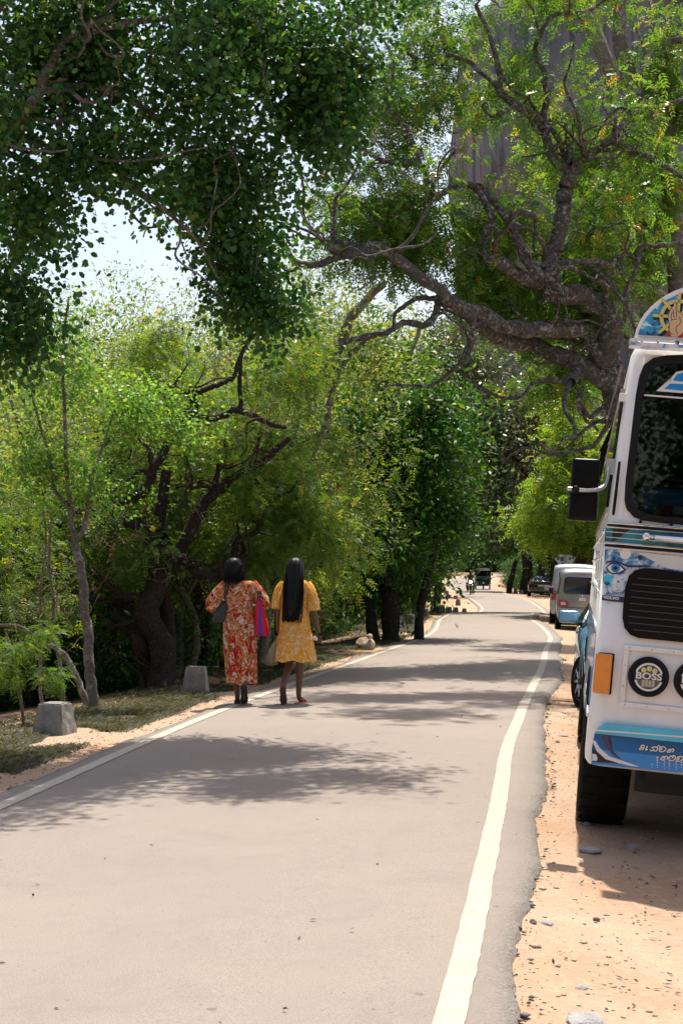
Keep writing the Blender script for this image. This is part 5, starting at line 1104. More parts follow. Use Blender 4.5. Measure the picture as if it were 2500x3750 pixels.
# dark hatchback further on
hb = empty("hatchback"); tag(hb, "dark hatchback with yellow plate parked far down the right shoulder", "car")
st = [(0, .34, .80, 1.0, .68, .78, .60), (.10, .30, .88, 1.08, .76, .83, .64), (.45, .28, .92, 1.20, .80, .845, .62), (1.1, .27, .92, 1.38, .80, .85, .60), (2.0, .27, .90, 1.43, .80, .85, .60), (2.6, .27, .90, 1.34, .80, .85, .58), (3.3, .27, .88, .96, .80, .84, .60), (4.1, .30, .74, .78, .74, .78, .55), (4.35, .36, .60, .64, .55, .62, .45)]
car_body("body", hb, st, M_DARKCAR)
quad("rear_window", [(-.56, .10, 1.105), (.56, .10, 1.105), (.50, 1.0, 1.375), (-.50, 1.0, 1.375)], plain("sky_glass", (.05, .055, .06), .04, spec=.8), hb, .012, (0, -.35, 1)); quad("lower_window", [(-.52, -.012, .90), (.52, -.012, .90), (.54, .02, 1.03), (-.54, .02, 1.03)], M_TINT, hb, .01, (0, -1, .2))
for s in (-1, 1):
    quad("tail_light", [(s * .80, .0, .80), (s * .60, -.03, .86), (s * .57, -.03, 1.03), (s * .70, .02, 1.06)], M_TAIL, hb, .02, (0, -1, 0)); box("reflector", (s * .62 - .06, -.035, .46), (s * .62 + .06, .02, .50), M_TAIL, hb)
box("number_plate", (-.22, -.035, .70), (.22, -.01, .82), M_PLATE, hb, .004); box("bumper", (-.80, -.06, .36), (.80, .08, .62), M_DARKCAR, hb, .05, 3, True)
for i0, i1 in ((2, 3), (3, 4), (4, 5)): side_glass(hb, st, i0, i1)
for y in (.8, 3.3):
    for s in (-1, 1): wheel("wheel", hb, (s * .74, y, .31), .31, .19, s, tread=8)
place(hb, 1979, 96, math.radians(6), math.radians(2))
# light blue saloon facing us, half hidden by the bus
bc = empty("saloon_car"); tag(bc, "light blue saloon car facing the camera, half hidden behind the bus", "car")
st = [(0, .32, .56, .60, .52, .58, .40), (.08, .26, .62, .68, .66, .70, .52), (.30, .24, .68, .76, .76, .795, .58), (.75, .24, .74, .84, .79, .83, .62), (1.20, .24, .84, .92, .80, .845, .64), (1.45, .23, .88, .98, .80, .85, .64), (2.15, .23, .90, 1.38, .80, .85, .57), (2.6, .23, .90, 1.44, .80, .85, .56), (3.2, .23, .91, 1.40, .80, .85, .56), (3.75, .24, .92, 1.06, .80, .84, .60), (4.2, .27, .88, .96, .76, .80, .58), (4.32, .34, .72, .80, .62, .68, .5)]
car_body("body", bc, st, M_BLUECAR)
quad("windscreen", [(-.64, 1.47, .985), (.64, 1.47, .985), (.50, 2.12, 1.37), (-.50, 2.12, 1.37)], M_TINT, bc, .012, (0, -.5, .85))
for i0, i1 in ((5, 6), (6, 7), (7, 8), (8, 9)): side_glass(bc, st, i0, i1)
for s in (-1, 1):
    tube("window_trim", [(s * .835, 1.46, .90), (s * .845, 2.2, .92), (s * .845, 3.2, .93), (s * .83, 3.7, .94)], .008, M_CHROME, bc, 6, 4); tube("pillar_trim", [(s * .80, 1.44, .96), (s * .68, 1.85, 1.2), (s * .585, 2.16, 1.385), (s * .565, 2.6, 1.44)], .014, M_CHROME, bc, 6, 4)
    m = box("mirror", (s * .965 - .125, 1.60, .93), (s * .965 + .125, 1.76, 1.085), M_BLUECAR, bc, .055, 5, True); box("mirror_glass", (s * .965 - .10, 1.761, .945), (s * .965 + .10, 1.768, 1.06), M_CHROME, m); tube("mirror_stalk", [(s * .80, 1.68, .92), (s * .90, 1.68, .95)], .035, M_TRIM, bc, 8, 1)
    quad("headlight", [(s * .74, .16, .56), (s * .40, .03, .54), (s * .42, .05, .64), (s * .72, .22, .70)], M_TAILW, bc, .02, (s * .3, -1, .3)); tube("wheel_arch", [(s * .805, .80 + .36 * math.cos(a), .30 + .36 * math.sin(a)) for a in np.linspace(0, math.pi, 12)], .022, M_TRIM, bc, 6, 1)
    box("door_handle", (s * .85 - .012, 2.35, .78), (s * .85 + .012, 2.52, .81), M_BLUECAR, bc, .008); quad("door_gap", [(s * .852, 1.52, .34), (s * .852, 1.535, .34), (s * .845, 1.535, .88), (s * .845, 1.52, .88)], M_PLINE, bc, .002, (s, 0, 0))
box("bumper_intake", (-.45, -.012, .32), (.45, .06, .42), M_TRIM, bc, .02); box("number_plate", (-.24, -.03, .44), (.24, -.01, .54), M_PWHITE, bc, .004)
M_ALLOY = plain("wheel_alloy", (.45, .46, .48), .25, .8)
for y, stv in ((.80, math.radians(16)), (3.35, 0)):
    for s in (-1, 1):
        w_ = wheel("wheel", bc, (s * .745, y, .30), .30, .19, s, tread=8, hub=M_ALLOY, rimr=.66, steer=stv)
        for k in range(7):
            a = 2 * math.pi * k / 7; tube("spoke", [(s * .075, .04 * math.cos(a), .04 * math.sin(a)), (s * .08, .17 * math.cos(a), .17 * math.sin(a))], [.022, .014], M_ALLOY, w_, 6, 1)
place(bc, 2402, 15.25, math.radians(8.4), math.radians(3.2), .02)
# three-wheeler
tk = empty("three_wheeler"); tag(tk, "dark green three-wheeler taxi coming towards us down the far road", "three-wheeler")
M_TUK = plain("tuk_green", (.003, .03, .026), .35, spec=.2); M_HOOD = plain("tuk_hood", (.01, .011, .011), .7, spec=.15)
loft("body", [[(x * w, y, z) for x, z in ((-.8, zb), (.8, zb), (1, zb + .12), (1, zt - .1), (.9, zt), (-.9, zt), (-1, zt - .1), (-1, zb + .12))] for y, w, zb, zt in ((0, .34, .40, .86), (.06, .42, .34, .96), (.35, .50, .32, 1.02), (.7, .62, .30, 1.0), (1.2, .64, .30, .62), (2.3, .65, .30, .98), (2.6, .60, .36, 1.0))], M_TUK, tk)
loft("hood", [[(x * w, y, z) for x, z in ((-1, zb), (1, zb), (1, zt - .12), (.88, zt - .02), (.5, zt + .03), (-.5, zt + .03), (-.88, zt - .02), (-1, zt - .12))] for y, w, zb, zt in ((.30, .56, 1.58, 1.70), (.5, .63, 1.56, 1.74), (1.6, .65, 1.55, 1.76), (2.5, .63, 1.0, 1.72), (2.62, .58, 1.0, 1.6))], M_HOOD, tk)
quad("windscreen", [(-.50, .33, 1.02), (.50, .33, 1.02), (.54, .42, 1.58), (-.54, .42, 1.58)], M_TINT, tk, .01, (0, -1, .1)); box("windscreen_header", (-.52, .26, 1.58), (.52, .34, 1.66), plain("header_silver", (.5, .52, .5), .3, .5), tk, .02); box("dash_strip", (-.45, .29, 1.04), (.45, .31, 1.09), plain("strip_pale", (.10, .3, .28), .4), tk)
for s in (-1, 1):
    tube("pillar", [(s * .50, .36, 1.0), (s * .57, .42, 1.6)], .03, M_TUK, tk, 8, 1); tube("pillar", [(s * .62, 1.3, .6), (s * .63, 1.3, 1.6)], .03, M_HOOD, tk, 8, 1); box("mirror", (s * .72 - .07, .30, 1.18), (s * .72 + .07, .36, 1.36), M_TRIM, tk, .02); tube("mirror_stalk", [(s * .52, .38, 1.2), (s * .68, .33, 1.26)], .012, M_TRIM, tk, 6, 1)
    wheel("wheel", tk, (s * .58, 2.1, .22), .22, .11, s, tread=6); box("mudguard", (s * .58 - .08, 1.8, .40), (s * .58 + .08, 2.4, .48), M_TUK, tk, .02)
wheel("wheel", tk, (0, .35, .22), .22, .11, 1, tread=6); box("front_mudguard", (-.09, .10, .36), (.09, .60, .46), M_TUK, tk, .03)
lathe("headlight", [(.0, -.06), (.06, -.055), (.085, -.02), (.085, .03)], M_TAILW, tk, 18, 'Y', (0, 0, .56)); box("seat", (-.5, 1.9, .6), (.5, 2.1, 1.1), M_HOOD, tk, .04)
place(tk, 1769, 117, math.radians(4), 0, .045)
x = tk.location.x; tk.location.z = road_z(117) + .01

# ------------------------------------------------------------------ people
M_SKIN = plain("brown_skin", (.115, .055, .033), .5, var=.12, scale=6); M_SOLE = plain("pale_sole", (.30, .15, .10), .6, var=.15, scale=14); M_HAIR = plain("black_hair", (.005, .004, .004), .45, spec=.22)
def skin_mesh(V, E, R, extra=(), root=0, sub=2):
    """continuous body surface grown round a skeleton; extra: short tubes (fingers, toes) rooted inside it"""
    me = bpy.data.meshes.new("skeleton"); me.from_pydata(V, E, []); me.update()
    o = bpy.data.objects.new("skeleton", me); COL.objects.link(o)
    o.modifiers.new("s", 'SKIN'); sk = me.skin_vertices[0].data
    for i, r in enumerate(R): sk[i].radius = (r, r) if not hasattr(r, '__len__') else r; sk[i].use_root = i == root
    m = o.modifiers.new("u", 'SUBSURF'); m.levels = sub; m.render_levels = sub
    dg = bpy.context.evaluated_depsgraph_get(); out = bpy.data.meshes.new_from_object(o.evaluated_get(dg)); bpy.data.objects.remove(o)
    bm = bmesh.new(); bm.from_mesh(out)
    for P, r in extra:
        P_ = spline(P, 3); TV, TQ = tube_arrays(P_, np.interp(np.linspace(0, 1, len(P_)), np.linspace(0, 1, len(r)), r), 7); vs = [bm.verts.new(v) for v in TV]
        for q in TQ: bm.faces.new([vs[i] for i in q])
        bm.faces.new(vs[:7][::-1]); bm.faces.new(vs[-7:])
    bm.to_mesh(out); bm.free(); out.polygons.foreach_set("use_smooth", [True] * len(out.polygons)); return out
def hand(w, d, side, curl=.5, s=1.0, up=(0, 0, 1)):
    """five finger chains at a wrist w, hand pointing along d; side +1/-1 is where the thumb leaves"""
    w = Vector(w); d = Vector(d).normalized(); t = Vector(up).cross(d).normalized() * side; c = d.cross(t).normalized(); out = []
    for k, l in enumerate((.068, .078, .072, .056)):
        o = (1.5 - k) * .017 * s; b = w + d * .085 * s + t * o
        out.append(([b - d * .03 * s, b, b + d * l * .5 * s + c * .012 * curl * side, b + d * l * (1 - .35 * curl) * s + c * .05 * curl * side], [.010 * s, .0095 * s, .0085 * s, .006 * s]))
    b = w + d * .03 * s + t * .025 * s; out.append(([w + d * .02 * s, b, b + d * .035 * s + t * .022 * s, b + d * .06 * s + t * .018 * s + c * .015], [.011 * s, .0105 * s, .009 * s, .0065 * s])); return out
def toes(b, d, t):
    b, d, t = Vector(b), Vector(d).normalized(), Vector(t).normalized()
    return [([b + t * x - d * .02, b + t * x, b + t * x + d * l], [.012, .011, .008]) for x, l in ((-.03, .035), (-.014, .035), (.0, .032), (.014, .028), (.028, .022))]
def ell(cx, cy, z, a, b, n=56, fold=0.0, k=9, ph=0.0, jag=None):
    out = []
    for i in range(n):
        t = 2 * math.pi * i / n; f = 1 + fold * (math.sin(k * t + ph) + .5 * math.sin((2 * k + 1) * t + ph * 1.7) + .4 * math.sin(3 * t + ph))
        out.append((cx + a * f * math.cos(t), cy + b * f * math.sin(t), z + (jag(t) if jag else 0)))
    return out
def cloth_mat(name, kind):
    m, N, L, b = mat_new(name); uv = N.new("ShaderNodeTexCoord").outputs["UV"]
    def vor(scale, feat='F1', seed=0.0):
        mp = N.new("ShaderNodeMapping"); mp.inputs["Location"].default_value = (seed, seed * 1.3, 0); L.new(uv, mp.inputs[0])
        nz = N.new("ShaderNodeTexNoise"); nz.inputs["Scale"].default_value = scale * .9; L.new(mp.outputs[0], nz.inputs["Vector"])
        mx = N.new("ShaderNodeMix"); mx.data_type = 'RGBA'; mx.inputs["Factor"].default_value = .10 if kind == 'floral' else .16; L.new(mp.outputs[0], mx.inputs["A"]); L.new(nz.outputs["Color"], mx.inputs["B"])
        v = N.new("ShaderNodeTexVoronoi"); v.feature = feat; v.inputs["Scale"].default_value = scale; v.voronoi_dimensions = '2D'; L.new(mx.outputs["Result"], v.inputs["Vector"]); return v
    if kind == 'floral':
        v = vor(46); sp = N.new("ShaderNodeSeparateColor"); L.new(v.outputs["Color"], sp.inputs[0])
        pick = ramp(N, [(0, (.62, .27, .10)), (.34, (.80, .70, .58)), (.48, (.55, .02, .02)), (.78, (.52, .22, .09)), (.90, (.16, .12, .04))], 'CONSTANT'); L.new(sp.outputs[0], pick.inputs[0])
        c = mixc(N, L, mathn(N, L, 'GREATER_THAN', v.outputs["Distance"], .62), pick.outputs[0], (.60, .26, .10))
        v2 = vor(22, seed=3.3); sp2 = N.new("ShaderNodeSeparateColor"); L.new(v2.outputs["Color"], sp2.inputs[0])
        c = mixc(N, L, mathn(N, L, 'MULTIPLY', mathn(N, L, 'GREATER_THAN', sp2.outputs[0], .84), mathn(N, L, 'LESS_THAN', v2.outputs["Distance"], .36)), c, (.72, .62, .52))
        c = mixc(N, L, mathn(N, L, 'MULTIPLY', mathn(N, L, 'LESS_THAN', sp2.outputs[0], .25), mathn(N, L, 'LESS_THAN', v2.outputs["Distance"], .33)), c, (.45, .012, .02))
    else:
        v = vor(15, 'DISTANCE_TO_EDGE'); v2 = vor(24, 'DISTANCE_TO_EDGE', 5.1)
        c = mixc(N, L, mathn(N, L, 'LESS_THAN', v.outputs["Distance"], .055), (.86, .36, .008), (.80, .66, .42))
        c = mixc(N, L, mathn(N, L, 'MULTIPLY', mathn(N, L, 'LESS_THAN', v2.outputs["Distance"], .045), .85), c, (.80, .64, .38))
    L.new(c, b.inputs["Base Color"]); b.inputs["Roughness"].default_value = .85; b.inputs["Specular IOR Level"].default_value = .15
    tr = N.new("ShaderNodeBsdfTranslucent"); L.new(c, tr.inputs[0]); mx = N.new("ShaderNodeMixShader"); mx.inputs[0].default_value = .3; L.new(b.outputs[0], mx.inputs[1]); L.new(tr.outputs[0], mx.inputs[2]); L.new(mx.outputs[0], N["Material Output"].inputs[0]); return m
M_FLORAL, M_YELDRESS = cloth_mat("floral_cloth", 'floral'), cloth_mat("yellow_leaf_cloth", 'leaf')
def sleeve(parent, path, radii, mat, seg=28, fold=.06, k=7):
    P = spline(path, 5); R = np.interp(np.linspace(0, 1, len(P)), np.linspace(0, 1, len(radii)), radii); V, Q = tube_arrays(P, R, seg); V = V.reshape(len(P), seg, 3)
    for i in range(len(P)):
        t = np.linspace(0, 2 * np.pi, seg, endpoint=False); V[i] = P[i] + (V[i] - P[i]) * (1 + fold * (np.sin(k * t + i * .15) + .6 * np.sin(3 * t + i * .35)))[:, None]
    return loft("sleeve", [[tuple(p) for p in r] for r in V], mat, parent, True, (False, False), uv=(.55, .30))
def sandal(parent, heel, toe, up, w, mat, strap):
    h, t, u = Vector(heel), Vector(toe), Vector(up).normalized(); d = (t - h).normalized(); s = d.cross(u).normalized(); L_ = (t - h).length; out = []
    prof = [(0, .55), (.08, .8), (.25, .85), (.5, .78), (.72, 1.0), (.88, .92), (1.0, .5)]
    ringA = [h + d * L_ * a + s * w * b for a, b in prof] + [h + d * L_ * a - s * w * b for a, b in reversed(prof)]
    o = loft("sandal", [[tuple(p) for p in ringA], [tuple(p + u * .014) for p in ringA]], mat, parent, False)
    c = h + d * L_ * .72 + u * .035
    for sg in (-1, 1): tube("strap", [h + d * L_ * .5 + s * w * .75 * sg + u * .012, (c + h + d * L_ * .5 + s * w * .4 * sg + u * .055) / 2, h + d * L_ * .8 + u * .02], .006, strap, o, 6, 4)
    return o
def hair_strands(parent, n, rs_, fn):
    """fine strands round the hair's outline, one mesh"""
    VV, QQ, off = [], [], 0
    for i in range(n):
        P, r = fn(i); V, Q = tube_arrays(spline(P, 3), r, 3); VV.append(V); QQ.append(Q + off); off += len(V)
    return tag(mk_np("hair_strands", np.vstack(VV), np.vstack(QQ), M_HAIR, parent, smooth=True), kind="stuff")
rp = np.random.default_rng(9)

# --- woman in the long floral dress
w1o = (-1.105, 15.70, road_z(15.7) + .004)
V = [(0, 0, .88), (0, .0, 1.02), (0, 0, 1.2), (-.03, -.005, 1.34), (-.055, .01, 1.42), (-.063, .02, 1.50), (-.063, .02, 1.555),
     (-.17, 0, 1.30), (-.31, .04, 1.11), (-.25, .21, 1.06), (-.20, .27, 1.06), (.18, 0, 1.30), (.28, .05, 1.10), (.22, .22, 1.06), (.17, .28, 1.06),
     (-.085, 0, .80), (-.065, .04, .45), (-.045, -.01, .10), (-.043, .02, .05), (-.043, .13, .035), (.085, 0, .80), (.055, .05, .46), (.035, -.18, .23), (.037, -.205, .18), (.038, -.125, .045)]
E_ = [(0, 1), (1, 2), (2, 3), (3, 4), (4, 5), (5, 6), (2, 7), (7, 8), (8, 9), (9, 10), (2, 11), (11, 12), (12, 13), (13, 14), (0, 15), (15, 16), (16, 17), (17, 18), (18, 19), (0, 20), (20, 21), (21, 22), (22, 23), (23, 24)]
R_ = [(.14, .11), (.125, .10), (.14, .10), .055, .05, .082, .07, .06, .045, .032, .03, .06, .045, .032, .03, .085, .06, .036, .032, .03, .085, .06, .036, .033, .032]
ex = hand((-.22, .25, 1.06), (.25, .9, 0), 1) + hand((.19, .26, 1.06), (-.25, .9, 0), -1) + toes((-.043, .14, .03), (0, 1, -.05), (1, 0, 0)) + toes((.038, -.115, .035), (0, .5, -.8), (1, 0, 0)) + [([(-.063, .09, 1.51), (-.063, .115, 1.485), (-.063, .10, 1.47)], [.01, .014, .008])]
w1 = link("person", skin_mesh(V, E_, R_, ex)); w1.data.materials.clear(); w1.data.materials.append(M_SKIN); w1.location = w1o; w1.scale = (.91, 1, 1); w1.rotation_euler = (0, math.radians(-1.0), math.radians(4))
tag(w1, "person with shoulder-length black hair in a long floral dress, walking away", "person", "people walking along the left edge line")
hem = lambda t: .012 * math.sin(5 * t) + .01 * math.sin(2 * t + 1) - .02 * max(0, math.cos(t - .5))
rg = [ell(.015, .0, 1.355, .125, .08), ell(.01, 0, 1.34, .175, .095), ell(0, 0, 1.29, .20, .112, fold=.012), ell(0, 0, 1.2, .19, .118, fold=.012), ell(0, 0, 1.12, .165, .115, fold=.02, k=14), ell(0, 0, 1.075, .152, .112, fold=.028, k=17), ell(0, 0, 1.04, .158, .118, fold=.03, k=17), ell(0, 0, .98, .178, .135, fold=.02, k=9),
      ell(-.005, 0, .88, .197, .155, fold=.022, k=9, ph=.4), ell(-.005, 0, .75, .20, .165, fold=.026, k=8, ph=.7), ell(-.005, 0, .6, .195, .17, fold=.032, k=8, ph=.9), ell(0, 0, .45, .187, .175, fold=.036, k=8, ph=1.1), ell(.005, -.01, .33, .182, .182, fold=.04, k=8, ph=1.2), ell(.008, -.01, .235, .178, .19, fold=.045, k=8, ph=1.3, jag=hem)]
loft("dress", rg, M_FLORAL, w1, True, (False, False), uv=(1.15, 1.12))
sleeve(w1, [(-.15, 0, 1.325), (-.22, .01, 1.24), (-.30, .03, 1.14), (-.33, .06, 1.085), (-.29, .13, 1.06)], [.062, .085, .088, .08, .036], M_FLORAL); sleeve(w1, [(.15, 0, 1.325), (.21, .01, 1.24), (.27, .03, 1.14), (.295, .06, 1.09), (.26, .14, 1.06)], [.062, .078, .078, .072, .036], M_FLORAL)
def wob(cx, cy, z, a, b, s): return [(cx + a * (1 + .09 * math.sin(5 * t + z * 60 + s) + .07 * math.sin(11 * t - z * 90)) * math.cos(t), cy + b * (1 + .06 * math.sin(5 * t + z * 60 + s)) * math.sin(t), z) for t in np.linspace(0, 2 * math.pi, 40, endpoint=False)]
loft("hair", [wob(-.06, .0, z, a, b, 0) for z, a, b in ((1.615, .012, .012), (1.605, .05, .055), (1.585, .078, .085), (1.545, .098, .102), (1.49, .107, .105), (1.43, .112, .098), (1.38, .112, .085), (1.335, .102, .07), (1.31, .075, .05), (1.305, .04, .03))], M_HAIR, w1)
def st1(i):
    a = rp.uniform(math.pi, 2 * math.pi) if i % 3 else rp.uniform(0, 2 * math.pi); z0 = rp.uniform(1.36, 1.58); r0 = .092 if z0 > 1.5 else .105; p = Vector((-.06 + r0 * math.cos(a), r0 * .9 * math.sin(a), z0)); l = rp.uniform(.05, .13)
    return [p, p + Vector((.012 * math.cos(a) + rp.normal(0, .008), .01 * math.sin(a), -l * .4)), p + Vector((.028 * math.cos(a) + rp.normal(0, .018), .012 * math.sin(a), -l * .7)), p + Vector((.006 * math.cos(a) + rp.normal(0, .016), rp.normal(0, .01), -l))], .0022
hair_strands(w1, 420, rp, st1)
M_SND = plain("dark_sandal", (.02, .022, .02), .7)
sandal(w1, (-.043, -.075, .006), (-.043, .175, .006), (0, 0, 1), .046, M_SND, M_SND); sandal(w1, (.036, -.262, .215), (.040, -.135, .012), (0, .72, .55), .046, M_SND, M_SND)

# --- woman in the short yellow dress
w2o = (-.528, 15.66, road_z(15.66) + .006)
V = [(0, 0, .86), (0, .0, 1.02), (0, 0, 1.2), (0, -.005, 1.34), (0, .01, 1.42), (0, .02, 1.50), (0, .02, 1.555),
     (-.145, 0, 1.29), (-.20, -.01, 1.04), (-.205, .03, .84), (-.20, .035, .775), (.15, 0, 1.29), (.225, -.01, 1.04), (.275, .015, .84), (.285, .02, .775),
     (-.08, 0, .80), (-.062, .05, .44), (-.095, -.16, .24), (-.10, -.185, .19), (-.102, -.105, .04), (.08, 0, .80), (.072, .03, .44), (.062, -.02, .11), (.07, .0, .055), (.105, .10, .035)]
E_ = [(0, 1), (1, 2), (2, 3), (3, 4), (4, 5), (5, 6), (2, 7), (7, 8), (8, 9), (9, 10), (2, 11), (11, 12), (12, 13), (13, 14), (0, 15), (15, 16), (16, 17), (17, 18), (18, 19), (0, 20), (20, 21), (21, 22), (22, 23), (23, 24)]
R_ = [(.12, .10), (.11, .09), (.125, .095), .05, .048, .08, .068, .052, .042, .027, .03, .052, .042, .027, .03, .078, .058, .034, .032, .030, .078, .056, .033, .030, .03]
ex = hand((-.203, .03, .80), (.0, .05, -1), -1, .9, .95, (0, 1, 0)) + hand((.282, .02, .80), (.05, .05, -1), 1, .9, .95, (0, 1, 0)) + toes((-.102, -.095, .03), (0, .5, -.8), (1, 0, 0)) + toes((.108, .11, .03), (.35, 1, 0), (1, -.35, 0)) + [([(0, .09, 1.51), (0, .115, 1.485), (0, .10, 1.47)], [.01, .014, .008])]
w2 = link("person", skin_mesh(V, E_, R_, ex)); w2.data.materials.clear(); w2.data.materials.append(M_SKIN); w2.location = w2o; w2.scale = (.92, 1, 1); w2.rotation_euler = (0, math.radians(.8), math.radians(-5))
tag(w2, "person with waist-length straight black hair in a short yellow dress", "person", "people walking along the left edge line")
hem2 = lambda t: .010 * math.sin(7 * t) + .008 * math.sin(3 * t)
rg = [ell(0, .0, 1.365, .11, .075), ell(0, 0, 1.34, .155, .09), ell(0, 0, 1.28, .172, .105, fold=.01), ell(0, 0, 1.2, .168, .115, fold=.012), ell(0, 0, 1.1, .165, .12, fold=.016, k=10), ell(0, 0, .95, .175, .135, fold=.022, k=10), ell(.003, 0, .82, .185, .15, fold=.028, k=10, ph=.3),
      ell(.005, 0, .805, .186, .152, fold=.04, k=13, ph=.3), ell(.008, 0, .72, .21, .18, fold=.045, k=12, ph=.5), ell(.01, 0, .6, .228, .205, fold=.05, k=11, ph=.7), ell(.012, -.005, .475, .242, .225, fold=.055, k=11, ph=.8, jag=hem2)]
loft("dress", rg, M_YELDRESS, w2, True, (False, False), uv=(1.2, .9))
sleeve(w2, [(-.13, 0, 1.325), (-.175, 0, 1.25), (-.20, 0, 1.15), (-.212, 0, 1.045)], [.055, .068, .074, .080], M_YELDRESS, fold=.07, k=6); sleeve(w2, [(.13, 0, 1.325), (.175, 0, 1.25), (.205, 0, 1.15), (.222, 0, 1.03)], [.055, .070, .076, .083], M_YELDRESS, fold=.07, k=6)
def strand_ring(cx, cy, z, a, b): return [(cx + a * (1 + .035 * math.sin(13 * t) + .03 * math.sin(23 * t + 1)) * math.cos(t), cy + b * (1 + .05 * math.sin(13 * t)) * math.sin(t), z + (.02 * math.sin(9 * t) if z < 1 else 0)) for t in np.linspace(0, 2 * math.pi, 56, endpoint=False)]
loft("hair", [strand_ring(cx, cy, z, a, b) for z, cx, cy, a, b in ((1.612, 0, .0, .012, .012), (1.602, 0, 0, .05, .055), (1.58, 0, 0, .078, .088), (1.535, 0, -.005, .098, .104), (1.47, 0, -.02, .107, .10), (1.40, 0, -.05, .110, .075), (1.33, 0, -.09, .113, .05), (1.22, -.003, -.125, .115, .035), (1.12, -.01, -.135, .112, .033), (1.04, -.02, -.14, .098, .03), (.98, -.03, -.14, .082, .026), (.94, -.035, -.14, .062, .02), (.925, -.037, -.14, .035, .012))], M_HAIR, w2)
def st2(i):
    x = rp.uniform(-.11, .10) ; e = abs(x) / .11; z0 = rp.uniform(1.2, 1.45); y = -.06 if z0 > 1.38 else -.115; sx = (-.115 if x < 0 else .112) if i % 2 else x * .9
    return [Vector((sx, y - .02 * (1 - e), z0)), Vector((sx * 1.02 + rp.normal(0, .005), -.15, z0 - .14)), Vector((sx * .9 - .01 + rp.normal(0, .008), -.165, z0 - .3)), Vector((sx * .7 - .03 + rp.normal(0, .012), -.165, rp.uniform(.90, .98)))], .002
hair_strands(w2, 150, rp, st2)
M_PINK = plain("pink_sandal", (.55, .16, .15), .6)
sandal(w2, (.045, -.085, .005), (.125, .155, .005), (0, 0, 1), .044, M_PINK, M_PINK); sandal(w2, (-.10, -.245, .21), (-.103, -.115, .01), (0, .72, .55), .044, plain("brown_sandal", (.13, .05, .035), .7), M_PINK)

# --- what they carry
def at1(x, y, z): return (w1o[0] + x * .93, w1o[1] + y, w1o[2] + z)
hbg = empty("handbag", at1(-.235, -.02, 1.0)); tag(hbg, "dark grey-green shoulder bag under the left arm of the floral dress", "handbag")
M_BAG = plain("bag_leather", (.022, .032, .030), .5, var=.3, scale=25, bump=.3)
loft("bag_body", [ell(cx, 0, z, a, b, 28, .04, 4, z * 20) for z, cx, a, b in ((-.10, -.01, .03, .02), (-.095, -.01, .085, .045), (-.05, -.005, .095, .052), (.02, .01, .078, .045), (.09, .03, .05, .03), (.15, .045, .035, .02), (.155, .045, .02, .01))], M_BAG, hbg)
for dx in (0, .05): tube("strap", [(.02 + dx * .4, -.02, .14), (.05 + dx * .5, -.085, .24), (.07 + dx * .7, -.085, .33), (.075 + dx, -.02, .375), (.06 + dx, .06, .35)], .008, M_BAG, hbg, 6, 4)
lathe("buckle", [(.008, -.03), (.012, -.028), (.008, -.024)], M_CHROME, hbg, 10, 'Y', (.03, -.01, .15))
tote = empty("tote_bag", at1(.235, -.03, .95)); tag(tote, "red and purple striped cloth tote on the right arm of the floral dress", "tote bag")
M_TR = plain("tote_red", (.62, .012, .03), .8, var=.12, scale=12); M_TP = plain("tote_purple", (.12, .03, .30), .8, var=.12, scale=12)
tb = loft("bag_body", [ell(cx, 0, z, a, b, 32, .03, 5, z * 9) for z, cx, a, b in ((-.20, .005, .04, .03), (-.195, .005, .085, .055), (-.12, .005, .086, .055), (0, -.005, .07, .045), (.12, -.02, .042, .03), (.20, -.025, .026, .018), (.205, -.025, .015, .01))], M_TR, tote)
tb.data.materials.append(M_TP)
for p in tb.data.polygons:
    t = (math.degrees(math.atan2(p.center.y, p.center.x - .0)) + 360) % 360
    if 238 < t < 287 or 80 < t < 140: p.material_index = 1
for dx in (-.012, .012): tube("handle", [(-.025 + dx, -.012, .19), (-.02 + dx, -.03, .25), (-.005 + dx, -.015, .30), (.0 + dx, .06, .27)], .006, M_BAG, tote, 6, 4)
def at2(x, y, z): return (w2o[0] + x * .92, w2o[1] + y, w2o[2] + z)
pb = empty("plastic_bag", at2(-.255, .03, .55)); tag(pb, "off-white plastic carrier bag in the left hand of the yellow dress", "plastic bag")
M_PLAST = leaf_mat("thin_plastic", [(0, (.85, .76, .56)), (1, (.85, .76, .56))], .5, .35, (1, 1, .9), .4, 1.0)
loft("bag_body", [ell(cx, 0, z, a, b, 30, .09, 5, z * 25) for z, cx, a, b in ((-.125, 0, .03, .02), (-.12, 0, .062, .045), (-.06, -.002, .07, .05), (.04, .015, .055, .04), (.12, .04, .03, .022), (.17, .052, .012, .01), (.19, .055, .016, .012))], M_PLAST, pb)
box("contents", (-.05, -.03, -.117), (.035, .03, -.07), plain("bag_contents", (.35, .12, .03), .6), pb, .02, 2, True)
ti = empty("tissue", at2(.262, -.015, .722)); tag(ti, "crumpled white tissue in the right hand of the yellow dress", "tissue")
bm = bmesh.new(); bmesh.ops.create_icosphere(bm, subdivisions=2, radius=.024)
for v in bm.verts: v.co *= 1 + rp.uniform(-.28, .28)
from_bm("paper", bm, plain("tissue_paper", (.75, .68, .70), .9), ti)

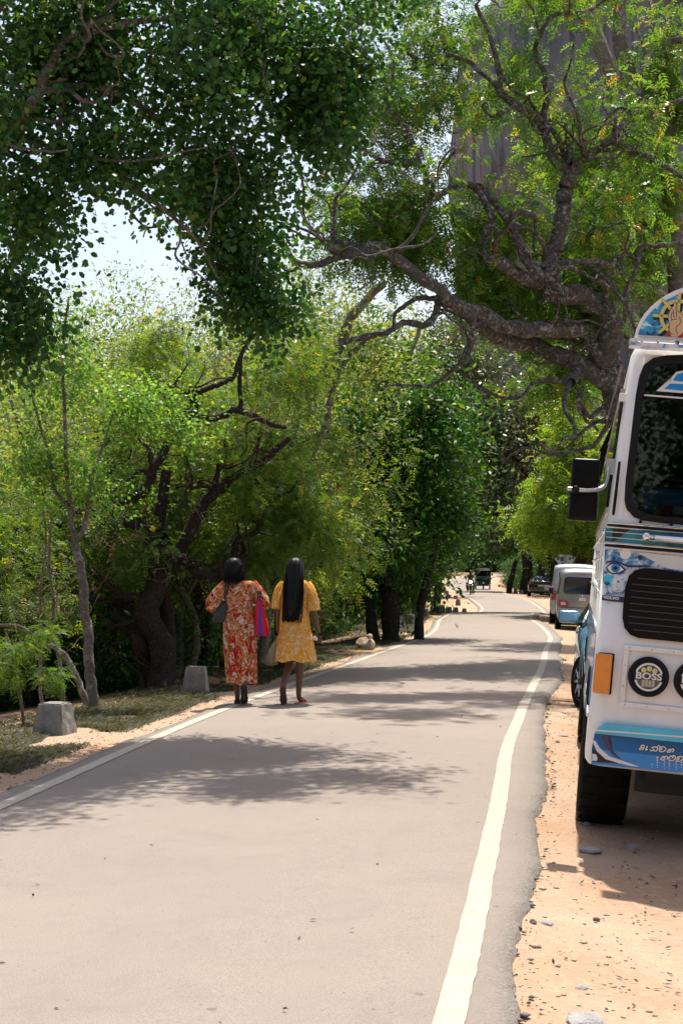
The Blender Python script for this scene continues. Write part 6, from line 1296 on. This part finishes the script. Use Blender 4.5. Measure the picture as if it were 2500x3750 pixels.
# --- motorcycle and its rider
mc = empty("motorcycle"); tag(mc, "small motorcycle with its headlamp lit coming along the far road", "motorcycle")
M_MC = plain("bike_dark", (.02, .012, .012), .3, coat=.4)
for y in (.0, 1.28): wheel("wheel", mc, (0, y, .30), .30, .09, 1, rimr=.8, tread=6)
tube("fork", [(-.07, .02, .30), (-.08, .22, .78), (-.09, .30, .98)], .022, M_STEEL, mc, 8, 2); tube("fork", [(.07, .02, .30), (.08, .22, .78), (.09, .30, .98)], .022, M_STEEL, mc, 8, 2)
tube("handlebar", [(-.36, .36, 1.02), (-.2, .28, 1.03), (0, .28, 1.0), (.2, .28, 1.03), (.36, .36, 1.02)], .015, M_TRIM, mc, 8, 3)
loft("tank", [ell(0, y, z, a, b, 20) for y, z, a, b in ((.62, .62, .10, .20), (.60, .70, .15, .26), (.60, .80, .14, .25), (.62, .88, .07, .16))], M_MC, mc); box("seat", (-.12, .75, .72), (.12, 1.5, .80), M_TRIM, mc, .03); box("engine", (-.15, .40, .28), (.15, .80, .62), M_STEEL, mc, .04); box("front_mudguard", (-.06, -.22, .58), (.06, .2, .62), M_MC, mc, .02)
for s in (-1, 1):
    tube("mirror_stalk", [(s * .28, .3, 1.03), (s * .34, .28, 1.2)], .008, M_TRIM, mc, 6, 1); lathe("mirror", [(.0, .27), (.055, .275), (.05, .29), (0, .295)], M_TRIM, mc, 12, 'Y', (s * .38, 0, 1.22)); box("indicator", (s * .17 - .03, .10, .80), (s * .17 + .03, .15, .84), M_ORANGE, mc, .01); tube("leg_guard", [(s * .1, .38, .75), (s * .3, .36, .6), (s * .28, .36, .35), (s * .1, .4, .3)], .012, M_CHROME, mc, 6, 3)
m, N, L, b = mat_new("lit_headlamp"); b.inputs["Emission Color"].default_value = (1, .85, .6, 1); b.inputs["Emission Strength"].default_value = 6; M_LIT = m
lathe("headlamp_shell", [(.11, .08), (.115, .14), (.08, .24), (.0, .26)], M_MC, mc, 18, 'Y', (0, 0, .86)); lathe("headlamp", [(.0, .06), (.06, .065), (.10, .08)], M_LIT, mc, 18, 'Y', (0, 0, .86))
cx = GX(1722, 96); mc.location = (cx, 96, road_z(96) + .012); mc.rotation_euler = (0, 0, -math.radians(5))
V = [(0, .95, .86), (0, .90, 1.05), (0, .84, 1.25), (0, .80, 1.38), (0, .78, 1.48), (0, .78, 1.56), (-.17, .82, 1.30), (-.33, .62, 1.10), (-.30, .40, 1.04), (.17, .82, 1.30), (.33, .62, 1.10), (.30, .40, 1.04), (-.12, .9, .84), (-.24, .5, .74), (-.20, .62, .34), (-.20, .5, .27), (.12, .9, .84), (.24, .5, .74), (.20, .62, .34), (.20, .5, .27)]
E_ = [(0, 1), (1, 2), (2, 3), (3, 4), (4, 5), (2, 6), (6, 7), (7, 8), (2, 9), (9, 10), (10, 11), (0, 12), (12, 13), (13, 14), (14, 15), (0, 16), (16, 17), (17, 18), (18, 19)]
R_ = [(.15, .12), (.14, .11), (.16, .11), .055, .09, .08, .07, .05, .038, .07, .05, .038, .10, .075, .05, .04, .10, .075, .05, .04]
rd = link("person", skin_mesh(V, E_, R_, hand((-.30, .42, 1.04), (0, -1, 0), 1) + hand((.30, .42, 1.04), (0, -1, 0), -1))); rd.data.materials.clear(); rd.data.materials.append(M_SKIN); rd.location = mc.location; rd.rotation_euler = mc.rotation_euler
tag(rd, "person in an olive shirt and dark helmet riding the motorcycle", "person")
loft("shirt", [ell(0, y, z, a, b, 24, .03, 5) for y, z, a, b in ((.93, .85, .17, .14), (.90, 1.02, .165, .135), (.84, 1.22, .19, .13), (.82, 1.32, .17, .10), (.80, 1.37, .08, .07))], plain("olive_shirt", (.07, .065, .05), .9), rd); loft("helmet", [ell(0, .77, z, a, a * 1.1, 20) for z, a in ((1.42, .08), (1.44, .115), (1.52, .13), (1.60, .115), (1.65, .06), (1.66, .02))], M_BLACK, rd)
for s in (-1, 1):
    tube("sleeve", [(s * .15, .82, 1.32), (s * .27, .72, 1.18), (s * .33, .62, 1.11), (s * .31, .46, 1.05)], [.08, .065, .055, .045], plain("olive_shirt", (.07, .065, .05), .9), rd, 10, 3); tube("trouser_leg", [(s * .11, .92, .86), (s * .24, .5, .75), (s * .21, .60, .40), (s * .20, .60, .30)], [.115, .09, .07, .07], M_TRIM, rd, 10, 4); box("shoe", (s * .20 - .05, .42, .22), (s * .20 + .05, .68, .31), M_TRIM, rd, .02)
# driver of the three-wheeler
V = [(0, 1.0, .72), (0, .95, .95), (0, .92, 1.15), (0, .90, 1.28), (0, .90, 1.38), (0, .90, 1.45), (-.16, .9, 1.18), (-.28, .75, 1.02), (-.18, .5, 1.05), (.16, .9, 1.18), (.28, .75, 1.02), (.18, .5, 1.05), (-.12, .8, .68), (-.14, .55, .66), (-.12, .5, .36), (.12, .8, .68), (.14, .55, .66), (.12, .5, .36)]
E_ = [(0, 1), (1, 2), (2, 3), (3, 4), (4, 5), (2, 6), (6, 7), (7, 8), (2, 9), (9, 10), (10, 11), (0, 12), (12, 13), (13, 14), (0, 15), (15, 16), (16, 17)]
dv = link("person", skin_mesh(V, E_, [(.14, .11), .13, .14, .05, .085, .07, .07, .05, .035, .07, .05, .035, .09, .07, .045, .09, .07, .045], sub=1)); dv.data.materials.clear(); dv.data.materials.append(plain("driver_dark", (.05, .03, .022), .7)); dv.location = tk.location; dv.rotation_euler = tk.rotation_euler
tag(dv, "person at the handlebar behind the three-wheeler's windscreen", "person")

# ------------------------------------------------------------------ guard stones, rocks, sign, grass, gravel
def stone_mat(name, a, b2, moss=.4):
    m, N, L, b = mat_new(name); tc = N.new("ShaderNodeTexCoord").outputs["Object"]
    n1 = noise(N, L, tc, 7, 6, .65); n2 = noise(N, L, tc, 40, 4, .7); n3 = noise(N, L, tc, 3, 3)
    c = mixc(N, L, step(N, L, n1, .35, .65), a, b2); c = mixc(N, L, mathn(N, L, 'MULTIPLY', step(N, L, n3, .5, .68), moss), c, (.06, .065, .05)); c = mixc(N, L, mathn(N, L, 'MULTIPLY', step(N, L, n2, .6, .7), .5), c, (.09, .085, .08))
    L.new(c, b.inputs["Base Color"]); b.inputs["Roughness"].default_value = .95; bump(N, L, b, mathn(N, L, 'ADD', n1, n2), .7, .02); return m
M_CONC = stone_mat("weathered_concrete", (.16, .155, .145), (.30, .285, .26)); M_CONC2 = stone_mat("dark_concrete", (.10, .095, .09), (.19, .18, .165)); M_ROCK = stone_mat("pale_rock", (.36, .27, .20), (.52, .42, .33), .1); M_STONE = stone_mat("grey_stone", (.22, .21, .21), (.36, .35, .35), .15)
def frustum(name, w, d, h, top, parent=None, mat=M_CONC, seed=0, rnd=.02):
    r = np.random.default_rng(seed); bm = bmesh.new(); bmesh.ops.create_cube(bm, size=1.0); bmesh.ops.subdivide_edges(bm, edges=list(bm.edges), cuts=3, use_grid_fill=True)
    for v in bm.verts:
        k = 1 - (1 - top) * (v.co.z + .5); z = v.co.z + .5
        v.co = Vector((v.co.x * w * k, v.co.y * d * k, z * h - .06 * (z < .01))) + Vector(r.normal(0, rnd * .22, 3))
    bmesh.ops.bevel(bm, geom=[e for e in bm.edges if e.calc_face_angle(0) > .9], offset=rnd, segments=2, affect='EDGES'); return from_bm(name, bm, mat, parent)
GS = [(202, 2672, 13.15, .345, .285, "nearest guard stone, grey concrete block in the grass at lower left"), (718, 2526, 17.45, .31, .325, "second guard stone, mossy concrete block left of the walkers"),
      (1428, 2328, 34.5, .30, .36, "dark guard stone nearest the pale broken rock"), (1448, 2288, 39.5, .34, .36, "tall guard stone just beyond the nearest dark one by the pale rock"), (1469, 2282, 41.5, .22, .33, "narrow guard stone, right one of the pair past the pale rock"),
      (1501, 2268, 45, .31, .33, "guard stone at the kink of the left edge line"), (1556, 2251, 52, .28, .30, "low guard stone left of the dip, alone in the grass"), (1618, 2243, 58, .27, .32, "first guard stone on the crest before the red soil"), (1642, 2240, 60, .28, .28, "second guard stone on the crest, squat and dark"),
      (1667, 2240, 61.5, .26, .28, "third guard stone on the crest before the red soil"), (1699, 2238, 63, .24, .27, "last guard stone on the crest, beside the left edge line"), (1676, 2212, 78, .26, .34, "guard stone on the red soil left of the motorcycle, nearest"), (1667, 2203, 84, .28, .34, "guard stone on the red soil, second behind the nearest"),
      (1641, 2199, 87, .36, .34, "wide guard stone at the left of the red soil"), (1635, 2180, 98, .26, .30, "small guard stone beside the far left line"), (1624, 2170, 104, .24, .32, "farthest guard stone left of the far road"),
      (1869, 2163, 112, .24, .30, "guard stone right of the three-wheeler, first of three"), (1886, 2166, 108, .28, .36, "guard stone right of the three-wheeler, second of three"), (1909, 2170, 104, .28, .30, "guard stone beside the dark hatchback, third of three"), (1826, 2137, 134, .20, .20, "small pale marker stone at the right of the far bend")]
for i, (px, py, D, w, h, lab) in enumerate(GS):
    x = GX(px, D); o = frustum("guard_stone", w, w * .8, h, .70, None, M_CONC if i < 2 or i > 15 else M_CONC2, i, .012); o.location = (x, D, min(gz(x, D), CH - (py - PY0) * D / F + .02)); o.rotation_euler = (0, 0, -.35 + .25 * math.sin(i * 2.1)); tag(o, lab, "guard stone", "guard stones along the road")
def rock(name, loc, s, seed, mat, rot=0, sub=3):
    r = np.random.default_rng(seed); bm = bmesh.new(); bmesh.ops.create_icosphere(bm, subdivisions=sub, radius=1.0); dirs = unit(r.normal(0, 1, (7, 3))); lim = r.uniform(.55, .9, 7)
    for v in bm.verts:
        p = np.array(v.co)
        for d, l in zip(dirs, lim):
            t = p @ d
            if t > l: p = p - d * (t - l)
        v.co = Vector(p * np.array(s) * (1 + r.normal(0, .012)))
    o = from_bm(name, bm, mat); o.location = loc; o.rotation_euler = (0, 0, rot); return o
x = GX(1336, 29.6); ro = rock("broken_rock", (x, 29.6, gz(x, 29.6) + .10), (.22, .18, .16), 5, M_ROCK, .4); tag(ro, "pale broken rock lying in the verge beyond the walkers", "rock")
x = GX(1352, 29.5); r2 = rock("broken_rock", (x, 29.5, gz(x, 29.5) + .28), (.075, .07, .06), 6, M_ROCK, 1); tag(r2, "small pale lump sitting on top of the broken rock", "rock")
x = GX(770, 18.6); r2 = rock("broken_rock", (x, 18.6, gz(x, 18.6) + .04), (.14, .12, .10), 8, plain("clay_lump", (.28, .12, .06), .95, var=.3, scale=9), 1); tag(r2, "reddish clay lump right behind the second guard stone", "rock")
ST = [(2155, 3122, .075, .030, "flat grey stone with a lit corner in front of the bus tyre"), (2148, 3018, .035, .014, "small pale stone at the foot of the bus tyre"), (1950, 3380, .022, .014, "dark pebble at the broken asphalt edge, lower right"), (2183, 3372, .018, .012, "dark pebble on the bare dirt in front of the bus"), (2130, 3620, .034, .010, "flat grey stone in the pale dirt at lower right"), (2125, 3738, .11, .022, "grey flat stone cut by the bottom edge of the picture"),
      (2040, 2720, .024, .014, "dark pebble beside the asphalt, left of the bus tyre"), (2060, 2696, .060, .012, "flat dark stone between the asphalt and the bus"), (2064, 2612, .045, .012, "flat grey stone in the dirt beside the blue car's wheel"), (2004, 3385, .040, .010, "flat grey chip in the dirt right of the dark pebble"), (2310, 3110, .045, .022, "ochre stone lying in the bus's shadow"), (2042, 3540, .018, .010, "reddish pebble in the dirt at lower right")]
for i, (px, py, sx, sz, lab) in enumerate(ST):
    D = 1.56 * F / (py - PY0); x = GX(px, D); D = (CH - gz(x, D)) * F / (py - PY0); x = GX(px, D); o = rock("stone", (x, D, gz(x, D) + sz * .35), (sx, sx * .7, sz), 40 + i, M_STONE if i not in (2, 3, 6) else M_CONC2, i, 2); tag(o, lab, "stone", "stones on the right shoulder")
# sign seen from behind
sg = empty("road_sign", gp(2068, 51.6)); tag(sg, "back of a diamond road sign with stickers, above the vans", "road sign")
z0 = W(2068, 2030, 51.6).z - sg.location.z; z1 = W(2068, 2090, 51.6).z - sg.location.z; hw = 39 * 51.6 / F
k = z0 - z1; P = [(-hw, z0 - .26 * k), (-hw * .52, z0), (hw * .52, z0 - .06 * k), (hw, z0 - .22 * k), (hw * .15, z1), (-hw * .15, z1)]
mk("plate", [(x, -.01, z) for x, z in P] + [(x, .01, z) for x, z in P], [(5, 4, 3, 2, 1, 0), (6, 7, 8, 9, 10, 11)] + [(i, (i + 1) % 6, 6 + (i + 1) % 6, 6 + i) for i in range(6)], plain("sign_back", (.72, .73, .74), .5, .0, var=.15, scale=9), sg)
box("post", (-.035, -.07, -.2), (.035, -.011, z0 - .02), plain("sign_post", (.5, .47, .40), .6, var=.2), sg); M_STK = plain("old_sticker", (.14, .14, .15), .7, var=.5, scale=40)
for x, z, w, h in ((-.26, -.13, .10, .15), (-.12, -.17, .13, .16), (.17, -.15, .09, .10), (.29, -.13, .07, .10), (-.10, -.36, .10, .12), (.12, -.34, .08, .08)): box("sticker", (x - w / 2, -.015, z0 + z - h / 2), (x + w / 2, -.011, z0 + z + h / 2), M_STK, sg)
# grass and weeds
def blades(name, P, h, w, mat, label, lean=.5, seed=1, parent=None):
    r = np.random.default_rng(seed); n = len(P); a = r.uniform(0, 2 * np.pi, n); d = np.stack([np.cos(a), np.sin(a), 0 * a], -1); s = np.stack([-np.sin(a), np.cos(a), 0 * a], -1); H = h * r.uniform(.4, 1.3, n)[:, None]; up = np.array([0, 0, 1.0]); W_ = w * r.uniform(.7, 1.3, n)[:, None]; ln = lean * r.uniform(.2, 1.2, n)[:, None]
    A, B, C_, D_ = P - s * W_, P + s * W_, P + up * H * .6 + d * H * ln * .4 + s * W_ * .7, P + up * H + d * H * ln
    V = np.stack([A, B, C_, D_], 1).reshape(-1, 3); o = mk_np(name, V, np.arange(n * 4).reshape(-1, 4), mat, parent, r.beta(2, 2, n)); return tag(o, label, None, None, "stuff")
M_GRASS = leaf_mat("verge_grass", [(0, (.12, .18, .04)), (.4, (.24, .28, .07)), (.7, (.44, .38, .14)), (1, (.54, .42, .20))], .5, .7, (1.1, 1.1, .8), .2, 1.0)
rg_ = np.random.default_rng(12); n = 120000; Y = 8.5 + (rg_.random(n) ** 1.9) * 52; u = -(2.02 + rg_.gamma(2.2, .27, n)); cX = np.interp(Y, ROAD[:, 1], ROAD[:, 0]); X = cX + u
den = vn(X * .9, Y * .7) + vn2(X * 2.7, Y * 2.3) * .6; keep = (den > -.22 - .25 * np.clip(-u - 2.5, 0, 1)) & (-u < 4.4); X, Y = X[keep], Y[keep]
blades("grass", np.stack([X, Y, ground(X, Y) + .002], -1), .038, .0055, M_GRASS, "dry green and straw grass along the left verge", 2.6, 3)
n = 9000; Y = 20 + rg_.random(n) * 90; u = 2.3 + rg_.gamma(2, .6, n); X = np.interp(Y, ROAD[:, 1], ROAD[:, 0]) + u + .6 * (Y < 60); den = vn(X * .5, Y * .3); keep = den > .08; X, Y = X[keep], Y[keep]
blades("grass", np.stack([X, Y, ground(X, Y)], -1), .10, .007, M_GRASS, "sparse straw grass on the right shoulder", .9, 4)
n = 260; X = 1.28 + rg_.normal(0, .05, n); Y = 4.80 + rg_.normal(0, .02, n); blades("grass", np.stack([X, Y, ground(X, Y)], -1), .03, .002, M_GRASS, "small grass tuft at the lower right corner", .9, 5)
# loose gravel, twigs and litter
def scatter_pebbles(name, P, s, mat, label, seed):
    r = np.random.default_rng(seed); n = len(P); base = np.array([[1, 0, 0], [0, 1, 0], [-1, 0, 0], [0, -1, 0], [0, 0, .6], [0, 0, -.4]], float); tri = np.array([[0, 1, 4], [1, 2, 4], [2, 3, 4], [3, 0, 4], [1, 0, 5], [2, 1, 5], [3, 2, 5], [0, 3, 5]])
    V = base[None] * (s * r.lognormal(0, .5, n))[:, None, None] * r.uniform(.6, 1.4, (n, 6, 1)); a = r.uniform(0, 6.28, n); c, sn = np.cos(a)[:, None], np.sin(a)[:, None]; V = np.stack([V[..., 0] * c - V[..., 1] * sn, V[..., 0] * sn + V[..., 1] * c, V[..., 2]], -1) + P[:, None]
    o = mk_np(name, V.reshape(-1, 3), (tri[None] + (np.arange(n) * 6)[:, None, None]).reshape(-1, 3), mat); return tag(o, label, None, None, "stuff")
n = 3600; Y = 3.6 + rg_.random(n) ** 1.5 * 26; u = 1.72 + np.abs(rg_.normal(0, 1.0, n)); X = np.interp(Y, ROAD[:, 1], ROAD[:, 0]) + u
scatter_pebbles("gravel", np.stack([X, Y, ground(X, Y) + .001], -1), .0055, plain("gravel_mix", (.38, .28, .20), .95, var=.5, scale=60), "loose gravel on the right dirt shoulder", 1)
n = 1500; s_i = rg_.integers(0, n_, n); ok = P_[s_i, 1] < 26; s_i = s_i[ok]; o_ = eR[s_i] + rg_.normal(.02, .035, len(s_i)); X = P_[s_i, 0] + N_[s_i, 0] * o_; Y = P_[s_i, 1] + N_[s_i, 1] * o_
scatter_pebbles("gravel", np.stack([X, Y, np.maximum(ground(X, Y), P_[s_i, 2] - .045) + .004], -1), .008, plain("asphalt_crumbs", (.15, .135, .12), .95, var=.6, scale=50), "crumbled asphalt along the right road edge", 2)
n = 2600; Y = 8 + rg_.random(n) ** 1.6 * 30; u = -(1.75 + np.abs(rg_.normal(0, .5, n))); X = np.interp(Y, ROAD[:, 1], ROAD[:, 0]) + u
scatter_pebbles("gravel", np.stack([X, Y, ground(X, Y) + .001], -1), .007, plain("gravel_mix", (.26, .16, .10), .95, var=.6, scale=60), "loose red gravel along the left road edge", 3)
M_LITTER = leaf_mat("dry_leaf", [(0, (.06, .035, .02)), (.6, (.16, .09, .045)), (1, (.34, .22, .10))], .2, .8, (1, .9, .6), .2, 1.0)
n = 5200; Y = 4 + rg_.random(n) ** 1.4 * 40; sd = rg_.random(n); u = np.where(sd < .02, rg_.uniform(-1.5, 1.6, n), np.where(sd < .25, 1.9 + rg_.gamma(2, .5, n), -(2.0 + rg_.gamma(2, .9, n)))); X = np.interp(Y, ROAD[:, 1], ROAD[:, 0]) + u; P = np.stack([X, Y, np.where(np.abs(u) < 1.7, np.interp(Y, ROAD[:, 1], ROAD[:, 2]) + .016, ground(X, Y) + .006)], -1); d = unit(np.stack([rg_.normal(0, 1, n), rg_.normal(0, 1, n), rg_.normal(0, .25, n)], -1)); nn = unit(np.array([0, 0, 1.]) + rg_.normal(0, .3, (n, 3))); nn = unit(nn - d * (nn * d).sum(1, keepdims=True))
tag(mk_np("leaf_litter", leaf_quads(P, d, nn, np.full(n, .035) * rg_.uniform(.5, 1.5, n), np.full(n, .013)), np.arange(n * 4).reshape(-1, 4), M_LITTER, None, rg_.random(n)), "dry leaves and twigs lying on the dirt shoulders", None, None, "stuff")
